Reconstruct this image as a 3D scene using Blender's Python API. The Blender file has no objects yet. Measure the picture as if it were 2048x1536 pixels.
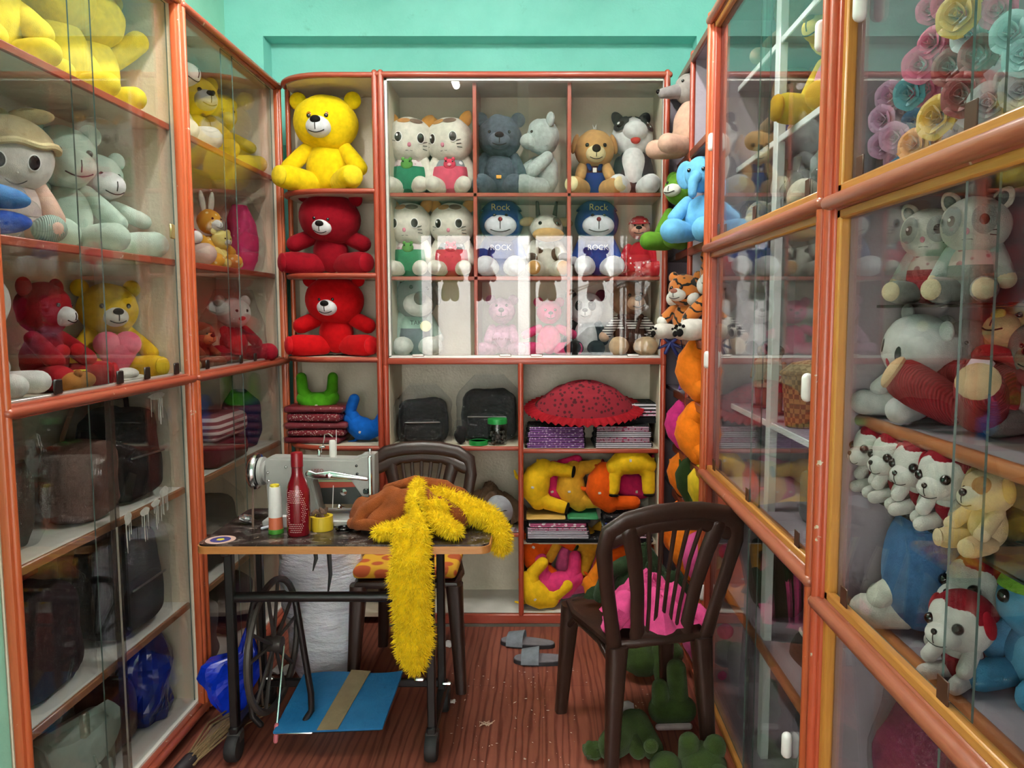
import bpy, bmesh, math, random
import numpy as np
from mathutils import Vector, Matrix, Euler, noise
random.seed(11)
PI = math.pi
sc = bpy.context.scene
COL = sc.collection

# ------------------------------------------------------------------ camera
F, CX, CY, TH, H = 1550.0, 1085.0, 768.0, math.radians(5.3), 1.5
def ray(px, py):
    u = (px - CX) / F; v = -(py - CY) / F
    return Vector((u, math.cos(TH) + v * math.sin(TH), v * math.cos(TH) - math.sin(TH)))
def atY(px, py, Y):            # where a line of sight meets the plane y = Y
    d = ray(px, py); return Vector((0, 0, H)) + d * (Y / d.y)
def atX(px, py, X):
    d = ray(px, py); return Vector((0, 0, H)) + d * (X / d.x)
def atZ(px, py, Z):
    d = ray(px, py); return Vector((0, 0, H)) + d * ((Z - H) / d.z)
cd = bpy.data.cameras.new('camera'); cam = bpy.data.objects.new('camera', cd); COL.objects.link(cam)
cam.location = (0, 0, H); cam.rotation_euler = (PI / 2 - TH, 0, 0)
cd.sensor_width = 36; cd.lens = 36 * F / 2048; cd.shift_x = -(CX - 1024) / 2048; cd.clip_start = .02
sc.camera = cam

# ------------------------------------------------------------------ materials
def lin(c):
    if isinstance(c, str):
        c = c.lstrip('#'); c = [int(c[i:i + 2], 16) / 255 for i in (0, 2, 4)]
    return tuple((x / 12.92 if x <= .04045 else ((x + .055) / 1.055) ** 2.4) for x in c) + (1,)
MC = {}
def newmat(name):
    m = bpy.data.materials.new(name); m.use_nodes = True
    nt = m.node_tree; b = nt.nodes['Principled BSDF']
    return m, nt, b
def mixcol(nt, fac, a, b):
    n = nt.nodes.new('ShaderNodeMix'); n.data_type = 'RGBA'
    if hasattr(fac, 'is_linked') or isinstance(fac, bpy.types.NodeSocket): nt.links.new(fac, n.inputs['Factor'])
    else: n.inputs['Factor'].default_value = fac
    for s, v in ((n.inputs['A'], a), (n.inputs['B'], b)):
        if isinstance(v, bpy.types.NodeSocket): nt.links.new(v, s)
        else: s.default_value = v
    return n.outputs['Result']
def noise_tex(nt, scale, detail=3, stretch=None, rough=.5, coord='Object'):
    tc = nt.nodes.new('ShaderNodeTexCoord'); mp = nt.nodes.new('ShaderNodeMapping')
    nt.links.new(tc.outputs[coord], mp.inputs[0])
    if stretch: mp.inputs['Scale'].default_value = stretch
    n = nt.nodes.new('ShaderNodeTexNoise'); n.inputs['Scale'].default_value = scale
    n.inputs['Detail'].default_value = detail; n.inputs['Roughness'].default_value = rough
    nt.links.new(mp.outputs[0], n.inputs['Vector'])
    return n.outputs['Fac'], mp
def ramp(nt, fac, a, b):
    r = nt.nodes.new('ShaderNodeMapRange'); r.inputs[1].default_value = a; r.inputs[2].default_value = b
    nt.links.new(fac, r.inputs[0]); return r.outputs[0]
def bump(nt, b, h, strength, dist=.01):
    n = nt.nodes.new('ShaderNodeBump'); n.inputs['Strength'].default_value = strength; n.inputs['Distance'].default_value = dist
    nt.links.new(h, n.inputs['Height']); nt.links.new(n.outputs[0], b.inputs['Normal'])
def attach(src, root):       # a cover built in place becomes a part of the thing it wraps
    for c in list(src.children): c.parent = root; c.matrix_parent_inverse = root.matrix_basis.inverted()
    bpy.data.objects.remove(src); return root
def shade(c, k):
    return (c[0] * k, c[1] * k, c[2] * k, 1)
def fab(hexc, rough=.95, sheen=.35, var=.16, scale=38, bs=.35):     # short-pile plush
    k = ('fab', hexc, rough, sheen, var, scale, bs)
    if k in MC: return MC[k]
    m, nt, b = newmat('plush_' + hexc.strip('#')); c = lin(hexc)
    f, _ = noise_tex(nt, scale, 4); f2, _ = noise_tex(nt, 420, 2)
    nt.links.new(mixcol(nt, ramp(nt, f, .3, .7), shade(c, 1 - var), shade(c, 1 + var * .6)), b.inputs['Base Color'])
    b.inputs['Roughness'].default_value = rough; b.inputs['Sheen Weight'].default_value = sheen
    b.inputs['Sheen Roughness'].default_value = .4; b.inputs['Sheen Tint'].default_value = tuple(min(1, x * 1.3 + .15) for x in c[:3]) + (1,)
    b.inputs['Specular IOR Level'].default_value = .15
    ad = nt.nodes.new('ShaderNodeMath'); ad.operation = 'ADD'; nt.links.new(f, ad.inputs[0]); nt.links.new(f2, ad.inputs[1])
    bump(nt, b, ad.outputs[0], bs, .006)
    MC[k] = m; return m
def pla(hexc, rough=.35, metal=0, spec=.5, bs=0, scale=60, coat=0):
    k = ('pla', hexc, rough, metal, spec, bs, scale, coat)
    if k in MC: return MC[k]
    m, nt, b = newmat('solid_' + hexc.strip('#')); c = lin(hexc)
    f, _ = noise_tex(nt, scale, 3)
    nt.links.new(mixcol(nt, f, shade(c, .9), shade(c, 1.08)), b.inputs['Base Color'])
    b.inputs['Roughness'].default_value = rough; b.inputs['Metallic'].default_value = metal
    b.inputs['Specular IOR Level'].default_value = spec; b.inputs['Coat Weight'].default_value = coat
    if bs: bump(nt, b, f, bs, .005)
    MC[k] = m; return m
def wood(hexa, hexb, axis='z', rough=.32, scale=9, bs=.1, coat=.3, wear=.0):
    k = ('wood', hexa, hexb, axis, rough, scale, wear)
    if k in MC: return MC[k]
    m, nt, b = newmat('wood_' + hexa.strip('#'))
    st = {'z': (12, 12, .7), 'y': (12, .7, 12), 'x': (.7, 12, 12)}[axis]
    f, _ = noise_tex(nt, scale * 2.2, 5, st, .6)
    c = mixcol(nt, ramp(nt, f, .15, .9), lin(hexa), lin(hexb))
    if wear:
        g, _ = noise_tex(nt, 26, 5, (1, 1, 1), .7)
        c = mixcol(nt, ramp(nt, g, 1 - wear, 1.02 - wear), c, lin('#c8b8a0'))
    nt.links.new(c, b.inputs['Base Color'])
    b.inputs['Roughness'].default_value = rough; b.inputs['Coat Weight'].default_value = coat; b.inputs['Coat Roughness'].default_value = .2
    bump(nt, b, f, bs, .003)
    MC[k] = m; return m
def paint(hexa, hexb, scale=3, rough=.7, bs=.15, stain=None):
    k = ('paint', hexa, hexb, scale, rough, stain)
    if k in MC: return MC[k]
    m, nt, b = newmat('paint_' + hexa.strip('#'))
    f, _ = noise_tex(nt, scale, 6, None, .65); g, _ = noise_tex(nt, 90, 3)
    c = mixcol(nt, ramp(nt, f, .35, .7), lin(hexa), lin(hexb))
    if stain:
        s, _ = noise_tex(nt, 7, 6, None, .75); c = mixcol(nt, ramp(nt, s, .62, .8), c, lin(stain))
    nt.links.new(c, b.inputs['Base Color']); b.inputs['Roughness'].default_value = rough
    bump(nt, b, g, bs, .004)
    MC[k] = m; return m
def glassy(name, r0=.045, tint=(.978, .978, .976, 1), rough=.0, k5=1.0, streak=0):
    # thin sheet: clear transmission plus a Fresnel-weighted mirror reflection
    m = bpy.data.materials.new(name); m.use_nodes = True; nt = m.node_tree
    for n in list(nt.nodes): nt.nodes.remove(n)
    out = nt.nodes.new('ShaderNodeOutputMaterial'); mx = nt.nodes.new('ShaderNodeMixShader')
    tr = nt.nodes.new('ShaderNodeBsdfTransparent'); tr.inputs[0].default_value = tint
    gl = nt.nodes.new('ShaderNodeBsdfGlossy'); gl.inputs['Roughness'].default_value = rough
    lw = nt.nodes.new('ShaderNodeLayerWeight'); lw.inputs['Blend'].default_value = .5
    p = nt.nodes.new('ShaderNodeMath'); p.operation = 'POWER'; p.inputs[1].default_value = 5
    nt.links.new(lw.outputs['Facing'], p.inputs[0])
    ma = nt.nodes.new('ShaderNodeMath'); ma.operation = 'MULTIPLY_ADD'; ma.inputs[1].default_value = (1 - r0) * k5; ma.inputs[2].default_value = r0
    nt.links.new(p.outputs[0], ma.inputs[0]); nt.links.new(ma.outputs[0], mx.inputs[0])
    nt.links.new(tr.outputs[0], mx.inputs[1]); nt.links.new(gl.outputs[0], mx.inputs[2])
    if streak:
        f, _ = noise_tex(nt, 60, 4); bn = nt.nodes.new('ShaderNodeBump'); bn.inputs['Strength'].default_value = streak
        bn.inputs['Distance'].default_value = .02; nt.links.new(f, bn.inputs['Height']); nt.links.new(bn.outputs[0], gl.inputs['Normal'])
    nt.links.new(mx.outputs[0], out.inputs[0]); return m
GLASS = glassy('sheet_glass')
FILM = glassy('clear_plastic_film', .045, (.93, .94, .95, 1), .04, .55, .8)
JAR = glassy('clear_plastic_jar', .06, (.86, .90, .88, 1), .03)
GEDGE = pla('#5b6f69', .15, 0, .8)
BLACK = pla('#0d0c0c', .15, 0, .6)
CHROME = pla('#d8d8d8', .18, 1)
STEEL = pla('#9a9a98', .3, 1)
WHITEPL = pla('#eceae6', .35)

# ------------------------------------------------------------------ mesh building
class M:
    def __init__(s): s.v = []; s.f = []; s.mi = []; s.T = Matrix(); s.m = 0
    def add(s, vs, fs):
        o = len(s.v); T = s.T
        s.v += [T @ Vector(p) for p in vs]; s.f += [tuple(i + o for i in f) for f in fs]; s.mi += [s.m] * len(fs); return s
    def rings(s, rs, close=True, caps=True):
        vs = [p for r in rs for p in r]; n = len(rs[0]); fs = []
        for i in range(len(rs) - 1):
            for j in range(n if close else n - 1):
                k = (j + 1) % n; fs.append((i * n + j, i * n + k, (i + 1) * n + k, (i + 1) * n + j))
        if caps and close: fs += [tuple(range(n))[::-1], tuple((len(rs) - 1) * n + j for j in range(n))]
        return s.add(vs, fs)
    def ell(s, c, r, rot=None, seg=22, ring=14, pw=1., jit=0):
        R = Euler(rot).to_matrix() if rot else Matrix.Identity(3); c = Vector(c); rs = []
        if isinstance(r, (int, float)): r = (r, r, r)
        for i in range(1, ring):
            t = PI * i / ring; row = []
            for j in range(seg):
                a = 2 * PI * j / seg
                p = [math.sin(t) * math.cos(a), math.sin(t) * math.sin(a), math.cos(t)]
                p = [math.copysign(abs(x) ** pw, x) for x in p]
                q = Vector((p[0] * r[0], p[1] * r[1], p[2] * r[2]))
                if jit: q *= 1 + jit * noise.noise(q / max(r) * 2.2 + c * 9)
                row.append(c + R @ q)
            rs.append(row)
        top = c + R @ Vector((0, 0, r[2])); bot = c - R @ Vector((0, 0, r[2]))
        n = seg; vs = [top] + [p for q in rs for p in q] + [bot]; fs = [(0, 1 + j, 1 + (j + 1) % n) for j in range(n)]
        for i in range(len(rs) - 1):
            for j in range(n): k = (j + 1) % n; fs.append((1 + i * n + j, 1 + (i + 1) * n + j, 1 + (i + 1) * n + k, 1 + i * n + k))
        L = 1 + (len(rs) - 1) * n; e = len(vs) - 1; fs += [(L + j, e, L + (j + 1) % n) for j in range(n)]
        return s.add(vs, fs)
    def path(s, pts, rad, seg=12, round_ends=True, flat=None, jit=0, closed=False):
        pts = [Vector(p) for p in pts]; n = len(pts)
        rad = list(rad) if hasattr(rad, '__len__') else [rad] * n
        prev = None; P = []; R = []; Tn = []
        for i in range(n):
            if closed: t = pts[(i + 1) % n] - pts[i - 1]
            else: t = pts[min(i + 1, n - 1)] - pts[max(i - 1, 0)]
            Tn.append(t.normalized())
        st = [(pts[i], rad[i], Tn[i]) for i in range(n)]
        if round_ends and not closed:
            a = [(pts[0] - Tn[0] * rad[0] * math.sin(k), rad[0] * math.cos(k), Tn[0]) for k in (1.5, 1.15, .8, .4)]
            b = [(pts[-1] + Tn[-1] * rad[-1] * math.sin(k), rad[-1] * math.cos(k), Tn[-1]) for k in (.4, .8, 1.15, 1.5)]
            st = a + st + b
        rs = []; u = None
        for p, r, t in st:
            if u is None:
                u = t.orthogonal().normalized()
                if flat is not None and Vector(flat[:3]).cross(t).length > 1e-4: u = Vector(flat[:3]).cross(t).normalized()
            if flat is not None:
                q = Vector(flat[:3]).cross(t)
                if q.length > .12: u = q.normalized() * (1 if q.dot(u) >= 0 else -1)
            u = (u - t * u.dot(t)).normalized(); w = t.cross(u); row = []
            for j in range(seg):
                a = 2 * PI * j / seg; q = u * math.cos(a) * r + w * math.sin(a) * r * (1 if not isinstance(flat, tuple) or len(flat) < 4 else flat[3])
                if jit: q *= 1 + jit * noise.noise((p + q) * 30)
                row.append(p + q)
            rs.append(row)
        if closed: rs.append(rs[0]); return s.rings(rs, True, False)
        return s.rings(rs)
    def cap(s, a, b, ra, rb, seg=16, bulge=0, jit=0):
        a = Vector(a); b = Vector(b); n = 6
        pts = [a.lerp(b, i / (n - 1)) for i in range(n)]
        rad = [(ra + (rb - ra) * i / (n - 1)) * (1 + bulge * math.sin(PI * i / (n - 1))) for i in range(n)]
        return s.path(pts, rad, seg, True, None, jit)
    def box(s, x0, x1, y0, y1, z0, z1, bev=0.0, seg=1):
        if bev <= 0:
            vs = [(x, y, z) for x in (x0, x1) for y in (y0, y1) for z in (z0, z1)]
            return s.add(vs, [(0, 1, 3, 2), (4, 6, 7, 5), (0, 4, 5, 1), (2, 3, 7, 6), (0, 2, 6, 4), (1, 5, 7, 3)])
        bm = bmesh.new(); bmesh.ops.create_cube(bm, size=1)
        for v in bm.verts: v.co = ((x0 + x1) / 2 + v.co.x * (x1 - x0), (y0 + y1) / 2 + v.co.y * (y1 - y0), (z0 + z1) / 2 + v.co.z * (z1 - z0))
        bmesh.ops.bevel(bm, geom=list(bm.edges), offset=min(bev, .49 * min(abs(x1 - x0), abs(y1 - y0), abs(z1 - z0))), segments=seg, affect='EDGES', profile=.5)
        bm.verts.index_update(); s.add([v.co.copy() for v in bm.verts], [tuple(v.index for v in f.verts) for f in bm.faces]); bm.free(); return s
    def lathe(s, prof, c=(0, 0, 0), seg=28, axis='z', caps=True):
        rs = []
        for r, h in prof:
            row = []
            for j in range(seg):
                a = 2 * PI * j / seg; x, y = r * math.cos(a), r * math.sin(a)
                q = {'z': (x, y, h), 'y': (x, h, y), 'x': (h, x, y)}[axis]
                row.append(Vector(c) + Vector(q))
            rs.append(row)
        return s.rings(rs, True, caps)
    def torus(s, c, R, r, rot=None, seg=28, ring=10):
        E = Euler(rot).to_matrix() if rot else Matrix.Identity(3)
        return s.path([Vector(c) + E @ Vector((R * math.cos(2 * PI * i / seg), R * math.sin(2 * PI * i / seg), 0)) for i in range(seg)], r, ring, False, None, 0, True)
    def prism(s, poly, d0, d1, plane='xz', side=True):      # polygon extruded along the third axis
        g = {'xz': lambda a, b, d: (a, d, b), 'xy': lambda a, b, d: (a, b, d), 'yz': lambda a, b, d: (d, a, b)}[plane]
        n = len(poly); vs = [g(a, b, d0) for a, b in poly] + [g(a, b, d1) for a, b in poly]
        fs = [tuple(range(n)), tuple(range(2 * n - 1, n - 1, -1))] + [(i, i + n, (i + 1) % n + n, (i + 1) % n) for i in range(n)]
        return s.add(vs, fs)
    def grid(s, nu, nv, fn, th=0):
        vs = [Vector(fn(i / (nu - 1), j / (nv - 1))) for i in range(nu) for j in range(nv)]
        fs = [(i * nv + j, (i + 1) * nv + j, (i + 1) * nv + j + 1, i * nv + j + 1) for i in range(nu - 1) for j in range(nv - 1)]
        if th:
            nr = [Vector() for _ in vs]
            for f in fs:
                k = (vs[f[1]] - vs[f[0]]).cross(vs[f[3]] - vs[f[0]])
                for i in f: nr[i] += k
            N = len(vs); vs = vs + [v - n.normalized() * th if n.length > 1e-12 else v.copy() for v, n in zip(vs, nr)]
            fs = fs + [tuple(i + N for i in f[::-1]) for f in fs]
            bd = [(i, i + 1) for i in range(nv - 1)][::-1] ; ed = []
            ed += [(j + 1, j) for j in range(nv - 1)] + [((nu - 1) * nv + j, (nu - 1) * nv + j + 1) for j in range(nv - 1)]
            ed += [(i * nv, (i + 1) * nv) for i in range(nu - 1)] + [((i + 1) * nv + nv - 1, i * nv + nv - 1) for i in range(nu - 1)]
            fs += [(b, a, a + N, b + N)[::-1] for a, b in ed]
        return s.add(vs, fs)
def obj(name, m, mat, parent=None, smooth=True, **kw):
    me = bpy.data.meshes.new(name); me.from_pydata([tuple(v) for v in m.v], [], m.f)
    mats = mat if isinstance(mat, (list, tuple)) else [mat]
    for x in mats: me.materials.append(x)
    if len(mats) > 1: me.polygons.foreach_set('material_index', m.mi)
    bm = bmesh.new(); bm.from_mesh(me); bmesh.ops.recalc_face_normals(bm, faces=bm.faces); bm.to_mesh(me); bm.free()
    if smooth:
        me.shade_smooth()
        if smooth != 'all':
            try: me.set_sharp_from_angle(angle=math.radians(42))
            except Exception: pass
    o = bpy.data.objects.new(name, me); COL.objects.link(o)
    if parent: o.parent = parent
    for k, v in kw.items(): o[k] = v
    return o
def thing(name, label, cat, loc=(0, 0, 0), rot=(0, 0, 0), group=None, sc_=1):
    o = bpy.data.objects.new(name, None); COL.objects.link(o); o.location = loc; o.empty_display_size = .05
    o.rotation_euler = rot if hasattr(rot, '__len__') else (0, 0, rot); o.scale = (sc_,) * 3
    o['label'] = label; o['category'] = cat
    if group: o['group'] = group
    return o
def tag(o, label, cat, group=None):
    o['label'] = label; o['category'] = cat
    if group: o['group'] = group
    return o
def kids(o):
    out = []
    for c in o.children: out += [c] + kids(c)
    return out
def worldmin(root):
    W = root.matrix_basis; lo = np.array([1e9] * 3); hi = -lo
    def rec(o, mw):
        nonlocal lo, hi
        if o.type == 'MESH' and len(o.data.vertices):
            a = np.empty(len(o.data.vertices) * 3, dtype=np.float32); o.data.vertices.foreach_get('co', a)
            w = np.array(mw); p = a.reshape(-1, 3) @ w[:3, :3].T + w[:3, 3]
            lo = np.minimum(lo, p.min(0)); hi = np.maximum(hi, p.max(0))
        for c in o.children: rec(c, mw @ c.matrix_basis)
    rec(root, W); return lo, hi
def settle(root, z, gap=.002):      # lower or lift a thing until it rests on height z
    lo, hi = worldmin(root); root.location.z += z + gap - lo[2]; return root
def copy_tree(o, parent=None):
    c = o.copy(); COL.objects.link(c)
    if parent: c.parent = parent
    for ch in o.children: copy_tree(ch, c)
    return c
def text_mesh(txt, size, mat, parent, name, loc, rot, ext=.0008, align='CENTER'):
    cu = bpy.data.curves.new(name, 'FONT'); cu.body = txt; cu.size = size; cu.extrude = ext; cu.align_x = align; cu.align_y = 'CENTER'
    t = bpy.data.objects.new(name, cu); COL.objects.link(t)
    dg = bpy.context.evaluated_depsgraph_get(); me = bpy.data.meshes.new_from_object(t.evaluated_get(dg))
    bpy.data.objects.remove(t); me.materials.clear(); me.materials.append(mat)
    o = bpy.data.objects.new(name, me); COL.objects.link(o); o.parent = parent; o.location = loc; o.rotation_euler = rot
    return o
# ------------------------------------------------------------------ room
XL, XR, YB, ZT = -1.26, .617, 3.6, 2.572
TEAL = paint('#84d0c4', '#95ddd2', 2.2, .75, .25, '#74b5a6')
TEALW = paint('#8fd0b8', '#9adbc4', 3, .75, .2)
def ZB(py): return atY(CX, py, YB).z
def XB(px): return atY(px, 650, YB).x
def floor_mat():
    m, nt, b = newmat('floor_wood_vinyl')
    f, mp = noise_tex(nt, 5.5, 4, (11, .8, 1), .55)
    w = nt.nodes.new('ShaderNodeTexWave'); w.wave_type = 'RINGS'; w.rings_direction = 'Y'; w.inputs['Scale'].default_value = 2.2
    w.inputs['Distortion'].default_value = 9; w.inputs['Detail'].default_value = 3; w.inputs['Detail Scale'].default_value = 1.2
    tc = nt.nodes.new('ShaderNodeTexCoord'); m2 = nt.nodes.new('ShaderNodeMapping'); m2.inputs['Scale'].default_value = (5, .5, 1)
    nt.links.new(tc.outputs['Object'], m2.inputs[0]); nt.links.new(m2.outputs[0], w.inputs['Vector'])
    c = mixcol(nt, ramp(nt, f, .2, .8), lin('#84483a'), lin('#9c5b47'))
    c = mixcol(nt, ramp(nt, w.outputs['Fac'], .6, 1.0), c, lin('#713a2d'))
    # plank seams across x and dusty scuffs
    br = nt.nodes.new('ShaderNodeTexBrick'); br.inputs['Scale'].default_value = 1; br.inputs['Mortar Size'].default_value = .0025
    br.inputs['Brick Width'].default_value = 1.2; br.inputs['Row Height'].default_value = .19; br.inputs['Color1'].default_value = (1, 1, 1, 1); br.inputs['Color2'].default_value = (.82, .82, .82, 1)
    br.inputs['Mortar'].default_value = (.35, .3, .3, 1)
    m3 = nt.nodes.new('ShaderNodeMapping'); m3.inputs['Rotation'].default_value = (0, 0, PI / 2); nt.links.new(tc.outputs['Object'], m3.inputs[0]); nt.links.new(m3.outputs[0], br.inputs['Vector'])
    mu = nt.nodes.new('ShaderNodeMix'); mu.data_type = 'RGBA'; mu.blend_type = 'MULTIPLY'; mu.inputs['Factor'].default_value = .4
    nt.links.new(c, mu.inputs['A']); nt.links.new(br.outputs['Color'], mu.inputs['B'])
    d, _ = noise_tex(nt, 75, 3, (1, .6, 1), .8)
    c = mixcol(nt, ramp(nt, d, .715, .76), mu.outputs['Result'], lin('#b99c86'))
    nt.links.new(c, b.inputs['Base Color']); b.inputs['Roughness'].default_value = .42; b.inputs['Specular IOR Level'].default_value = .45
    bump(nt, b, f, .12, .003); return m
def struct(name, m, mat): return obj(name, m, mat, None, True, kind='structure')
struct('floor', M().box(-1.7, 1.1, -.9, 4.2, -.06, 0), floor_mat())
struct('ceiling', M().box(-1.75, 1.15, -1.0, 4.3, 3.2, 3.3), paint('#e9e4da', '#f1ede4', 3))
struct('wall_left', M().box(-1.72, -1.6, 1.77, 4.3, 0, 3.2).box(-1.72, -1.275, -.9, 1.77, 0, 3.2), TEALW)
struct('wall_right', M().box(.975, 1.1, -.9, 4.3, 0, 3.2), TEALW)
wb = M().box(-1.6, .975, 4.17, 4.3, 0, 2.9).box(-1.6, .975, 4.05, 4.3, 2.885, 3.2)
xr0, xr1 = atY(527, 110, 4.05).x, atY(1393, 110, 4.05).x
wb.box(-1.6, xr0, 4.05, 4.17, 0, 2.885).box(xr1, .975, 4.05, 4.17, 0, 2.885)
struct('wall_back', wb, TEAL)
struct('trim_1', M().box(-1.6, .975, 4.02, 4.05, 3.085, 3.2, .006), paint('#6d2f30', '#7c3a38', 6, .5))
struct('wall_front', M().box(-1.75, -1.28, -1.05, -.9, 0, 3.2).box(.86, 1.15, -1.05, -.9, 0, 3.2).box(-1.28, .86, -1.05, -.9, 2.3, 3.2), TEALW)
for k, x in enumerate((-1.12, -.72, -.10, .34)): struct('door_%d' % (k + 1), M().box(x - .03, x + .03, -.93, -.87, 0, 2.3, .006), paint('#6f655c', '#857a70', 6))
# street outside the open shop front (seen mirrored in the glass)
struct('ground', M().box(-14, 14, -16, -.9, -.12, -.03), paint('#a9a59d', '#b9b5ad', 2))
struct('wall_street', M().box(-14, 14, -9.2, -9, -.03, 5).box(-14, 14, -9, -8.9, 2.6, 2.9), paint('#e8e6e0', '#f4f2ec', 1.5))
def tube_light(name, x, y, z, L, label, cold):
    t = thing(name, label, 'ceiling light', (x, y, z)); m, nt, b = newmat('lamp_tube_glow'); b.inputs['Emission Color'].default_value = cold; b.inputs['Emission Strength'].default_value = EM
    b.inputs['Base Color'].default_value = (.9, .9, .9, 1)
    obj('lamp_housing', M().box(-.03, .03, -L / 2, L / 2, .02, .05, .004), WHITEPL, t)
    obj('diffuser', M().path([(0, -L / 2 + .01, 0), (0, L / 2 - .01, 0)], .024, 14), m, t); return t
EM = 100
tube_light('ceiling_light', -.63, 1.45, 3.15, .16, 'short white tube lamp on the ceiling in front of the glass case', (1, .97, .92, 1))
EM = 95
tube_light('ceiling_light', -.85, 2.35, 3.15, .8, 'added unseen fill tube on the ceiling above the aisle, by the cream cabinets', (1, .98, .95, 1))  # added fill lamp, out of view, brightens the interior
tube_light('ceiling_light', .25, 2.35, 3.15, .8, 'added unseen fill tube on the ceiling above the aisle, by the lilac cabinets', (1, .98, .95, 1))  # second added fill lamp, set where the back glass doesn't mirror it
w = bpy.data.worlds.new('sky'); sc.world = w; w.use_nodes = True
bg = w.node_tree.nodes['Background']; bg.inputs[0].default_value = (.97, .97, 1, 1); bg.inputs[1].default_value = 5.2
sd = bpy.data.lights.new('sun', 'SUN'); sd.energy = 4.0; sd.angle = .02; sd.color = (1, .96, .9)
so = bpy.data.objects.new('sun', sd); COL.objects.link(so); so.rotation_euler = (math.radians(-42), 0, math.radians(-14))
pd_ = bpy.data.lights.new('doorway_portal', 'AREA'); pd_.shape = 'RECTANGLE'; pd_.size = 2.14; pd_.size_y = 2.3; pd_.cycles.is_portal = True
po = bpy.data.objects.new('doorway_portal', pd_); COL.objects.link(po); po.location = (-.21, -.93, 1.15); po.rotation_euler = (PI / 2, 0, PI) if 0 else (-PI / 2, 0, 0) if 0 else (PI / 2, 0, 0)
# dried paint and tape on the lower panes
TAPE = glassy('dusty_tape', .10, (.70, .68, .64, 1), .3, .6, .4); PAINTW = paint('#9c9a92', '#b4b2a8', 30, .7)
vs = sc.view_settings; vs.view_transform = 'Standard'; vs.look = 'None'; vs.gamma = 1; vs.exposure = .95; vs.use_curve_mapping = False
cy = sc.cycles; cy.transparent_max_bounces = 40; cy.max_bounces = 6; cy.glossy_bounces = 2; cy.diffuse_bounces = 3; cy.transmission_bounces = 4; cy.use_denoising = True; cy.use_adaptive_sampling = True; cy.adaptive_threshold = .07; cy.adaptive_min_samples = 16; cy.time_limit = 1000
cy.caustics_reflective = False; cy.caustics_refractive = False; cy.sample_clamp_indirect = 6

# ------------------------------------------------------------------ cabinets
WZ = wood('#9c3b29', '#b04c33', 'z'); WY = wood('#964332', '#ab553b', 'y', wear=.34); WX = wood('#9a3f2e', '#ab4d37', 'x')
WZO = wood('#b54e2e', '#c4673a', 'z', wear=.32); AMZ = wood('#b9762f', '#d09442', 'z'); AMY = wood('#b27030', '#cf9448', 'y')
RAILR = wood('#96503c', '#b36c50', 'y', wear=.33)
DKW = wood('#6a3022', '#84402c', 'y')
CREAM = paint('#d8cbb2', '#e3d8c2', 5, .55, .35); LILAC = paint('#a79ca6', '#b4aab2', 6, .6, .2); WHSH = paint('#d9d6cc', '#e6e3da', 8, .6, .2)
ALU = pla('#cfcac4', .35, .6, bs=.2)
def pane(parent, x0, x1, y0, y1, z0, z1, name='glass_door'):
    p = M().box(x0, x1, y0, y1, z0, z1)
    dx, dy, dz = x1 - x0, y1 - y0, z1 - z0; thin = 0 if dx < dy else 1
    me = obj(name, p, [GLASS, GEDGE], parent, False)
    for f in me.data.polygons: f.material_index = 0 if abs(f.normal[thin]) > .9 else 1
    return me
def handle_oval(parent, c, ax, h=.075, w=.017):
    m = M(); c = Vector(c)
    pts = [c + Vector((0, 0, -h / 2 + w)), c, c + Vector((0, 0, h / 2 - w))]
    m.path(pts, w * .8, 14, True); o = obj('pull_handle', m, WHITEPL, parent); return o
# --- cream cabinets along the left wall
def left_cabinet(y0, y1, label, shelves, split, near_end):
    t = thing('display_cabinet', label, 'cabinet', (0, 0, 0)); xb = -1.595; xf = XL
    obj('back_panel', M().box(xb, xb + .012, y0, y1, .06, ZT), CREAM, t)
    for ya, yb in ((y0, y0 + .016), (y1 - .016, y1)): obj('side_panel', M().box(xb + .012, xf - .012, ya, yb, .06, ZT), CREAM, t)
    obj('top_panel', M().box(xb, xf - .012, y0, y1, ZT - .02, ZT), CREAM, t)
    obj('bottom_panel', M().box(xb, xf - .012, y0, y1, .05, .072), WHSH, t)
    for z, white in shelves:
        s = obj('shelf', M().box(xb + .012, xf - .045, y0 + .016, y1 - .016, z - .018, z), WHSH if white else CREAM, t)
        obj('shelf_lip', M().box(xf - .045, xf - .033, y0 + .016, y1 - .016, z - .024, z, .003), wood('#8a5a3c', '#a87650', 'y') if white else WY, s)
    for ya, yb in ((y0, y0 + .036), (y1 - .036, y1)):
        obj('corner_post', M().box(xf - .012, xf + .012, ya, yb, .03, ZT, .006, 2).path([(xf + .012, (ya + yb) / 2, .03), (xf + .012, (ya + yb) / 2, ZT)], .009, 10), WZO, t)
    for z0, z1, nm in ((ZT - .03, ZT + .005, 'top_rail'), (1.245, 1.282, 'middle_rail'), (.03, .065, 'bottom_rail')):
        obj(nm, M().box(xf - .014, xf + .008, y0 + .036, y1 - .036, z0, z1, .005, 2).path([(xf + .014, y0 + .02, (z0 + z1) / 2), (xf + .014, y1 - .02, (z0 + z1) / 2)], .013, 12), WY, t)
    obj('inner_track', M().box(xf - .034, xf - .014, y0 + .036, y1 - .036, 1.27, 1.288, .002), ALU, t)
    for za, zb in ((1.29, ZT - .025), (.068, 1.243)):
        pane(t, xf - .018, xf - .014, y0 + .03, split + .05, za, zb); pane(t, xf - .028, xf - .024, split - .04, y1 - .03, za, zb)
    return t
cabL1 = left_cabinet(1.775, 2.775, 'cream lined glass display cabinet with yellow toys on top and bags below', [(2.15, 0), (1.685, 0), (.87, 1), (.44, 1)], 2.22, True)
for y in (2.02, 2.32, 2.48, 2.68): obj('door_stopper', M().box(XL - .012, XL - .006, y - .018, y + .018, 1.285, 1.325, .003), pla('#1a1513', .4), cabL1)
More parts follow.
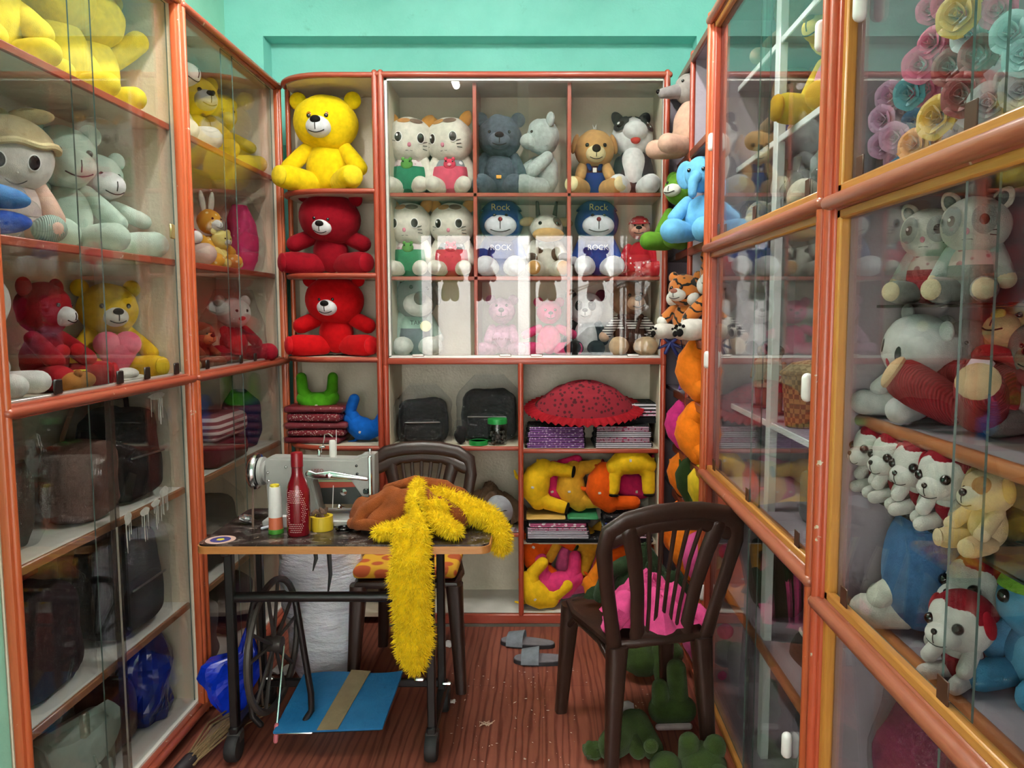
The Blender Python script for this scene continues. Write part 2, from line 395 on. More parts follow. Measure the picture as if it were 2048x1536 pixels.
obj('door_catch', M().box(XL - .012, XL - .004, 2.675, 2.705, 1.75, 1.80, .003), pla('#b9a970', .3, .5), cabL1)
obj('acrylic_handle', M().box(XL - .013, XL + .006, 2.03, 2.055, .33, .40, .004), glassy('acrylic', .12, (.93, .93, .86, 1), .05), cabL1)
def smear(par, pts, seed, n=7):
    m = M(); rq = random.Random(seed); xs_ = XL - .0128
    for (y, z, ry_, rz_) in pts:
        ring = [(xs_, y + ry_ * math.cos(a) * (1 + .35 * noise.noise((math.cos(a) * 2, math.sin(a) * 2, seed + z))), z + rz_ * math.sin(a) * (1 + .35 * noise.noise((math.sin(a) * 2, seed, math.cos(a))))) for a in [2 * PI * i / 26 for i in range(26)]]
        m.rings([ring, [(xs_ + .0012, q[1], q[2]) for q in ring]])
        for _ in range(n): yy = y + rq.uniform(-.8, .8) * ry_; m.box(xs_, xs_ + .001, yy - .0012, yy + .0012, z - rz_ - rq.uniform(.02, .09), z)
    o = obj('paint_smear', m, PAINTW, par); o['label'] = 'dried white paint drips'; return o
smear(cabL1, [(2.56, .90, .030, .016), (2.50, .875, .03, .010), (2.43, .865, .03, .012)], 3); smear(cabL1, [(2.33, .87, .02, .02)], 8, 5); smear(cabL1, [(2.54, 1.225, .05, .012)], 5, 6)
obj('tape_strip', M().box(XL - .0130, XL - .0122, 2.235, 2.285, .07, 1.24), TAPE, cabL1)
obj('tape_strip', M().box(XL - .0130, XL - .0122, 2.262, 2.272, .07, .86), PAINTW, cabL1)
cabL2 = left_cabinet(2.777, 3.80, 'cream lined glass display cabinet in the corner beside the curved shelves', [(2.15, 0), (1.685, 0), (.87, 1), (.44, 1)], 3.24, False)
for y in (2.93, 3.26, 3.42, 3.70): obj('door_stopper', M().box(XL - .012, XL - .006, y - .015, y + .015, 1.285, 1.32, .003), pla('#1a1513', .4), cabL2)
# --- curved corner shelves
XT = XB(757)
def tower_poly(inset=0, yb=3.93):
    xl, xr = -1.222 + inset, XT
    p = [(xr, yb), (xr, YB + inset), (-.98, YB + inset)]
    for i in range(1, 11):
        a = PI / 2 * i / 10; p.append((-.98 - (-.98 - xl) * math.sin(a), YB + .19 + inset - .19 * math.cos(a)))
    p.append((xl, yb)); return p
tw = thing('curved_shelf_unit', 'open cream shelf unit with curved red-brown shelf edges holding the big teddy bears', 'shelves')
obj('back_panel', M().box(-1.235, XT, 3.93, 3.945, .02, ZT), CREAM, tw); obj('side_panel', M().box(-1.235, -1.223, 3.83, 3.93, .02, ZT), CREAM, tw)
obj('divider_panel', M().box(XT, XT + .014, YB + .012, 3.93, .02, ZT), CREAM, tw)
SH_T = [ZT, ZB(378), ZB(547), ZB(716), ZB(893), ZB(1070), .06]
for i, z in enumerate(SH_T):
    s = obj('shelf', M().prism(tower_poly(.012), z - .02, z, 'xy'), CREAM, tw)
    if i < 5 or i == 5:
        e = tower_poly(0)[1:-1]
        obj('shelf_edge', M().path([(x, y, z - .009) for x, y in e], .0125, 10, False), WX, s)
obj('post', M().path([(XT + .003, YB, .02), (XT + .003, YB, ZT)], .014, 14), WZ, tw)
obj('end_post', M().path([(-1.222, 3.822, .02), (-1.222, 3.822, ZT)], .012, 12), WZO, tw)
# --- glazed case and open cubbies on the back wall
X0, X1 = XB(776), XB(1326); XD1, XD2 = XB(951), XB(1138); ZM = ZB(715)
gc = thing('display_case', 'wide glass fronted case of plush toys with silver sliding track', 'display case')
obj('back_panel', M().box(X0, X1, 3.93, 3.945, ZM - .02, ZT), CREAM, gc)
for xa in (X0, X1 - .012): obj('side_panel', M().box(xa, xa + .012, YB + .05, 3.93, ZM, ZT - .02), CREAM, gc)
obj('top_panel', M().box(X0, X1, YB + .012, 3.93, ZT - .02, ZT), paint('#b9b0a2', '#c4bcae', 5), gc)
SH_G = [ZB(383), ZB(552)]
for z in SH_G + [ZM]:
    s = obj('shelf', M().box(X0 + .012, X1 - .012, YB + .045, 3.93, z - .016, z), CREAM, gc)
    if z != ZM: obj('shelf_lip', M().box(X0 + .012, X1 - .012, YB + .035, YB + .045, z - .018, z, .002), WX, s)
for xd in (XD1, XD2): obj('divider', M().box(xd - .009, xd + .009, YB + .035, YB + .055, ZM, ZT - .02, .002).box(xd - .006, xd + .006, YB + .055, 3.93, ZM, ZT - .02), WZ, gc)
fr = M(); 
obj('top_rail', M().path([(X0 - .035, YB, ZT - .008), (X1 + .014, YB, ZT - .008)], .014, 12), WX, gc)
obj('bottom_rail', M().box(X0 - .02, X1 + .014, YB - .008, YB + .045, ZM - .032, ZM - .003, .006, 2), WX, gc)
for xa in (X0 - .014, X1 + .004): obj('side_post', M().path([(xa, YB, ZM - .03), (xa, YB, ZT)], .0145, 14), WZ, gc)
for nm, (a, b, c, d) in {'track_top': (X0, X1, ZT - .034, ZT - .02), 'track_bottom': (X0, X1, ZM - .004, ZM + .010), 'track_side': (X0, X0 + .014, ZM, ZT - .02), 'track_end': (X1 - .014, X1, ZM, ZT - .02)}.items():
    obj(nm, M().box(a, b, YB + .006, YB + .034, c, d, .002), ALU, gc)
xs = XB(1036)
pane(gc, X0 + .008, xs + .05, YB + .011, YB + .015, ZM + .006, ZT - .03); pane(gc, xs, X1 - .008, YB + .021, YB + .025, ZM + .006, ZT - .03)
for px in (835, 1010, 1073, 1267):
    x = XB(px); obj('finger_pull', M().box(x - .028, x + .028, YB + .002, YB + .010, ZM + .004, ZM + .016, .003), ALU, gc)
for a, b in (((1140, 588), (1258, 540)), ((1140, 581), (1250, 545))):
    p, q = atY(*a, YB + .009), atY(*b, YB + .009); obj('tape_strip', M().path([p, q], .004, 6, True), glassy('tape', .10, (.93, .9, .87, 1), .15), gc)
lc = thing('open_cubby_unit', 'low open cream cubby unit with red-brown edging beneath the glass case', 'shelves')
XV = XB(1041); ZP = ZB(1228)
obj('back_panel', M().box(X0 - .02, X1, 3.93, 3.945, ZP - .02, ZM - .034), paint('#cfc5ae', '#ddd3be', 14, .35, .5), lc)
obj('side_panel', M().box(X0 - .012, X0, YB + .014, 3.93, ZP, ZM - .034), CREAM, lc); obj('side_panel', M().box(X1 - .012, X1, YB + .014, 3.93, ZP, ZM - .034), CREAM, lc)
obj('divider', M().box(XV - .007, XV + .007, YB + .012, 3.93, ZP, ZM - .034), CREAM, lc)
ZS1, ZS2, ZS3, ZS4 = ZB(893), ZB(1066), ZB(898), ZB(1090)
for x0, x1, z, lip in ((X0, XV - .007, ZS1, 1), (X0, XV - .007, ZS2, 1), (XV + .007, X1 - .012, ZS3, 1), (XV + .007, X1 - .012, ZS4, 0)):
    s = obj('shelf', M().box(x0, x1, YB + (.012 if lip else .06), 3.93, z - .014, z), CREAM, lc)
    if lip: obj('shelf_lip', M().box(x0, x1, YB - .004, YB + .012, z - .02, z, .005, 2), WX, s)
obj('bottom_panel', M().box(X0 - .02, X1, YB + .01, 3.93, ZP - .014, ZP), WHSH, lc)
for x in (X0 - .014, XV, X1 + .004): obj('post', M().path([(x, YB, ZP), (x, YB, ZM - .034)], .013, 12), WZ, lc)
obj('plinth', M().box(X0 - .022, X1 + .012, YB - .008, YB + .02, .012, ZP, .004), WX, lc)
obj('kick_strip', M().box(X0 - .022, X1 + .012, YB - .012, YB + .02, 0, .012), paint('#5c5850', '#6c675e', 6), lc)
# --- open lilac shelves in the right corner
rs = thing('open_shelf_rack', 'narrow open shelf rack with lilac lining between the glass case and the tall glass cabinets', 'shelves')
YO0, YO1, YOM = 2.945, 3.585, 3.30; SH_R = [2.55, 2.165, 1.765, 1.385, 1.135, .88, .665, .36, .04]
obj('back_panel', M().box(.955, .97, YO0, 3.93, .02, 2.56), LILAC, rs); obj('end_panel', M().box(XR + .01, .955, 3.915, 3.93, .02, 2.56), LILAC, rs)
obj('side_panel', M().box(XR + .01, .955, YO0, YO0 + .014, .02, 2.56), LILAC, rs)
obj('divider', M().box(XR + .014, .955, YOM - .007, YOM + .007, .02, 2.56), LILAC, rs)
obj('divider_edge', M().path([(XR + .004, YOM, .02), (XR + .004, YOM, 2.56)], .012, 12), WZ, rs)
for z in SH_R:
    s = obj('shelf', M().box(XR + .01, .955, YO0 + .014, YOM - .007, z - .018, z).box(XR + .01, .955, YOM + .007, 3.915, z - .018, z), LILAC, rs)
    obj('shelf_lip', M().box(XR - .006, XR + .01, YO0, YO1 + .02, z - .03, z + .004, .004), DKW, s)
# --- tall glass cabinets along the right wall
def right_cabinet(y0, y1, label, split, shelves, zr, zl, post_mats):
    t = thing('glass_cabinet', label, 'cabinet'); xb = .96; xf = XR
    obj('back_panel', M().box(xb - .012, xb, y0, y1, .04, ZT), LILAC, t)
    for ya, yb in ((y0, y0 + .014), (y1 - .014, y1)): obj('side_panel', M().box(xf + .03, xb - .012, ya, yb, .04, ZT), LILAC, t)
    obj('top_panel', M().box(xf + .02, xb, y0, y1, ZT - .016, ZT), LILAC, t); obj('bottom_panel', M().box(xf + .02, xb, y0, y1, .03, .05), LILAC, t)
    for kind, x0, z in shelves:
        if kind == 'glass': pane(t, x0, xb - .012, y0 + .02, y1 - .02, z - .006, z, 'glass_shelf')
        else:
            s = obj('shelf', M().box(x0, xb - .012, y0 + .014, y1 - .014, z - .016, z), LILAC, t)
            if kind == 'white': obj('shelf_lip', M().box(x0 - .006, x0, y0 + .02, y1 - .02, z - .02, z, .002), paint('#dfe6e4', '#eef2f0', 6), s)
            else: obj('shelf_lip', M().path([(x0 - .004, y0 + .02, z - .01), (x0 - .004, y1 - .02, z - .01)], .014, 12), wood('#a8623a', '#c07a4c', 'y'), s)
    pw = .042
    for ya, yb in ((y0, y0 + pw), (y1 - pw, y1)):
        p = obj('frame_post', M().box(xf - .004, xf + .024, ya, yb, 0, ZT, .006, 2).path([(xf - .006, (ya + yb) / 2, 0), (xf - .006, (ya + yb) / 2, ZT)], .012, 12), post_mats[0], t)
    for ya, yb in ((y0 + pw, y0 + pw + .022), (y1 - pw - .022, y1 - pw)): obj('frame_bead', M().box(xf + .002, xf + .026, ya, yb, .05, ZT - .02, .004), post_mats[1], t)
    for z, nm in ((ZT - .02, 'top_rail'), (zr, 'upper_rail'), (zl, 'lower_rail'), (.025, 'bottom_rail')):
        r = obj(nm, M().path([(xf - .008, y0 + .02, z), (xf - .008, y1 - .02, z)], .016, 14).box(xf - .002, xf + .026, y0 + pw, y1 - pw, z - .018, z + .018, .004), RAILR, t)
        for dz in (.026, -.026): obj('rail_bead', M().box(xf + .002, xf + .022, y0 + pw, y1 - pw, z + dz - .011, z + dz + .011, .004), AMY, r)
    zz = [.06, zl - .03, zl + .034, zr - .03, zr + .034, ZT - .04]
    for za, zb in ((zz[0], zz[1]), (zz[2], zz[3]), (zz[4], zz[5])):
        pane(t, xf + .010, xf + .014, y0 + pw, split + .04, za, zb); pane(t, xf + .019, xf + .023, split - .03, y1 - pw, za, zb)
    for z in (zl + .036, zr + .036):
        for f in (.1, .5, .9): 
            y = y0 + pw + f * (y1 - y0 - 2 * pw); obj('door_guide', M().box(xf + .0055, xf + .0085, y - .017, y + .017, z, z + .04, .001), pla('#4a2f22', .4), t)
    return t
cabA = right_cabinet(1.70, 2.94, 'tall lilac lined glass cabinet beside the open shelf rack', 2.27, [('white', .72, 2.32), ('white', .72, 2.03), ('white', .72, 1.156), ('plain', .70, .872), ('plain', .70, .45)], 1.735, .89, (WZO, WZ))
obj('centre_post', M().box(.71, .735, 2.40, 2.445, .05, 2.58, .002), paint('#dfe6e4', '#eef2f0', 6), cabA)
for px, py in ((1424, 285), (1404, 716), (1390, 1155), (1575, 1490), (1616, 775)):
    p = atX(px, py, XR + .004); handle_oval(cabA, (XR + .002, min(p.y, 2.905), p.z), 0)
cabB = right_cabinet(.62, 1.698, 'tall lilac lined glass cabinet holding the satin roses and red dressed toys', 1.13, [('lip', .70, 1.275), ('glass', .72, 1.515), ('glass', .70, 1.11), ('plain', .72, .84), ('plain', .70, .40)], 1.73, .857, (wood('#b2482f', '#c25a38', 'z', wear=.32), AMZ))
for px, py in ((1650, 62), (1718, 8)): 
    p = atX(px, py, XR); handle_oval(cabB if px > 1700 else cabA, (XR + .002, p.y + (.03 if px < 1700 else 0), p.z), 0)
# ------------------------------------------------------------------ plush toys
EYE = pla('#0b0908', .08, 0, .7, coat=.5); EYEB = pla('#3a1c0c', .1, 0, .7, coat=.5); NOSE = fab('#15110f', .6, .1); THREAD = pla('#1c1512', .7)
WHT = fab('#e6e6e2'); PINKN = fab('#d8879a')
def front(c, r, dx, dz, out=0):       # point on the front of an ellipsoid at offset dx, dz
    k = max(.02, 1 - (dx / r[0]) ** 2 - (dz / r[2]) ** 2); return Vector((c[0] + dx, c[1] - r[1] * math.sqrt(k) - out, c[2] + dz))
def fnormal(c, r, p):
    return Vector(((p[0] - c[0]) / r[0] ** 2, (p[1] - c[1]) / r[1] ** 2, (p[2] - c[2]) / r[2] ** 2)).normalized()
def disc(m, p, n, rx, rz, th=.004, seg=18, roll=0):   # flat patch lying on a surface
    n = Vector(n); u = Vector((0, 0, 1)).cross(n).normalized(); w = n.cross(u).normalized(); p = Vector(p)
    u, w = u * math.cos(roll) + w * math.sin(roll), w * math.cos(roll) - u * math.sin(roll)
    R = Matrix((u, w, n)).transposed(); e = R.to_euler(); m.ell(p, (rx, rz, th), e, seg, 8)
def band(m, c, r, a0, a1, seg=28, ring=10, ax=1):   # part of an ellipsoid between two polar angles: a garment
    rs = []
    for i in range(ring + 1):
        t = a0 + (a1 - a0) * i / ring
        rs.append([Vector((c[0] + r[0] * math.sin(t) * math.cos(2 * PI * j / seg), c[1] + r[1] * math.sin(t) * math.sin(2 * PI * j / seg), c[2] + r[2] * math.cos(t))) for j in range(seg)])
    return m.rings(rs, True, False)
def stripes(hexa, hexb, n, axis=2):
    m, nt, b = newmat('striped_knit'); tc = nt.nodes.new('ShaderNodeTexCoord'); mp = nt.nodes.new('ShaderNodeMapping')
    mp.inputs['Rotation'].default_value = (0, PI / 2, 0) if axis == 2 else (0, 0, 0)
    w = nt.nodes.new('ShaderNodeTexWave'); w.inputs['Scale'].default_value = n; nt.links.new(tc.outputs['Object'], mp.inputs[0]); nt.links.new(mp.outputs[0], w.inputs[0])
    f = ramp(nt, w.outputs['Fac'], .45, .55); nt.links.new(mixcol(nt, f, lin(hexa), lin(hexb)), b.inputs['Base Color']); b.inputs['Roughness'].default_value = .9
    bump(nt, b, w.outputs['Fac'], .3, .004); return m
def dots(hexa, hexb, scale=60, size=.35, rnd=1.0):
    m, nt, b = newmat('dotted_cloth'); tc = nt.nodes.new('ShaderNodeTexCoord'); v = nt.nodes.new('ShaderNodeTexVoronoi'); v.inputs['Scale'].default_value = scale
    v.inputs['Randomness'].default_value = rnd; nt.links.new(tc.outputs['Object'], v.inputs[0]); f = ramp(nt, v.outputs['Distance'], size, size + .06)
    nt.links.new(mixcol(nt, f, lin(hexb), lin(hexa)), b.inputs['Base Color']); b.inputs['Roughness'].default_value = .9; return m
def knit(hexc, n=90):
    m, nt, b = newmat('ribbed_knit'); tc = nt.nodes.new('ShaderNodeTexCoord'); w = nt.nodes.new('ShaderNodeTexWave'); w.inputs['Scale'].default_value = n
    nt.links.new(tc.outputs['Object'], w.inputs[0]); c = lin(hexc); nt.links.new(mixcol(nt, w.outputs['Fac'], shade(c, .75), shade(c, 1.1)), b.inputs['Base Color'])
    b.inputs['Roughness'].default_value = .95; bump(nt, b, w.outputs['Fac'], .5, .006); return m
def critter(name, label, cat, loc, h, rz=0, c='#e8c020', muz=None, pad=None, nose=NOSE, ears='bear', earc=None, head=(.27, .22, .25, .70), turn=(0, 0, 0),
            eyes='bead', torso=(.21, .18, .26), belly=None, limb=None, arms='down', legs='out', shirt=None, pants=None, hat=None, muzr=(.1, .1, .085), group=None,
            lean=(0, 0), mouth=True, heart=None, txt=None, paw=None, rest=None, eyegap=.085, eyez=.035, furry=0, patch=None, footr=.115, eyer=.02, settle_z=True, muzz=-.08, nosr=None, tail=None, extra=None, leg_c=None, head_c=None, tongue=None, whisk=True, armr=.08, legr=.1):
    t = thing(name, label, cat, loc, (lean[0], lean[1], rz), group)
    bm_ = fab(c) if isinstance(c, str) else c; lm = fab(limb) if isinstance(limb, str) else (limb or bm_); hm = fab(head_c) if isinstance(head_c, str) else (head_c or bm_)
    def P(nm, mat, fn, T=None, par=t):
        m = M(); S = Matrix.Scale(h, 4); m.T = S @ T if T is not None else S; fn(m); return obj(nm, m, mat, par)
    tc_ = (0, 0, torso[2] + .01); hc = (0, -.02, head[3]); hr = head[:3]; neck = Vector((0, -.01, head[3] - hr[2] * .85))
    HT = Matrix.Translation(neck) @ Euler(turn).to_matrix().to_4x4() @ Matrix.Translation(-neck)
    j = .05 if not furry else .1
    P('torso', bm_, lambda m: m.ell(tc_, torso, None, 26, 18, 1, j))
    if belly: P('belly_patch', fab(belly), lambda m: m.ell((0, -torso[1] * .38, tc_[2] - .01), (torso[0] * .68, torso[1] * .68, torso[2] * .82)))
    P('head', hm, lambda m: m.ell(hc, hr, None, 28, 20, .97, j), HT)
    em = fab(earc) if isinstance(earc, str) else (earc or hm)
    for s in (-1, 1):
        def ear(m, s=s):
            if ears == 'bear': m.ell((s * hr[0] * .86, 0, head[3] + hr[2] * .82), (.088, .045, .088), (0, s * .3, 0), 16, 10)
            elif ears == 'cat':
                k = s * hr[0] * .72
                m.ell((k, 0, head[3] + hr[2] * .84), (.085, .05, .12), (0, s * .55, 0), 16, 10, 1.15)
            elif ears == 'dog': m.ell((s * hr[0] * .98, -.01, head[3] + hr[2] * .3), (.05, .075, .15), (0, s * -.25, 0), 16, 10)
            elif ears == 'up': m.ell((s * hr[0] * .62, 0, head[3] + hr[2] * 1.0), (.075, .04, .13), (0, s * .45, 0), 16, 10)
            elif ears == 'long': m.ell((s * hr[0] * .45, .02, head[3] + hr[2] * 1.5), (.06, .035, .2), (0, s * .18, 0), 16, 10)
            elif ears == 'cow': m.ell((s * hr[0] * 1.18, 0, head[3] + hr[2] * .45), (.12, .04, .065), (0, s * .2, 0), 16, 10)
            elif ears == 'elephant': m.ell((s * hr[0] * 1.12, .02, head[3] + .02), (.14, .035, .16), (0, s * .2, s * .3), 18, 10)
        if ears: P('ear', em, ear, HT)
    if muz is not None:
        mc = Vector((0, hc[1] - hr[1] * .84, head[3] + muzz * .8)); mm = fab(muz) if isinstance(muz, str) else muz
        mz = P('muzzle', mm, lambda m: m.ell(mc, muzr, None, 20, 14), HT)
        nr = nosr or (muzr[0] * .42, .028, muzr[2] * .36); nz = mc.z + muzr[2] * .52; np_ = front(mc, muzr, 0, muzr[2] * .52)
        if nose: P('nose', nose, lambda m: m.ell(np_, nr, None, 16, 10), HT)
        if mouth:
            def mo(m):
                a = [front(mc, muzr, 0, muzr[2] * k, .002) for k in (.3, 0, -.35)]; m.path(a, .0055, 6)
                m.path([front(mc, muzr, muzr[0] * x, -muzr[2] * (.62 - .6 * x * x), .002) for x in (-.6, -.35, -.12, 0, .12, .35, .6)], .0055, 6)
            P('mouth_stitching', THREAD, mo, HT)
    for s in (-1, 1):
        ep = front(hc, hr, s * eyegap, eyez); n = fnormal(hc, hr, ep)
        if eyes == 'bead': P('eye', EYE, lambda m: m.ell(ep, eyer, None, 14, 10), HT)
        elif eyes == 'print':
            rim = P('eye', pla('#f0efec', .6), lambda m: disc(m, ep, n, .052, .066, .006), HT)
            P('iris', pla('#2b1d18', .25), lambda m: disc(m, ep + n * .003, n, .044, .057, .006), HT, rim); P('eye_highlight', pla('#ffffff', .4), lambda m: disc(m, ep + n * .0075 + Vector((-.014, 0, .02)), n, .013, .016, .004), HT, rim)
    if eyes == 'print':
        P('nose', PINKN if whisk else bm_, lambda m: m.ell(front(hc, hr, 0, eyez - .085), (.024, .016, .03) if whisk else (.012, .012, .012), None, 12, 8), HT)
        def whi(m):
            for s in (-1, 1) if whisk else ():
                for k in (0, 1, 2):
                    m.path([front(hc, hr, s * (.17 + .0 * k), eyez - .05 - .035 * k, .002), front(hc, hr, s * .215, eyez - .035 - .045 * k, .002)], .004, 6)
            m.path([front(hc, hr, x, eyez - .15 - .1 * abs(x), .002) for x in (-.04, -.02, 0, .02, .04)] if whisk else [front(hc, hr, x, eyez - .165 + 6 * x * x, .002) for x in (-.07, -.045, -.02, 0, .02, .045, .07)], .0035, 6)
        P('whiskers' if whisk else 'smile', THREAD, whi, HT)
    if tongue: P('tongue', fab(tongue), lambda m: m.ell(front(hc, hr, 0, muzz - .11, .0), (.06, .05, .05), None, 14, 10), HT)
    if patch:
        for (dx, dz, rx, rzz, col) in patch:
            p = front(hc, hr, dx, dz); P('face_patch', fab(col), lambda m: disc(m, p, fnormal(hc, hr, p), rx, rzz, .012), HT)
    A = {'down': (((.17, -.02, .47), (.35, -.13, .25))), 'front': ((.17, -.03, .46), (.22, -.25, .27)), 'wide': ((.18, 0, .47), (.42, -.08, .36)), 'hug': ((.17, -.04, .45), (.12, -.27, .33)), 'side': ((.17, 0, .47), (.27, -.06, .22))}
    L = {'out': ((.14, -.08, .115), (.31, -.35, .125)), 'front': ((.12, -.08, .11), (.19, -.36, .115)), 'wide': ((.15, -.05, .115), (.43, -.24, .12)), 'stand': ((.1, 0, .02), (.11, -.03, -.22))}
    for s in (-1, 1):
        (a, b) = A[arms] if isinstance(arms, str) else arms[(s + 1) // 2]; f = lambda p, s=s: (s * p[0], p[1], p[2])
        ar = P('arm', lm, lambda m: m.cap(f(a), f(b), armr * .9, armr, 16, .06, .04))
        if paw: P('paw', fab(paw), lambda m: m.ell(Vector(f(b)) + (Vector(f(b)) - Vector(f(a))).normalized() * .02, armr * 1.04, None, 16, 10), None, ar)
        (a2, b2) = L[legs]; fr = footr
        lg = P('leg', fab(leg_c) if leg_c else lm, lambda m: m.cap(f(a2), f(b2), legr, fr, 18, .05, .04))
        if pad:
            d = (Vector(f(b2)) - Vector(f(a2))).normalized()
            P('foot_pad', fab(pad), lambda m: disc(m, Vector(f(b2)) + d * fr * .72, d, fr * .86, fr * .86, fr * .36), None, lg)
    if shirt: P('shirt', shirt, lambda m: band(m, tc_, tuple(x * 1.045 for x in torso), .35, 1.75)); 
    if pants: P('trousers', pants, lambda m: band(m, tc_, tuple(x * 1.06 for x in torso), 1.35, 2.9))
    if hat: hat(P, HT, hc, hr)
    if heart: 
        hk = 1.0 if isinstance(heart, str) else heart[1]; hcol = heart if isinstance(heart, str) else heart[0]
        hx = [(.0, -.12), (.13, .0), (.15, .07), (.1, .12), (.05, .115), (0, .07)]; poly = hx + [(-x, z) for x, z in hx[::-1][1:-1]]
        def he(m):
            hz = tc_[2] - .0; y0 = -torso[1] - .03
            for x0 in (-.058, .058): m.ell((x0 * hk, y0 - .02 * hk, hz + .055 * hk), (.083 * hk, .055 * hk, .08 * hk), None, 16, 10)
            m.rings([[Vector((math.cos(2 * PI * i / 20) * .125 * k * hk, y0 - .02 * hk + math.sin(2 * PI * i / 20) * .052 * k * hk, hz + z * hk)) for i in range(20)] for k, z in ((1, .05), (.98, .02), (.8, -.03), (.5, -.09), (.1, -.13))])
        P('heart_cushion', fab(hcol), he)
    if txt:
        for (s_, size, mat, z, y) in txt: text_mesh(s_, size * h, mat, t, 'lettering', (0, y * h, z * h), (PI / 2, 0, 0))
    if extra: extra(P, HT, hc, hr, tc_, torso)
    if settle_z: settle(t, loc[2] if rest is None else rest)
    return t
def pos(px, Y, z): p = atY(px, 600, Y); return (p.x, Y, z)
YC = 3.795
r1, r2, r3 = SH_G[0], SH_G[1], ZM
# big bears on the curved shelves
YT = 3.79
critter('teddy_bear', 'big bright yellow teddy bear on the top curved shelf', 'teddy bear', pos(662, YT, SH_T[1]), .475, 0, '#f2cf14', '#d9d9dc', '#f0cf2a', eyes='bead', eyer=.022, head=(.32, .25, .27, .70), muzr=(.125, .12, .105), group=None, turn=(.06, 0, -.05), extra=lambda P, HT, hc, hr, *_: P('eye_ring', pla('#b06a1c', .2), lambda m: [disc(m, front(hc, hr, s * .085, .05), fnormal(hc, hr, front(hc, hr, s * .085, .05)), .027, .027, .008) for s in (-1, 1)], HT))
critter('teddy_bear', 'dark crimson teddy bear with bowed head on the middle curved shelf', 'teddy bear', pos(664, YT + .005, SH_T[2]), .39, .0, '#8f0c1c', '#dcdcdc', '#9c1020', turn=(.26, .10, -.1), muzr=(.125, .11, .10), head=(.38, .27, .31, .68), ears='bear', arms='wide', legs='wide', footr=.135, legr=.12, armr=.1)
critter('teddy_bear', 'scarlet teddy bear with head raised on the lowest filled curved shelf', 'teddy bear', pos(671, YT + .005, SH_T[3]), .385, 0, '#c40d14', '#dedede', '#cf1a20', turn=(.10, 0, -.12), muzr=(.13, .11, .105), head=(.37, .27, .31, .68), arms='wide', legs='wide', footr=.135, legr=.12, armr=.1)
# calico cats
def calico(px, Y, z, h, col, ani, label, turn, rz=0, arms='side', grey=False):
    OR = '#c88a3c' if not grey else '#8d9292'
    shirtm = dots('#d8c8c8', '#b88f96', 34, .28) if ani == 'frog' else dots('#8d9096', '#e6e6e6', 30, .26)
    def ex(P, HT, hc, hr, tc_, to):
        bib = P('dungaree_bib', fab(col), lambda m: band(m, (0, -.02, tc_[2] - .02), (to[0] * 1.1, to[1] * 1.1, to[2] * 1.05), 1.1, 2.2))
        ac = '#5f9a48' if ani == 'frog' else '#d8455f'
        fc = (0.0, -to[1] * 1.02 - .01, tc_[2] + .12)
        fp = P('pocket_animal', fab(ac), lambda m: [m.ell(fc, (.075, .03, .065), None, 16, 10)] + [m.ell((fc[0] + s * .045, fc[1], fc[2] + .06), .024, None, 10, 8) for s in (-1, 1)])
        P('animal_eyes', EYE, lambda m: [m.ell((fc[0] + s * .04, fc[1] - .03, fc[2] + .03), .011, None, 8, 6) for s in (-1, 1)], None, fp)
        if ani == 'pig': P('snout', fab('#f0a0ac'), lambda m: m.ell((fc[0], fc[1] - .03, fc[2] - .01), (.026, .014, .02), None, 10, 8), None, fp)
    return critter('cat_plush', label, 'plush cat', pos(px, Y, z), h, rz, '#dcd6c8' if not grey else '#c9cbc6', None, None, ears='cat', earc=OR, head=(.305, .235, .28, .69), eyes='print', eyegap=.135, eyez=.0, turn=turn, torso=(.23, .17, .25), arms=arms, legs='front', footr=.095, legr=.085, armr=.075, shirt=shirtm, pants=fab(col), extra=ex, patch=[(-.075, .215, .085, .05, '#c08a50'), (.075, .215, .085, .05, '#7d6555')])
calico(822, YC, r1, .385, '#2f7d5c', 'frog', 'calico cat plush in green dungarees with a frog pocket, on the top shelf', (0, .04, .16))
calico(905, YC, r1, .385, '#d2546c', 'pig', 'calico cat plush in pink dungarees with a pig pocket, on the top shelf', (0, -.06, -.3))
calico(822, YC, r2, .365, '#2f7d50', 'frog', 'calico cat plush in green dungarees, sitting below the one with the frog pocket', (0, 0, -.15))
calico(906, YC, r2, .365, '#d0455a', 'pig', 'calico cat plush in red dungarees beside the blue capped plush on the second shelf', (.02, 0, -.1))
critter('teddy_bear', 'slate grey fluffy bear on the top shelf of the glass case', 'teddy bear', pos(1000, YC, r1), .40, 0, fab('#5d6774', .95, .5, .35, 50, .9), fab('#6a7480', .95, .5, .3, 50, .8), None, nose=fab('#2c2326'), muzr=(.13, .09, .10), turn=(.05, 0, .05), head=(.26, .22, .25, .71), arms='side', legs='front', eyegap=.115, eyez=.03, furry=1, extra=lambda P, HT, hc, hr, tc_, to: P('price_sticker', pla('#e8a83a', .5), lambda m: m.box(-.03, .03, -to[1] - .02, -to[1] + .03, .2, .24, .004)))
critter('teddy_bear', 'fluffy pale mint bear turned sideways on the top shelf', 'teddy bear', pos(1088, YC, r1), .385, -1.15, fab('#c9d3cf', .95, .5, .2, 50, .9), fab('#d2dbd6', .95, .5, .2, 50, .8), None, nose=None, mouth=False, muzr=(.11, .13, .10), head=(.22, .2, .22, .73), arms='front', legs='front', furry=1)
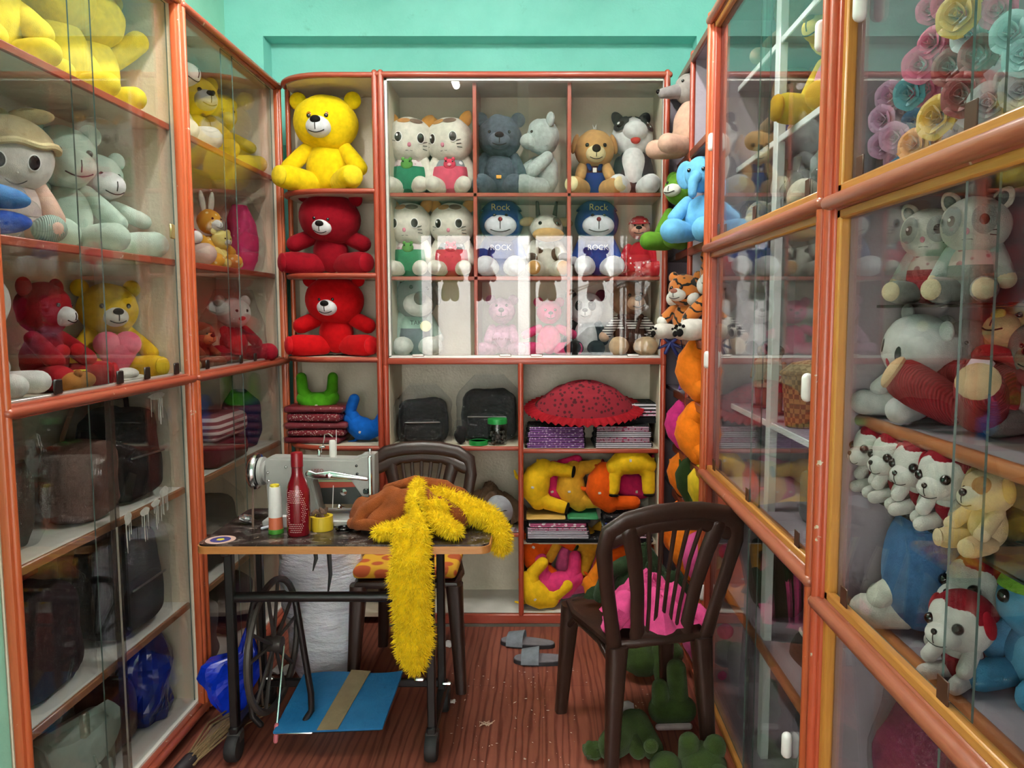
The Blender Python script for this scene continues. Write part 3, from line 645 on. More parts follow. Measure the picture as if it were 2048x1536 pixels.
def badge(P, HT, hc, hr, tc_, to):
    P('ribbon_loop', pla('#e8e6e2', .6), lambda m: m.path([(0, 0, hc[2] + hr[2]), (-.03, 0, hc[2] + hr[2] + .08), (-.015, 0, hc[2] + hr[2]), (.03, 0, hc[2] + hr[2] + .09), (.015, 0, hc[2] + hr[2])], .008, 6), HT)
    P('badge', pla('#dedad2', .5), lambda m: m.box(-.03, .03, -to[1] * 1.15, -to[1], .33, .40, .006))
    P('strap', fab('#1f2f6a'), lambda m: [m.cap((s * .12, -.1, .53), (s * .07, -.19, .38), .03, .03, 10) for s in (-1, 1)])
critter('teddy_bear', 'tan bear in blue dungarees beside the black and white dog plush', 'teddy bear', pos(1187, YC - .03, r1), .315, .0, '#c1935c', '#ddcc9c', '#e3d4a4', nose=fab('#35231f'), nosr=(.065, .04, .06), ears='dog', earc='#b98a55', head=(.30, .25, .29, .69), muzr=(.15, .1, .13), muzz=-.09, turn=(.1, 0, .04), eyegap=.13, eyez=.05, eyer=.032, arms='front', legs='out', pants=fab('#25377c'), shirt=fab('#5a1f2a'), extra=badge, footr=.13)
def dogface(P, HT, hc, hr, tc_, to):
    for s in (-1, 1):
        p = front(hc, hr, s * .165, .07); n = fnormal(hc, hr, p); e = P('printed_eye', pla('#0d0d10', .2), lambda m: disc(m, p + n * .012, n, .05, .06, .010, roll=.3 * s), HT)
        P('eye_highlight', pla('#f4f4f4', .4), lambda m: [disc(m, p + n * .021 + Vector((-.015, 0, .02)), n, .018, .02, .004), disc(m, p + n * .021 + Vector((.015, 0, -.02)), n, .012, .013, .004)], HT, e)
    P('bib', fab('#dfe0df'), lambda m: m.ell((0, -.05, .36), (.155, .165, .25), None, 22, 16))
critter('dog_plush', 'black and white dog plush with red tongue looking up on the top shelf', 'plush dog', (pos(1264, YC, r1)[0], YC + .01, r1), .42, -.05, '#2e2e31', '#d9dada', None, nose=None, mouth=False, ears='up', earc='#333136', head=(.25, .22, .24, .73), head_c='#d9dada', muzr=(.15, .13, .12), muzz=-.02, turn=(-.32, 0, .12), torso=(.2, .17, .3), eyes=None, arms=(((.15, -.04, .42), (.19, -.17, .13)),) * 2, legs='front', tongue='#c9413a', extra=dogface, leg_c='#dfe0e0', patch=[(-.155, .10, .105, .13, '#2a2a2d'), (.155, .10, .105, .13, '#2a2a2d'), (-.10, .19, .10, .07, '#2a2a2d'), (.10, .19, .10, .07, '#2a2a2d')])
# bears with blue caps
def cap_hat(col, lettering=None, brim=None, dot=None, low=1.28):
    def f(P, HT, hc, hr):
        mt = dot or fab(col)
        h_ = P('cap', mt, lambda m: band(m, (hc[0], hc[1] + .01, hc[2] + .02), tuple(x * 1.07 for x in hr), .02, low), HT)
        if brim: P('cap_brim', mt, lambda m: m.ell((0, hc[1] - hr[1] * .8, hc[2] + hr[2] * .42), (hr[0] * .8, hr[1] * .55, .02), (.2, 0, 0), 20, 8), HT, h_)
    return f
GOLD = pla('#b9a860', .5); WTXT = pla('#d6d6de', .6)
for px, w, lab in ((1003, 'a', 'round blue bear in blue hooded cap and shirt, beside the calico cats'), (1193, 'b', 'round blue bear in blue hooded cap and shirt, beside the small red dressed bear')):
    critter('hooded_bear_plush', lab, 'plush toy', pos(px, YC - .005, r2), .365, 0 if w == 'a' else .03, '#24468e', '#d9dce2', '#dfe2e8', nose=fab('#8a2a33'), nosr=(.03, .03, .03), muzr=(.21, .09, .14), muzz=-.07, ears=None, head=(.29, .24, .27, .70), eyegap=.075, eyez=.07, eyer=.024, hat=cap_hat('#1f4a8c', low=1.08), arms='side', paw='#dfe3ea', limb='#2a52a0', legs='front', leg_c='#dfe2ea', footr=.135, legr=.1, txt=[('ROCK', .1, WTXT, .36, -.206), ('Rock', .12, GOLD, .875, -.232)])
# cow
def cowx(P, HT, hc, hr, tc_, to):
    for s in (-1, 1): P('horn', fab('#5f5348'), lambda m: m.cap((s * .12, 0, hc[2] + hr[2] * .85), (s * .14, 0, hc[2] + hr[2] + .16), .035, .022, 12), HT)
    P('spot', fab('#4f4238'), lambda m: [disc(m, front(tc_, to, .12, .05), fnormal(tc_, to, front(tc_, to, .12, .05)), .07, .09, .015), disc(m, front(tc_, to, -.1, .1), fnormal(tc_, to, front(tc_, to, -.1, .1)), .05, .04, .015)])
critter('cow_plush', 'cream and brown cow plush with horns between the two blue capped bears', 'plush cow', pos(1092, YC, r2), .335, .08, '#d4d2c6', '#c9a269', '#c2955a', nose=None, ears='cow', earc='#bba074', head=(.235, .2, .2, .70), muzr=(.23, .12, .10), muzz=-.11, turn=(.1, 0, .1), eyegap=.12, eyez=.07, eyer=.028, arms='front', paw='#4f4238', legs='front', patch=[(.13, .1, .08, .07, '#5f5044')], extra=cowx, mouth=False)
# small red dressed bear with polka-dot hat
POLK = dots('#b5202c', '#e9e4e0', 46, .22, .3)
critter('small_bear_plush', 'small bear in red dress and red polka-dot hat beside a blue capped bear', 'plush toy', (pos(1277, YC, r2)[0], YC, r2), .30, -.15, '#b3202e', '#d9a08c', None, nose=NOSE, ears=None, head=(.17, .16, .17, .78), head_c='#d7a28e', muzr=(.12, .09, .08), muzz=-.06, hat=cap_hat('#b5202c', brim=1, dot=POLK), arms='side', limb='#b3202e', paw='#e0e0e0', legs='out', leg_c='#c02a33', torso=(.2, .16, .28), pants=POLK, eyegap=.06)
# bottom row
def bigmuz(P, HT, hc, hr, tc_, to):
    P('smile_stitching', THREAD, lambda m: m.path([front(hc, hr, x, -.11 + 1.6 * (x + .02) ** 2 * 2, .012) for x in (-.17, -.13, -.08, -.02, .04, .1, .14)], .008, 8), HT)
    P('round_tag', pla('#e6dfa8', .5), lambda m: disc(m, (.12, -to[1] - .03, .36), (0, -1, 0), .07, .07, .006))
critter('koala_plush', 'grey plush with big brown nose and mint jumper at the end of the bottom row', 'plush toy', pos(826, YC, r3), .385, .25, '#8b8986', '#d0ccc4', None, nose=fab('#5a3d30'), nosr=(.075, .06, .085), ears='dog', earc='#9a9894', head=(.27, .22, .27, .71), muzr=(.19, .09, .15), muzz=-.10, mouth=False, eyegap=.1, eyez=.13, eyer=.024, turn=(0, .08, .1), shirt=fab('#9cb8a8'), pants=fab('#6c7078'), limb='#a9beb1', paw='#d4d4cc', arms='side', legs='front', leg_c='#cfd0c8', footr=.12, extra=bigmuz, txt=[('TAK', .075, THREAD, .40, -.20)])
MAUVE = '#c58aa8'
critter('teddy_bear', 'mauve pink bear holding a heart cushion in the bottom row', 'teddy bear', pos(1004, YC - .02, r3), .285, 0, fab(MAUVE, .95, .5, .25, 50, .7), MAUVE, None, nose=pla('#1a1416', .3), nosr=(.05, .035, .04), head=(.22, .19, .22, .76), ears='bear', muzr=(.13, .11, .10), muzz=-.05, arms='front', legs='out', heart='#cc8fb0', txt=[('Just For You', .062, pla('#8e2348', .6), .29, -.287)], eyez=.09, eyer=.025, furry=1)
critter('teddy_bear', 'hot pink bear in plastic beside the mauve bear in the bottom row', 'teddy bear', pos(1098, YC, r3), .275, .1, '#e0457e', '#e2568c', '#e8548c', nose=EYE, head=(.22, .19, .21, .76), arms='wide', legs='wide', footr=.12, eyer=.024)
critter('panda_plush', 'black and white panda plush half hidden behind the striped shirt bear', 'plush panda', pos(1172, YC + .02, r3), .32, -.1, '#d9dadc', '#e0e0e0', '#1c1c1f', ears='bear', earc='#1b1b1e', limb='#1d1d20', head=(.27, .22, .25, .70), patch=[(-.1, .05, .06, .08, '#17171a'), (.1, .05, .06, .08, '#17171a')], arms='side', legs='front', eyer=.028, eyez=.06)
STRP = stripes('#2b1a18', '#d8d2cc', 26)
def dung(P, HT, hc, hr, tc_, to):
    P('collar', knit('#4a2c20'), lambda m: m.torus((0, -.02, .5), .15, .04, None, 24, 10)); P('strap', knit('#4a2c20'), lambda m: [m.path([(s * .12, -.14, .47), (s * .08, -.2, .36), (s * .05, -.2, .24)], .025, 8) for s in (-1, 1)])
critter('teddy_bear', 'brown bear in striped shirt and ribbed brown dungarees', 'teddy bear', pos(1262, YC - .015, r3), .36, .0, '#8d6a54', '#cda78c', '#d3b490', nose=EYE, head=(.27, .22, .24, .74), turn=(0, -.12, .35), muzr=(.13, .11, .10), muzz=-.06, ears='bear', arms='down', limb=STRP, paw='#cfa88c', legs='front', leg_c='#d0b08e', shirt=STRP, pants=knit('#4a2c20', 60), extra=dung, footr=.13, armr=.07, eyez=.06, eyer=.024)
# ------------------------------------------------------------------ sewing table and machine
BLK = pla('#161313', .4, 0, .5, .1, 30); TZ = .76
def X_(px, py, Y): return atY(px, py, Y).x
def Z_(py, Y): return atY(CX, py, Y).z
def tabletop_mat():
    m, nt, b = newmat('worn_dark_laminate'); f, _ = noise_tex(nt, 14, 6, (1, 1.5, 1), .7); g, _ = noise_tex(nt, 90, 4)
    c = mixcol(nt, ramp(nt, f, .5, .72), lin('#2b2220'), lin('#7a6f68')); c = mixcol(nt, ramp(nt, g, .66, .74), c, lin('#a8998c'))
    nt.links.new(c, b.inputs['Base Color']); b.inputs['Roughness'].default_value = .25; bump(nt, b, g, .08, .002); return m
tb = thing('sewing_table', 'treadle sewing table with dark worn top, wood edge and black iron stand on castors', 'sewing table')
tx0, tx1, ty0, ty1 = -1.112, -.168, 2.415, 2.885
def rrect(x0, x1, y0, y1, r, n=6):
    p = []
    for cx_, cy_, a in ((x1 - r, y1 - r, 0), (x0 + r, y1 - r, 1), (x0 + r, y0 + r, 2), (x1 - r, y0 + r, 3)):
        p += [(cx_ + r * math.cos(PI / 2 * (a + i / n)), cy_ + r * math.sin(PI / 2 * (a + i / n))) for i in range(n + 1)]
    return p
obj('tabletop', M().prism(rrect(tx0 + .004, tx1 - .004, ty0 + .004, ty1 - .004, .03), TZ - .006, TZ, 'xy'), tabletop_mat(), tb)
obj('edge_band', M().prism(rrect(tx0, tx1, ty0, ty1, .032), TZ - .03, TZ - .0062, 'xy'), wood('#b5743c', '#cf9052', 'x', .35, 14, .2), tb)
lx, rx = -1.035, -.372
for s, x in ((0, lx), (1, rx)):
    lg = obj('side_frame', M().box(x - .014, x + .014, 2.48, 2.51, .09, TZ - .03, .004).box(x - .014, x + .014, 2.74, 2.77, .09, TZ - .03, .004).box(x - .016, x + .016, 2.47, 2.83, .085, .115, .005).box(x - .014, x + .014, 2.46, 2.84, TZ - .055, TZ - .032, .004), BLK, tb)
    for y in (2.475, 2.80):
        obj('castor_fork', M().box(x - .022, x + .022, y - .006, y + .045, .055, .10, .008), pla('#3c3836', .5), lg)
        obj('castor', M().lathe([(.006, -.02), (.04, -.02), (.045, -.012), (.045, .012), (.04, .02), (.006, .02)], (x, y + .0, .046), 24, 'x'), pla('#1e1e1f', .65), lg)
obj('cross_bar', M().path([(lx, 2.50, .555), (-.93, 2.50, .558), (rx, 2.50, .558)], .017, 12), BLK, tb)
obj('cross_bar', M().box(lx, rx, 2.745, 2.765, .12, .15, .004), BLK, tb)
obj('axle', M().path([(-.90, 2.50, .085), (-.78, 2.50, .085)], .007, 8), CHROME, tb)
# belt guard: bent tube, and spoked drive wheel
gx = -.985
loop = [(gx + a * .82, 2.52 + a * .10, z) for a, z in ((.03, .10), (.0, .13), (-.01, .2), (0, .46), (.02, .53), (.06, .556), (.14, .557), (.185, .53), (.195, .46), (.235, .2), (.235, .14), (.2, .095), (.15, .08))]
obj('belt_guard', M().path(loop, .011, 10), BLK, tb)
wc = Vector((-.955, 2.66, .325)); R_ = .225; wm = M(); wm.T = Matrix.Translation(wc) @ Matrix.Rotation(-.05, 4, 'Z')
wm.path([(0, R_ * math.cos(2 * PI * i / 40), R_ * math.sin(2 * PI * i / 40)) for i in range(40)], .012, 8, False, None, 0, True)
for i in range(5):
    a = 2 * PI * i / 5 + .3
    for d in (-.22, .22): wm.path([(0, .02 * math.cos(a), .02 * math.sin(a)), (0, R_ * math.cos(a + d), R_ * math.sin(a + d))], .007, 6)
wm.lathe([(.0, -.03), (.026, -.03), (.03, 0), (.026, .03), (0, .03)], (0, 0, 0), 16, 'x')
obj('drive_wheel', wm, pla('#4a4541', .5, .3, .5, .2), tb)
rod = obj('pitman_rod', M().path([(-.91, 2.63, .33), (-.905, 2.52, .10)], .0045, 8), CHROME, tb); obj('rod_socket', M().path([(-.905, 2.52, .10), (-.905, 2.505, .052)], .008, 8), pla('#cf6f78', .5), rod)
obj('drive_belt', M().path([(X_(505, 960, 2.70), 2.705, Z_(930, 2.70)), (-1.0, 2.62, TZ), (-.99, 2.60, .5), (-.965, 2.56, .15)], .004, 6), pla('#5e4a3e', .7), tb)
pd = M(); pd.T = Matrix.Translation((X_(682, 1420, 2.62), 2.63, .125)) @ Matrix.Rotation(.24, 4, 'X') @ Matrix.Rotation(-.05, 4, 'Y')
pd.box(-.175, .165, -.135, .125, -.012, 0, .01, 2); pl_ = obj('treadle', pd, BLK, tb)
pd = M(); pd.T = Matrix.Translation((X_(682, 1420, 2.62), 2.63, .125)) @ Matrix.Rotation(.24, 4, 'X') @ Matrix.Rotation(-.05, 4, 'Y')
obj('treadle_mat', pd.grid(20, 14, lambda u, v: (-.185 + .37 * u + .02 * (v - .5), -.145 + .285 * v, .012 + .008 * math.sin(u * 6) * v), .008), paint('#1b6fa8', '#2a82ba', 8, .45, .4, '#16405c'), pl_)
pd = M(); pd.T = Matrix.Translation((X_(682, 1420, 2.62), 2.63, .125)) @ Matrix.Rotation(.24, 4, 'X') @ Matrix.Rotation(-.05, 4, 'Y')
obj('tape_patch', pd.grid(10, 14, lambda u, v: (-.045 + .07 * u + .05 * v, -.147 + .289 * v, .0165 + .008 * math.sin((.40 + .2 * u) * 6) * v), .003), paint('#8c7a5c', '#a08e6c', 12, .4, .4, '#4a3d30'), pl_)
for x, z in ((rx - .08, .155), (rx + .02, .14), (lx + .03, .16)): obj('bolt', M().path([(x - .012, 2.735, z), (x + .012, 2.735, z)], .008, 8), CHROME, tb)
for x, n in ((X_(628, 1130, 2.55), .1), (X_(656, 1130, 2.55), .19)): obj('dangling_strap', M().path([(x, 2.56, TZ - .03), (x + .006, 2.555, TZ - .03 - n * .6), (x - .004, 2.55, TZ - .03 - n)], [.009, .007, .002], 6, True, (0, 1, 0, .3)), pla('#141212', .6), tb)
def seal(P=None):
    m = M(); c = (X_(433, 1075, 2.44), 2.47, TZ + .0006); o = obj('round_sticker', m.lathe([(.0, 0), (.047, 0), (.047, .0008), (0, .0008)], c, 28), pla('#c9a79a', .5), tb)
    obj('sticker_ring', M().lathe([(.0, .0008), (.032, .0008), (.032, .0013), (0, .0013)], c, 24), pla('#3c3a78', .5), o); obj('sticker_emblem', M().lathe([(.0, .0014), (.014, .0014), (.0, .002)], c, 5), pla('#d8c438', .5), o)
seal()
# machine
MG = paint('#9c9c98', '#aaaaa5', 10, .35, .1); YM = 2.71
sm = thing('sewing_machine', 'grey iron sewing machine with chrome handwheel on the worn table', 'sewing machine', (0, 0, 0))
def mp(cx_, cy_, Y=YM - .035):
    p = atY(480 + cx_ / 6.827, 860 + cy_ / 6.827, Y); return (p.x, p.z)
BASEZ = TZ + .001
def prof(pts): return [mp(*p) for p in pts]
bed0, bed1 = mp(335, 0)[0], mp(1840, 0)[0]
obj('bed', M().box(bed0, bed1 - .0, YM - .09, YM + .09, BASEZ, BASEZ + .022, .004), MG, sm)
body = prof([(330, 430), (350, 395), (400, 375), (1540, 398), (1600, 380), (1650, 345), (1760, 335), (1830, 340), (1835, 700), (1830, 950), (1780, 985), (1700, 975), (1680, 940), (1500, 680), (1440, 665), (1010, 665), (985, 700)]) + [mp(1060, 1000), (mp(1080, 0)[0], BASEZ + .02), (mp(350, 0)[0], BASEZ + .02), mp(350, 740), mp(330, 700)]
bmx = bmesh.new()
vs_ = [bmx.verts.new((x, YM - .035, z)) for x, z in body]; fc = bmx.faces.new(vs_); ex = bmesh.ops.extrude_face_region(bmx, geom=[fc])
for v in ex['geom']:
    if isinstance(v, bmesh.types.BMVert): v.co.y += .075
bmesh.ops.bevel(bmx, geom=[e for e in bmx.edges if abs(e.verts[0].co.y - e.verts[1].co.y) < 1e-5], offset=.008, segments=2, affect='EDGES')
bmx.verts.index_update(); mm = M(); mm.add([v.co.copy() for v in bmx.verts], [tuple(v.index for v in f.verts) for f in bmx.faces]); bmx.free()
obj('arm', mm, MG, sm)
wx, wz = mp(200, 560, YM)
wheel = obj('handwheel', M().lathe([(.0, -.012), (.052, -.012), (.058, -.008), (.064, 0), (.066, .008), (.062, .016), (.045, .02), (.030, .026), (0, .026)], (wx, YM, wz), 36, 'x'), CHROME, sm)
obj('wheel_disc', M().lathe([(.03, .02), (.05, .022), (.05, .034), (.038, .038), (.042, .048), (.02, .05), (.0, .05)], (wx, YM, wz), 30, 'x'), MG, wheel)
fx, fz = mp(1770, 650); obj('face_plate', M().box(mp(1745, 0)[0], mp(1800, 0)[0], YM - .05, YM - .036, mp(0, 980)[1], mp(0, 345)[1], .004), CHROME, sm)
obj('screw_knob', M().lathe([(.0, 0), (.004, 0), (.004, .012), (.008, .012), (.008, .02), (0, .022)], (fx, YM - .02, mp(0, 340)[1]), 12), CHROME, sm)
lever = [(x, YM - .048, z) for x, z in prof([(950, 590), (1050, 620), (1240, 605), (1450, 630), (1740, 660)])]
obj('lever', M().path(lever, [.012, .011, .014, .010, .006], 10, True, (0, 1, 0, .4)), CHROME, sm)
ax_, az_ = mp(1235, 605); obj('lever_pin', M().lathe([(0, 0), (.009, 0), (.009, -.01), (0, -.012)], (ax_, YM - .054, az_), 14, 'y'), CHROME, sm)
for cx_, cy_, mt in ((625, 505, STEEL), (1590, 490, BLACK), (1600, 600, BLACK), (380, 580, STEEL), (390, 690, CHROME)):
    x, z = mp(cx_, cy_); obj('screw', M().lathe([(0, 0), (.005, 0), (.004, -.004), (0, -.005)], (x, YM - .035, z), 10, 'y'), mt, sm)
nx, nz = mp(1720, 1000); obj('needle_bar', M().path([(nx, YM - .02, mp(0, 640)[1]), (nx, YM - .02, BASEZ + .03)], .004, 8), CHROME, sm); obj('presser_foot', M().box(nx - .01, nx + .01, YM - .04, YM, BASEZ + .024, BASEZ + .03, .002), CHROME, sm)
obj('thread_guide', M().box(nx - .008, nx + .012, YM - .045, YM - .03, mp(0, 870)[1], mp(0, 800)[1], .003), BLACK, sm)
obj('inner_plate', M().add([(p[0], YM - .005, p[1]) for p in prof([(1040, 690), (1500, 700), (1680, 960), (1690, 1040), (1110, 1040)])], [(0, 1, 2, 3, 4)]), pla('#2a2c2a', .3), sm)
obj('label_strip', M().add([(p[0], YM - .007, p[1]) for p in prof([(1040, 735), (1540, 735), (1590, 800), (1070, 815)])], [(0, 1, 2, 3)]), pla('#b5452f', .5), sm); obj('label_strip', M().add([(p[0], YM - .0072, p[1]) for p in prof([(1030, 700), (1520, 700), (1540, 732), (1040, 732)])], [(0, 1, 2, 3)]), pla('#9fae84', .5), sm)
kx, kz = mp(1390, 870); obj('tension_knob', M().lathe([(0, 0), (.012, 0), (.012, -.005), (.006, -.008), (0, -.012)], (kx, YM - .007, kz), 16, 'y'), CHROME, sm)
kx, kz = mp(1380, 1025); obj('lever_ball', M().ell((kx, YM - .06, kz), .010).path([(kx, YM - .06, kz), (kx + .01, YM - .03, kz - .008)], .003, 6), CHROME, sm)
sx, sz = mp(1040, 385); obj('spool_pin', M().path([(sx, YM, sz), (sx, YM, sz + .02)], .006, 8).path([(sx + .008, YM, sz + .015), (sx + .01, YM, sz + .035), (sx + .015, YM, sz + .04), (sx + .022, YM, sz + .078), (sx + .035, YM, sz + .082), (sx + .05, YM, sz + .07)], .0022, 6).box(sx + .002, sx + .022, YM - .008, YM + .008, sz + .03, sz + .038, .002), CHROME, sm)
bx_, bz_ = mp(1230, 395); obj('spool', M().lathe([(0, 0), (.010, 0), (.0115, .006), (.0115, .056), (.010, .062), (0, .062)], (bx_, YM, bz_ - .002), 18), pla('#e4e2dc', .7), sm)
text_mesh('USEO', .017, pla('#8a2c2c', .5), sm, 'maker_lettering', (mp(1060, 555)[0], YM - .0363, mp(1060, 555)[1]), (PI / 2, 0, 0), .0004)
obj('thread', M().path([(bx_ + .02, YM - .02, bz_ + .1), (bx_ + .018, YM - .02, bz_)], .0012, 5).path([(mp(1300, 740)[0], YM - .06, mp(0, 740)[1]), (mp(1290, 1040)[0], YM - .06, mp(0, 1040)[1])], .0013, 5), pla('#e2e0dc', .8), sm)
# bottle
def lathe_thing(name, label, cat, x, y, z, part, prof_, mat, group=None):
    t = thing(name, label, cat, (x, y, z), 0, group); obj(part, M().lathe(prof_, (0, 0, 0), 32), mat, t); return t
by = 2.535; bxx = X_(598, 1060, by)
bt = lathe_thing('water_bottle', 'translucent crimson water bottle with dotted band on the sewing table', 'bottle', bxx, by, TZ + .001, 'body', [(0, 0), (.036, 0), (.0385, .005), (.0385, .13), (.037, .15), (.03, .175), (.021, .198), (.0185, .21), (.0185, .228), (0, .228)], pla('#7d0f1c', .16, 0, .6, coat=.6))
obj('cap', M().lathe([(0, .229), (.0195, .229), (.0195, .272), (.0175, .277), (0, .277)]), pla('#86141f', .3), bt)
dm = M()
for i in range(22):
    for k in range(-9, 10):
        a = -PI / 2 + k * .15 + (.075 if i % 2 else 0); z = .016 + i * .0066
        if abs(k) > 7 - abs(i - 11) * .32 or (abs(k + .3) < 3.4 and 4 < i < 15): continue
        n = Vector((math.cos(a), math.sin(a), 0)); disc(dm, Vector((.0385 * n.x, .0385 * n.y, z)), n, .0015, .0015, .0009, 6)
obj('dot_print', dm, pla('#e8b8b8', .4), bt)
cn = lathe_thing('thread_cone', 'white thread cone with orange and green base beside the crimson bottle', 'thread cone', X_(552, 1056, 2.55), 2.55, TZ + .001, 'thread', [(0, .055), (.022, .055), (.0235, .06), (.019, .15), (.017, .158), (0, .158)], pla('#e9e8e4', .8, bs=.2))
obj('base', M().lathe([(0, .015), (.0235, .015), (.0225, .05), (.0225, .055), (0, .055)]), pla('#d9704e', .4), cn); obj('base_rim', M().lathe([(0, 0), (.025, 0), (.025, .015), (0, .015)]), pla('#4f9a34', .4), cn); obj('top_rim', M().lathe([(0, .158), (.015, .158), (.015, .165), (.007, .165), (.007, .16), (0, .16)]), pla('#e0cc3a', .4), cn)
tr_ = thing('tape_roll', 'yellow roll of adhesive tape lying flat beside the bottle', 'tape', (X_(644, 1045, 2.59), 2.59, TZ + .001)); obj('tape', M().lathe([(.026, 0), (.037, 0), (.037, .048), (.026, .048), (.026, 0)], caps=False), pla('#d3b22c', .35), tr_)
sp = tag(obj('cloth_scraps', M().path([(-.015, 0, .03), (-.01, .01, .05), (.0, -.006, .062), (.01, .008, .055), (.018, 0, .07)], [.008, .011, .012, .011, .005], 8, True, (0, 1, 0, .5), .3).path([(.01, -.01, .03), (-.005, .005, .05), (-.02, 0, .058), (-.028, -.004, .052)], .008, 8, True, None, .3), fab('#6d5648')), 'brown cloth scraps stuffed inside the yellow tape roll', 'scraps'); sp.location = (X_(644, 1045, 2.59), 2.59, TZ + .006)
sb = thing('small_white_box', 'small white spool box behind the crimson bottle', 'box', (X_(570, 1045, 2.62), 2.62, TZ + .001)); obj('body', M().box(-.012, .012, -.012, .012, 0, .04, .002), pla('#d8d4d2', .5), sb)
pn = tag(obj('pen', M().path([(X_(527, 1050, 2.6), 2.585, TZ + .006), (X_(545, 1040, 2.6), 2.63, TZ + .006)], [.005, .004], 10), pla('#c9ccd4', .3)), 'silver pen lying by the thread cone', 'pen')
fo = tag(obj('crumpled_foil', M().ell((X_(493, 1030, 2.66), 2.66, TZ + .019), (.03, .025, .015), (0, .3, .4), 10, 7, 1, .5), pla('#cfcfd2', .2, .9), None, False), 'crumpled silver foil scrap near the handwheel', 'foil')
hk = thing('cable_loop', 'small black cable loop by the machine needle', 'cable', (X_(690, 1050, 2.6), 2.585, TZ + .001)); obj('loop', M().torus((0, 0, .006), .024, .005, None, 24, 8).torus((.035, .012, .006), .018, .004, None, 20, 8), BLACK, hk)
# brown plush cloth
def heap(name, label, cat, fn, mat, nu=44, nv=30, th=.012):
    t = obj(name, M().grid(nu, nv, fn, th), mat); return tag(t, label, cat)
bx0, bx1 = X_(706, 1060, 2.6), X_(952, 1010, 2.66)
BRN = fab('#8f4a20', .95, .6, .28, 26, .8)
def brown(u, v):
    a = 2 * PI * u; r = math.sin(PI * min(v, .999) / 2); cx_ = (bx0 + bx1) / 2; w = (bx1 - bx0) / 2
    k = 1 + .08 * math.sin(5 * a) + .05 * math.sin(9 * a + 1)
    x = cx_ + w * r * k * math.cos(a); y = 2.635 + .115 * r * k * math.sin(a)
    s = (x - cx_) / w; base = .115 * math.cos(PI * min(v, 1) / 2) ** .6 * (1 - .25 * s * s + .12 * s)
    z = TZ + .018 + base + .022 * math.sin(9 * s + 5 * (y - 2.6) / .1 + 1.2 * math.sin(6 * s)) * (1 - v ** 3) + .012 * noise.noise((x * 22, y * 22, 3))
    return (x, y, max(TZ + .014, z))
bc = thing('brown_plush_cloth', 'crumpled rust brown plush cloth heaped on the table under the yellow pelt', 'cloth'); obj('cloth', M().grid(72, 26, brown, .01), BRN, bc)
for pts, r in (([(.08, .1, .02), (.12, .16, .055), (.3, .3, .1), (.52, .3, .11), (.6, .18, .085), (.5, .1, .07)], .024), ([(.28, .6, .11), (.5, .62, .14), (.75, .55, .125), (.95, .5, .07)], .022), ([(.02, .2, .015), (.1, .05, .02), (.2, .02, .018), (.3, .03, .02)], .02)):
    obj('fold', M().path([(bx0 + (bx1 - bx0) * a, 2.52 + .2 * b, TZ + .016 + z) for a, b, z in pts], r, 12, True, None, .25), BRN, bc)
# yellow shaggy pelt with real pile
YL = fab('#f0c514', .95, .4, .2, 40, .5); yp = thing('yellow_shaggy_pelt', 'bright yellow shaggy plush pelt hanging over the table front', 'plush fabric')
def yz(py, Y): return Z_(py, Y)
YE = 2.382; F_ = M()
cen = [(838, 1030, 2.60, .06), (832, 1060, 2.50, .058), (825, 1090, 2.425, .054), (822, 1120, YE, .058), (822, 1160, YE, .066), (824, 1200, YE, .062), (826, 1240, YE, .054), (828, 1280, YE, .059), (828, 1310, YE, .052), (830, 1330, YE, .03)]
def ribbon(pts, mt, flatn, ratio):
    P3 = [(X_(a, b, Y), Y, max(yz(b, Y), TZ + .022) if Y > 2.41 and k < 3 else yz(b, Y)) for k, (a, b, Y, r) in enumerate(pts)]
    return P3
P3 = ribbon(cen, None, None, 0); P3[0] = (P3[0][0], 2.60, TZ + .115); P3[1] = (P3[1][0], 2.50, TZ + .085); P3[2] = (P3[2][0], 2.42, TZ + .045)
F_.path(P3, [c_[3] for c_ in cen], 18, True, (0, 1, .3, .42), .12)
F_.path([(X_(855, 1040, 2.55), 2.56, TZ + .08), (X_(880, 1055, 2.5), 2.50, TZ + .055), (X_(905, 1062, 2.48), 2.47, TZ + .035)], [.05, .042, .035], 14, True, (0, .4, 1, .6), .12)
F_.path([(X_(822, 1070, 2.47), 2.475, TZ + .05), (X_(790, 1072, 2.45), 2.455, TZ + .04), (X_(762, 1078, 2.44), 2.445, TZ + .035)], [.036, .03, .026], 14, True, (0, .4, 1, .7), .12)
F_.path([(X_(880, 1025, 2.62), 2.61, TZ + .10), (X_(935, 1035, 2.62), 2.60, TZ + .07), (X_(980, 1045, 2.62), 2.59, TZ + .045), (X_(1000, 1068, 2.6), 2.575, TZ - .005), (X_(1003, 1085, 2.58), 2.565, TZ - .045)], [.045, .04, .036, .034, .03], 14, True, None, .12)
F_.ell((X_(860, 1030, 2.6), 2.575, TZ + .075), (.09, .075, .05), None, 22, 14, 1, .2)
yb = obj('backing', F_, YL, yp)
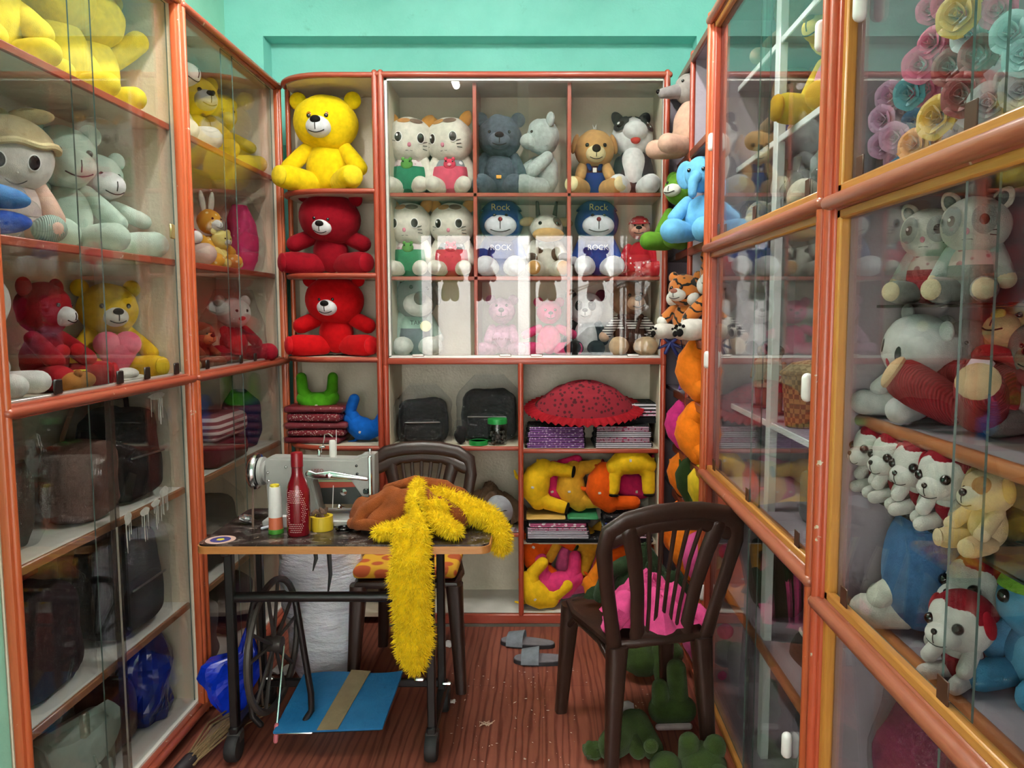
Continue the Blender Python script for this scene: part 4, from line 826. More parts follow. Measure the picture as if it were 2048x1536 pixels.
def pile(base, n, L, seed, spread=.5, grav=.35):
    rnd = random.Random(seed); me = base.data; tri = []; W = []
    vs = [v.co for v in me.vertices]
    for p in me.polygons:
        W.append(p.area)
    cum = np.cumsum(W); m = M()
    for _ in range(n):
        k = int(np.searchsorted(cum, rnd.random() * cum[-1])); p = me.polygons[min(k, len(me.polygons) - 1)]
        ids = p.vertices; a, b = rnd.random(), rnd.random(); 
        if len(ids) == 4:
            q = vs[ids[0]].lerp(vs[ids[1]], a).lerp(vs[ids[3]].lerp(vs[ids[2]], a), b)
        else: q = vs[ids[0]].lerp(vs[ids[1]], a).lerp(vs[ids[2 % len(ids)]], b)
        n_ = p.normal; d = (n_ + Vector((rnd.uniform(-1, 1), rnd.uniform(-1, 1), rnd.uniform(-1, 1) - grav)) * spread).normalized()
        l = L * rnd.uniform(.6, 1.2); s = d.cross(Vector((rnd.random(), rnd.random(), rnd.random()))).normalized() * .0016
        t = d.cross(s).normalized() * .0016
        m.add([q + s, q - s * .5 + t * .87, q - s * .5 - t * .87, q + d * l * .6 + s * .5 + Vector((0, 0, -grav * l * .1)), q + d * l + Vector((0, 0, -grav * l * .4))], [(0, 1, 3), (1, 2, 3), (2, 0, 3), (0, 1, 4), (1, 2, 4), (2, 0, 4)][3:])
    return m
yf = obj('shaggy_pile', pile(yb, 15000, .020, 3, .55), fab('#f7d222', .9, .3, .2, 60, 0), yp, False); yf['kind'] = 'stuff'
# ------------------------------------------------------------------ plastic chairs
CH = paint('#2f1e18', '#38251d', 9, .34, .15); 
def chair(label, loc, rz, group=None):
    t = thing('plastic_chair', label, 'chair', loc, rz)
    fl = (0, 1, .18, .42)
    def seat(u, v):
        x = (u - .5) * (.43 - .09 * v); y = (v - .5) * .43; e = (abs(u - .5) * 2) ** 4 + (abs(v - .5) * 2) ** 4
        k = 1 - .06 * (abs(v - .5) * 2) ** 4; k2 = 1 - .06 * (abs(u - .5) * 2) ** 4
        return (x * k, y * k2, .452 - .012 * (1 - e * .5) - .02 * max(0, e - .85))
    obj('seat', M().grid(20, 20, seat, .016), CH, t)
    obj('apron', M().path([(-.19, -.20, .43), (-.08, -.212, .437), (.08, -.212, .437), (.19, -.20, .43), (.205, -.08, .437), (.18, .08, .437), (.16, .19, .43), (.08, .205, .437), (-.08, .205, .437), (-.16, .19, .43), (-.18, .08, .437), (-.205, -.08, .437)], .016, 8, False, None, 0, True), CH, t)
    fr = [(-.155, .195, .40), (-.178, .215, .52), (-.206, .245, .66), (-.224, .27, .77), (-.214, .287, .835), (-.16, .297, .868), (-.08, .302, .884), (0, .304, .888), (.08, .302, .884), (.16, .297, .868), (.214, .287, .835), (.224, .27, .77), (.206, .245, .66), (.178, .215, .52), (.155, .195, .40)]
    obj('backrest_frame', M().path(fr, [.026, .024, .024, .027, .03, .032, .033, .033, .033, .032, .03, .027, .024, .024, .026], 14, True, (0, 1, -.25, .5)), CH, t)
    obj('backrest_frame', M().path([(-.195, .277, .80), (-.1, .293, .842), (0, .297, .85), (.1, .293, .842), (.195, .277, .80)], .026, 10, True, (0, 1, -.25, .4)), CH, t)
    for s in (-1, 1): obj('upright', M().path([(s * .145, .29, .825), (s * .122, .268, .74), (s * .10, .24, .62), (s * .088, .212, .50), (s * .082, .198, .44)], [.03, .027, .024, .024, .028], 12, True, fl), CH, t)
    for k in range(-2, 3): obj('slat', M().path([(k * .044, .293, .83), (k * .034, .262, .72), (k * .027, .225, .56), (k * .025, .205, .47)], [.0085, .0075, .007, .007], 8, True, (0, 1, .18, .8)), CH, t)
    obj('backrest_foot', M().path([(-.085, .2, .465), (0, .202, .455), (.085, .2, .465)], .026, 10, True, fl), CH, t)
    for sx_ in (-1, 1):
        for sy, y1_ in ((-1, -.225), (1, .215)):
            wx_ = .188 if sy < 0 else .148; a = Vector((sx_ * wx_, sy * .188, .43)); b = Vector((sx_ * (wx_ + .027), y1_, .0)); m = M()
            m.rings([[a.lerp(b, k) + Vector((w_ * cx_, w_ * cy_, 0)) for cx_, cy_ in rrect(-1, 1, -1, 1, .6, 3)] for k, w_ in ((0, .034), (.15, .031), (.6, .025), (1, .021))])
            obj('leg', m, CH, t)
    for s in (-1, 1): obj('leg_arch', M().path([(s * .198, -.17, .36), (s * .196, -.1, .41), (s * .176, .1, .41), (s * .16, .17, .36)], .012, 8), CH, t)
    return t
ch1 = chair('dark brown plastic chair with slatted back behind the sewing table', (X_(828, 1120, 3.18), 3.165, 0), .02)
cu = thing('seat_cushion', 'thin yellow and orange patterned cushion on the chair behind the table', 'cushion', ch1.location + Vector((0, -.02, .458)))
obj('cover', M().box(-.205, .205, -.2, .19, 0, .045, .02, 3), dots('#d9a428', '#b5532a', 12, .42), cu)
ch2 = chair('dark brown plastic chair with slatted back in the aisle, heaped with pink cloth', (.335, 2.635, 0), PI - .20 + 2 * .0)
ch2.rotation_euler.z = PI + .26
def cloth_blob(name, label, cx_, cy_, z0, rx_, ry_, hz, mat, seed, cat='cloth', fr=5, extra=()):
    def f(u, v):
        a = 2 * PI * u; r = min(v, .999); k = 1 + .16 * math.sin(fr * a + seed) + .1 * math.sin((fr * 2 + 1) * a + seed * 2)
        x = rx_ * r * k * math.cos(a); y = ry_ * r * k * math.sin(a)
        z = hz * (1 - r ** 2.2) * (1 + .5 * noise.noise((x * 14 + seed, y * 14, seed))) + .022 * math.sin(8 * a + 14 * r + seed) * (1 - r) + .012 * abs(noise.noise((x * 30, y * 30, seed)))
        return (cx_ + x, cy_ + y, z0 + .012 + max(0, z))
    t = thing(name, label, cat); obj('cloth', M().grid(64, 16, f, .009), mat, t)
    for pts, rr in extra: obj('fold', M().path(pts, rr, 12, True, None, .3), mat, t)
    return t
PK = fab('#e0508c', .95, .5, .2, 30, .5)
cc = Vector((.37, 2.60, 0))
cloth_blob('pink_plush_cloth', 'crumpled bright pink plush cloth heaped on the aisle chair seat', .36, 2.53, .456, .155, .11, .12, PK, 2.1, extra=[([(.225, 2.43, .49), (.25, 2.44, .53), (.27, 2.47, .56)], [.035, .04, .03]), ([(.47, 2.51, .50), (.52, 2.51, .5), (.55, 2.5, .475), (.555, 2.495, .43)], [.03, .03, .025, .012])])
cloth_blob('green_plush_cloth', 'dark green plush cloth heaped behind the pink cloth on the aisle chair', .36, 2.725, .456, .17, .06, .14, fab('#26361f', .9, .6, .3, 30, .6), 4.4, extra=[([(.21, 2.70, .49), (.24, 2.71, .57), (.3, 2.72, .60), (.36, 2.72, .58)], .03), ([(.45, 2.72, .49), (.49, 2.71, .56), (.51, 2.7, .50)], .028)])
# ------------------------------------------------------------------ on the floor
def crumple(name, label, cat, pts, rad, mat, amp=.3, seg=28, nlev=18, flat=False, sharp=7., part='bag'):
    t = thing(name, label, cat); rs = []
    P_ = [Vector(p) for p in pts]; n = len(P_)
    for i in range(nlev):
        f = i / (nlev - 1) * (n - 1); k = min(int(f), n - 2); c_ = P_[k].lerp(P_[k + 1], f - k); r = [rad[k][q] + (rad[k + 1][q] - rad[k][q]) * (f - k) for q in (0, 1)]
        rs.append([c_ + Vector((r[0] * math.cos(a), r[1] * math.sin(a), 0)) * (1 + amp * noise.noise(Vector((math.cos(a) * sharp / 4 + c_.x * 5, math.sin(a) * sharp / 4, c_.z * sharp * 1.5)))) for a in [2 * PI * j / seg for j in range(seg)]])
    obj(part, M().rings(rs), mat, t, not flat); return t
BLUEB = pla('#0b34c8', .2, 0, .6, .4, 22, .3)
crumple('blue_plastic_bag', 'crumpled shiny blue plastic bag on the floor by the cabinet post', 'plastic bag', [(-1.13, 2.70, .012), (-1.135, 2.70, .08), (-1.15, 2.7, .17), (-1.13, 2.71, .24), (-1.075, 2.72, .27), (-1.07, 2.72, .36)], [(.02, .015), (.06, .04), (.095, .05), (.09, .05), (.04, .03), (.008, .008)], BLUEB, .5, 30, 22, True)
SACK = glassy('sack_film', .05, (.9, .9, .92, 1), .15)
def sackmat():
    m, nt, b = newmat('white_polythene'); f, _ = noise_tex(nt, 9, 5, (1, 1, 3.2), .6); nt.links.new(mixcol(nt, f, lin('#c9cedb'), lin('#f4f6fa')), b.inputs['Base Color']); b.inputs['Roughness'].default_value = .28
    b.inputs['Subsurface Weight'].default_value = .15; b.inputs['Coat Weight'].default_value = .4; bump(nt, b, f, .9, .03); return m
sx0 = X_(650, 1300, 3.05)
crumple('white_sack', 'tall white polythene sack of stuffing under the sewing table', 'sack', [(sx0, 3.06, .004), (sx0, 3.06, .05), (sx0 - .005, 3.06, .2), (sx0 - .01, 3.06, .42), (sx0 - .02, 3.05, .62), (sx0 - .02, 3.05, .70)], [(.10, .07), (.128, .10), (.15, .115), (.165, .12), (.165, .12), (.08, .06)], sackmat(), .12, 40, 26)
# treadle-side broom
a_, b_ = atZ(505, 1395, .09), atZ(375, 1525, .03)
bz = thing('broom', 'straw broom lying on the floor by the castor of the table', 'broom'); rb = random.Random(5); m = M()
for i in range(70):
    o1 = Vector((rb.gauss(0, .010), rb.gauss(0, .010), rb.gauss(0, .006))); o2 = Vector((rb.gauss(0, .026), rb.gauss(0, .022), abs(rb.gauss(0, .012))))
    m.path([b_ + o1, (a_ + b_) / 2 + (o1 + o2) * .6 + Vector((0, 0, .005)), a_ + o2 + Vector((0, 0, -.05))], .0028, 4, False)
obj('bristles', m, wood('#7d6446', '#a58a62', 'y', .8), bz); e_ = (b_ - a_).normalized()
obj('binding', M().path([b_ - e_ * .01, b_ + e_ * .035], [.024, .022], 14), pla('#262024', .6), bz); obj('handle', M().path([b_ + e_ * .035, b_ + e_ * .5 + Vector((-.0, 0, -.008))], .013, 12), pla('#a9808c', .5), bz)
def slipper(label, p, rz):
    t = thing('slipper', label, 'slipper', p, rz, 'grey slippers on the floor'); out = []
    for i in range(28):
        a = 2 * PI * i / 28; y = .125 * math.sin(a); w_ = .043 * (1 + .12 * math.sin(a)) ; out.append((w_ * math.copysign(abs(math.cos(a)) ** .8, math.cos(a)), y))
    obj('sole', M().prism(out, 0, .016, 'xy'), pla('#26262a', .7), t); obj('insole', M().prism([(x * .96, y * .975) for x, y in out], .0162, .02, 'xy'), fab('#7d7b80'), t)
    obj('strap', M().grid(14, 8, lambda u, v: (-.05 * math.cos(PI * u), .015 + .075 * v, .008 + .058 * math.sin(PI * u) ** .7 * (1 - .25 * v)), .004), fab('#7b8288'), t); return t
slipper('grey slide slipper partly covered by its twin', (atZ(1055, 1297, 0).x - .0, atZ(1055, 1297, 0).y + .035, .001), PI / 2 - .18)
slipper('grey slide slipper lying in front of its twin', (atZ(1085, 1320, 0).x, atZ(1085, 1320, 0).y - .02, .001), PI / 2 - .03)
GRN = fab('#37481f', .85, .8, .35, 22, .7)
def lump(name, label, cat, parts, mat=GRN, par=None):
    t = thing(name, label, cat)
    for nm, fn, mt in parts: m = M(); fn(m); obj(nm, m, mt or mat, t)
    return t
g1 = atZ(1300, 1368, 0)
lump('green_plush_skin', 'limp green plush skin with stub leg under the seat of the aisle chair', 'plush toy', [('body', lambda m: m.ell((g1.x - .03, g1.y + .05, .085), (.085, .075, .07), (0, .2, .3), 22, 14, 1, .15), None), ('leg', lambda m: m.cap((g1.x + .045, g1.y + .03, .115), (g1.x + .05, g1.y - .02, .035), .045, .035), None), ('head', lambda m: m.ell((g1.x + .085, g1.y + .06, .10), (.06, .05, .055)), None), ('tail', lambda m: m.cap((g1.x - .10, g1.y + .05, .075), (g1.x - .125, g1.y + .05, .06), .02, .012), None)])
g2 = atZ(1345, 1462, 0)
lump('green_plush_skin', 'green plush skin with two raised stub legs on the floor by the baseboard', 'plush toy', [('body', lambda m: m.cap((g2.x - .03, g2.y + .05, .055), (g2.x + .045, g2.y + .05, .055), .052, .05), None), ('leg', lambda m: m.cap((g2.x + .03, g2.y + .06, .07), (g2.x + .022, g2.y + .07, .20), .04, .036), None), ('leg', lambda m: m.cap((g2.x - .035, g2.y + .04, .06), (g2.x - .04, g2.y + .05, .14), .036, .03), None), ('seam_trim', lambda m: m.path([(g2.x - .05, g2.y, .015), (g2.x + .06, g2.y, .018)], .012, 8), fab('#b9a9a4'))])
g3 = atZ(1240, 1520, 0)
lump('green_plush_skin', 'limp green plush skin with pale lining behind the chair leg', 'plush toy', [('body', lambda m: m.cap((g3.x - .03, g3.y + .0, .05), (g3.x + .06, g3.y + .11, .06), .048, .058, 16, 0, .15), None), ('leg', lambda m: m.cap((g3.x + .07, g3.y + .10, .07), (g3.x + .11, g3.y + .0, .04), .045, .036), None), ('leg', lambda m: m.cap((g3.x + .02, g3.y + .1, .07), (g3.x + .06, g3.y + .0, .035), .036, .03), None), ('lining', lambda m: m.ell((g3.x + .02, g3.y + .17, .075), (.055, .035, .03), (0, -.5, .3), 16, 10, 1, .3), fab('#a89a98')), ('tail', lambda m: m.ell((g3.x - .09, g3.y - .0, .035), (.035, .03, .03), None, 14, 10, 1, .4), None)])
g4 = atZ(1365, 1570, 0); GW = fab('#dedcd8')
def at4(px, py): return atY(px, py, 2.36)
h4, e4, w4, b4, p4, q4 = at4(1332, 1530), at4(1302, 1492), at4(1350, 1540), at4(1405, 1540), at4(1378, 1486), at4(1430, 1492)
lump('green_bear_plush', 'moss green bear plush lying on the floor with two round paws up', 'plush toy', [('body', lambda m: m.ell((b4.x, b4.y + .0, .06), (.075, .085, .058), None, 22, 14, 1, .1), None), ('head', lambda m: m.ell((h4.x, h4.y, h4.z - .01), (.052, .05, .05), None, 22, 16, 1, .06), None), ('ear', lambda m: m.ell(e4, (.024, .016, .024)), None), ('muzzle', lambda m: m.ell((w4.x, w4.y - .045, w4.z - .005), (.02, .02, .03)), GW), ('eye', lambda m: m.ell((h4.x - .012, h4.y - .047, h4.z + .012), .006, None, 10, 8), EYE),
    ('paw', lambda m: m.cap((p4.x + .005, p4.y + .02, p4.z - .07), p4, .036, .034), None), ('paw', lambda m: m.cap((q4.x - .01, q4.y + .02, q4.z - .07), q4, .036, .036), None), ('foot', lambda m: m.cap((b4.x + .03, b4.y - .06, .05), (b4.x + .05, b4.y - .11, .05), .045, .045), None)])
rt = random.Random(9); m = M()
for i in range(150):
    px, py = (rt.uniform(900, 1180), rt.uniform(1330, 1530)) if i < 110 else (rt.uniform(1180, 1330), rt.uniform(1370, 1480))
    p = atZ(px, py, .0015); a = rt.uniform(0, 6.3); l = rt.uniform(.001, .0055) * (1 + (i % 9 == 0)); d = Vector((math.cos(a), math.sin(a), 0)) * l
    if 1150 < px < 1260 and py > 1400: continue
    m.add([p - d, p + Vector((-d.y, d.x, 0)) * .35, p + d, p + Vector((d.y, -d.x, 0)) * .35, p + Vector((0, 0, .0015))], [(0, 1, 4), (1, 2, 4), (2, 3, 4), (3, 0, 4)])
lt = tag(obj('lint_flecks', m, pla('#d8c8ba', .9), None, False), 'scattered white lint flecks on the wood floor', 'lint'); lt['kind'] = 'stuff'
p = atZ(963, 1450, .004); pts = [p + Vector((.02 * math.sin(i * 1.9) + .002 * i, .018 * math.cos(i * 2.7), .002 + .006 * abs(math.sin(i)))) for i in range(16)]
tag(obj('thread_tangle', M().path(pts, .0012, 5, False), pla('#d2b7a0', .9)), 'small tangle of pale thread on the floor in front of the slippers', 'thread')
def paper(label, p, s, seed):
    q = M().grid(9, 9, lambda u, v: (p.x + (u - .5) * s, p.y + (v - .5) * s * .7, .004 + .35 * s * abs(noise.noise((u * 3 + seed, v * 3, seed)))), .0015); return tag(obj('crumpled_paper', q, pla('#dcd8d4', .8), None, False), label, 'paper')
paper('crumpled white paper on the floor beside the chair behind the table', atZ(905, 1292, 0), .07, 1); paper('crumpled white paper on the floor beside the white sack', atZ(568, 1345, 0), .10, 5); paper('small white paper scrap on the floor near the castor of the table', atZ(900, 1405, 0), .04, 8)
tag(obj('red_plastic_strip', M().path([atZ(560, 1372, .008), atZ(590, 1366, .008), atZ(613, 1360, .008)], [.006, .006, .014], 8, True, (0, 0, 1, .4)), pla('#b5202c', .35)), 'red plastic strip on the floor in front of the white sack', 'strip')
# ------------------------------------------------------------------ cubbies, curved shelf and open rack contents
def foal(label, p, s, col, sole=None, rot=0, rz=0, thick=1., dep=.55, name='foal_plush', tagc='#cfc2b4', group=None, asym=0, lie=0):
    # curled plush with two stub legs; rot turns it in its own plane, 0 = opening towards +x
    t = thing(name, label, 'plush toy', p, (lie, 0, rz), group); m = M(); S = Matrix.Scale(s, 4) @ Matrix.Rotation(-math.radians(rot), 4, 'Y'); m.T = S
    cl = [(.50, 0, .30 + asym), (.26, 0, .46 + asym), (-.03, .02, .31), (-.17, .03, .04), (-.07, .02, -.24), (.22, 0, -.42), (.50, 0, -.36)]
    rr = [.115, .125, .215, .305, .25, .14, .115]; rr = [r * thick for r in rr]
    L1 = [Vector((-.02, 0, .24)), Vector((.2, 0, .36 + asym)), Vector((.52, -.04, .36 + asym))]; L2 = [Vector((-.02, 0, -.24)), Vector((.18, 0, -.36)), Vector((.50, -.04, -.40))]
    m.path([(.0, 0, .34), (-.08, 0, .2), (-.13, 0, 0), (-.08, 0, -.2), (.0, 0, -.34)], [.20 * thick, .27 * thick, .31 * thick, .27 * thick, .20 * thick], 20, True, (0, 1, 0, dep + .3), .06)
    for l in (L1, L2): m.path([l[0], l[0].lerp(l[1], .6), l[1], l[1].lerp(l[2], .5), l[2]], [.2 * thick, .165 * thick, .15 * thick, .14 * thick, .135 * thick], 16, True, (0, 1, 0, dep + .4), .05)
    P = [L1[2], L1[1], L2[1], L2[2]]
    obj('body', m, fab(col), t)
    m = M(); m.T = S; m.ell((-.1, -.16 * dep, -.04), (.24, .24 * dep, .28), None, 18, 12); obj('belly', m, fab(col), t)
    m = M(); m.T = S; m.ell((-.06, .02, .42), (.05, .09, .13), (0, -.9, 0), 12, 8); obj('ear', m, fab(col), t)
    m = M(); m.T = S; m.path([(-.38, .02, .0), (-.52, .02, .08), (-.58, .02, .2)], [.05, .04, .02], 10); obj('tail', m, fab(col), t)
    m = M(); m.T = S; m.box(-.2, -.13, -.30 * (dep + .25) - .02, -.2 * dep, -.06, .0, .01); obj('label_tag', m, pla(tagc, .7), t)
    if sole:
        for a, b in ((P[0], P[1]), (P[-1], P[-2])):
            m = M(); m.T = S; d = (a - b).normalized(); disc(m, a + d * .10 * thick, d, .125 * thick, .125 * thick, .045); obj('sole', m, fab(sole, .8, .1), t)
    return t
YEL, PNK, ORG, GLD = '#e8b81c', '#d92a62', '#e0560f', '#d79f2c'
def at3(px, py, Y): return atY(px, py, Y)
G_ = []
def rest_on(objs, z):
    lo = min(worldmin(o)[0][2] for o in objs)
    for o in objs: o.location.z += z + .002 - lo
YQ = 3.74
foal('green curled plush with raised stub legs on top of the red packets', at3(636, 796, 3.76), .20, '#4f9f1c', None, 92, 0, .9, .7)
foal('royal blue curled plush beside the red packets on the curved shelf', at3(727, 848, 3.74), .19, '#1461bd', None, 68, 0, 1.0, .7, asym=.08)
# packets under the green plush
PKT = dots('#7d1524', '#d8c8b8', 120, .22)
n = 0; zz = SH_T[4] + .002
ordn = ['lowest', 'second', 'third', 'fourth', 'topmost', 'sixth']
for k in range(5):
    h_ = .034 if k != 3 else .042; x0, x1 = X_(578 + 6 * (k % 2), 860, 3.74), X_(690 + 5 * (k % 3), 860, 3.74)
    t = thing('textile_packet', f'{ordn[k]} dark red textile packet in the pile beneath the green curled plush', 'packet', ((x0 + x1) / 2, 3.76, zz), .05 * (k % 3 - 1), 'dark red packets on the curved shelf')
    obj('cloth', M().box(-(x1 - x0) / 2, (x1 - x0) / 2, -.10, .10, .001, h_ - .003, .014, 3), PKT if k % 2 else paint('#6e1220', '#851a28', 22, .6, .5), t)
    obj('wrapper', M().box(-(x1 - x0) / 2 - .008, (x1 - x0) / 2 + .008, -.108, .108, 0, h_, .016, 2), FILM, t); zz += h_ + .001
GREEN_Z = zz
# black bags in film, jar, lid
def bag(name, label, cat, p, w, d, h, mat, rz=0, film=True, pocket=True, hd=True, bev=.05, group=None, part='body'):
    t = thing(name, label, cat, p, rz, group); m = M(); m.ell((0, 0, h / 2), (w / 2, d / 2, h / 2), None, 44, 28, .42 if bev > .025 else .22)
    for k_, v_ in enumerate(m.v): q_ = (v_ - Vector((0, 0, h / 2))); m.v[k_] = Vector((v_.x * (1 - .10 * (v_.z / h) ** 2), v_.y, v_.z)) + q_.normalized() * (.010 * noise.noise(v_ * 17 + Vector((p[0] * 9, p[1] * 7, 0))) + .005 * noise.noise(v_ * 46)) * (0 if v_.z < .004 else 1)
    b = obj(part, m, mat, t)
    if pocket:
        q = obj('front_pocket', M().ell((0, -d / 2 + .004, h * .32), (w * .36, .026, h * .25), None, 28, 18, .5, .06), mat, t); obj('zip', M().path([(-w * .33, -d / 2 - .022, h * .5), (w * .33, -d / 2 - .022, h * .5)], .004, 6), STEEL, q)
    if hd: obj('carry_handle', M().path([(-.05, 0, h - .006), (-.045, 0, h + .035), (.045, 0, h + .035), (.05, 0, h - .006)], .009, 8), mat, t)
    if film:
        def fn(u, v):
            a = 2 * PI * u; k = 1 + .05 * noise.noise((math.cos(a) * 3, math.sin(a) * 3, v * 6)); sx_ = math.copysign(abs(math.cos(a)) ** .35, math.cos(a)); sy_ = math.copysign(abs(math.sin(a)) ** .35, math.sin(a))
            tp = max(0, (v - .85) / .15); q = 1 - .55 * tp
            return (sx_ * (w / 2 + .014) * k * q, sy_ * (d / 2 + .028) * k * q, .003 + v * (h + .02) + .05 * tp)
        obj('plastic_wrap', M().grid(40, 16, fn), FILM, t)
    return t
BLKF = fab('#17171a', .85, .3, .3, 30, .5)
bag('black_bag', 'low black bag in clear wrap on the cubby shelf beside the post', 'bag', (X_(846, 880, YQ), YQ + .02, ZS1 + .002), .245, .16, .205, BLKF, .1, True, True, False)
bag('black_bag', 'tall black backpack in clear wrap behind the green lidded jar', 'bag', (X_(977, 880, YQ), YQ + .05, ZS1 + .002), .275, .15, .25, BLKF, -.04, True, True, False)
j = thing('jar', 'clear plastic jar with green lid full of small dark beads', 'jar', (X_(995, 885, 3.655), 3.652, ZS1 + .002)); obj('body', M().lathe([(0, 0), (.042, 0), (.046, .006), (.046, .09), (.042, .1), (.042, .104)], (0, 0, 0), 28), JAR, j)
obj('lid', M().lathe([(0, .124), (.045, .124), (.047, .12), (.047, .10), (.042, .10), (0, .101)], (0, 0, 0), 28), pla('#1f8a3c', .4), j); rj = random.Random(3); m = M()
for i in range(70): a = rj.uniform(0, 6.28); r = .036 * math.sqrt(rj.random()); m.ell((r * math.cos(a), r * math.sin(a), .008 + rj.random() * .055), .006, None, 6, 4)
o = obj('beads', m, pla('#3b3833', .5), j); o['kind'] = 'stuff'
l = thing('loose_lid', 'loose green jar lid lying on the cubby shelf beside the jar', 'lid', (X_(957, 885, 3.65), 3.648, ZS1 + .002)); obj('lid', M().lathe([(.036, .018), (.0, .004), (0, 0), (.045, 0), (.045, .018), (.04, .02), (.036, .018)], (0, 0, 0), 28), pla('#1f8a3c', .4), l)
pw_ = thing('film_pouch', 'crumpled clear pouch of dark parts between the two black bags', 'pouch', (X_(922, 880, 3.655), 3.655, ZS1 + .002)); obj('contents', M().ell((0, 0, .045), (.03, .02, .042), None, 14, 10, 1, .3), BLKF, pw_); obj('pouch_film', M().ell((0, 0, .058), (.040, .024, .056), None, 18, 12, 1, .3), FILM, pw_)
# lower shelf
cloth_blob('brown_blanket', 'folded brown fleece blanket on the lower cubby shelf', X_(985, 1000, 3.75), 3.78, ZS2 + .004, .16, .12, .15, fab('#6f5540', .95, .5, .3, 24, .8), 1.2, 'blanket', 4)
gp = thing('dog_head_plush', 'grey plush muzzle with black nose sticking out of the brown blanket', 'plush toy', (X_(1003, 1005, 3.62), 3.63, ZS2 + .05), (.5, -.3, 0)); 
def egg(m): m.ell((0, 0, .035), (.062, .055, .082), None, 24, 18)
m = M(); egg(m); obj('muzzle', m, fab('#a3a6ac'), gp); obj('nose', M().ell((.0, -.022, -.030), (.036, .036, .026), None, 16, 10), NOSE, gp)
obj('mouth_stitching', M().path([(0, -.049, .01), (0, -.056, .045), (0, -.045, .075)], .0022, 6).path([(-.05, -.028, .04), (-.03, -.046, .062), (0, -.05, .068), (.03, -.046, .062), (.05, -.028, .04)], .0022, 6), THREAD, gp); settle(gp, ZS2)
for k in range(3):
    t = thing('magazine', ['lower', 'middle', 'upper'][k] + ' glossy leaflet under the grey plush muzzle', 'leaflet', (X_(1020, 1060, 3.61) - .01 * k, 3.625, ZS2 + .0025 + .004 * k), .3 - .2 * k); obj('cover', M().box(-.04, .04, -.03, .03, 0, .003), pla(['#b9b4bc', '#8d5a6c', '#c8c4c0'][k], .3), t); gp.location.z += .0042
# right hand cubby: folded bags
def folded(label, x0, x1, y, z, th, mat, edge, rz=0, group='folded shopping bags in the cubby', n=3):
    t = thing('folded_bag', label, 'bag', ((x0 + x1) / 2, y, z), rz, group); w = (x1 - x0) / 2
    obj('body', M().box(-w, w, -.10, .10, 0, th, th * .3), mat, t)
    m = M(); zs = [th * (i + .5) / n for i in range(n)]
    for zz_ in zs: m.box(-w * .94, w * .94, -.104, -.097, zz_ - th / n * .28, zz_ + th / n * .28, .001)
    obj('fold_edges', m, edge, t); return t
PURP = dots('#8e5aa0', '#d7b8dc', 70, .3); PKED = dots('#c9a6b8', '#b8466c', 80, .3); WHED = pla('#cfcad4', .5); BLKP = dots('#141316', '#8d7f7c', 50, .16); POLKA = dots('#b5587e', '#e7d8de', 42, .33); GREENB = paint('#2e7d4f', '#3d8f5e', 14, .5); YELB = paint('#c9a24c', '#d8b468', 12, .5); TEALB = paint('#7fa8a0', '#a8c8c0', 30, .4)
xa, xb_ = X_(1052, 880, 3.66), X_(1172, 880, 3.66); xc, xd = X_(1186, 880, 3.66), X_(1303, 880, 3.66)
z = ZS3 + .002; zb_ = z
for k in range(4): folded(f'{ordn[k] if k < 3 else "topmost"} black bag with lilac fold in the pile below the ruffled cushion', xa + .006 * (k % 2), xb_ - .004 * k, 3.715, z, .0245, BLKP, PURP, .02 * (k - 1)); z += .0255
ZL = z; z = zb_
for k in range(4): folded(f'{ordn[k] if k < 3 else "topmost"} black bag with white and pink fold beside the cubby side panel', xc + .004 * k, xd - .008 * (k % 2), 3.715, z, .025, BLKP, PKED if k % 2 else WHED, -.02 * (k - 1)); z += .026
for k in range(3): folded(f'{["plain black", "red printed black", "film wrapped black"][k]} bag at the back of the pile beside the ruffled cushion', X_(1246, 840, 3.8), X_(1308, 840, 3.8), 3.80, z, .032, BLKP, [BLKF, PKED, WHED][k], .03, n=2); z += .033
rc = thing('ruffled_cushion', 'round dark red quilted cushion with pleated ruffle on the folded bags', 'cushion', (X_(1168, 830, 3.70), 3.705, ZL + .012), (.42, 0, 0))
RED1 = dots('#8d1a2a', '#4f0f18', 46, .30); RED2 = fab('#9a141f', .8, .3, .2, 20, .4)
def cush(u, v):
    a = 2 * PI * u; r = v; k = 1 + .01 * math.sin(8 * a)
    return (.235 * r * k * math.cos(a), .125 * r * k * math.sin(a), .018 + .125 * (1 - r ** 2.4) + .008 * math.sin(22 * r) * (1 - r))
obj('quilted_top', M().grid(64, 16, cush), RED1, rc); 
def ruf(u, v):
    a = 2 * PI * u; w_ = .010 * math.sin(46 * a) * v; r = 1 + .22 * v
    return (.235 * r * math.cos(a) * (1 + w_), .125 * (1 + .26 * v) * math.sin(a) * (1 + w_), .022 - .022 * v + w_ * .8)
obj('ruffle', M().grid(280, 6, ruf, .002), RED2, rc); settle(rc, ZL)
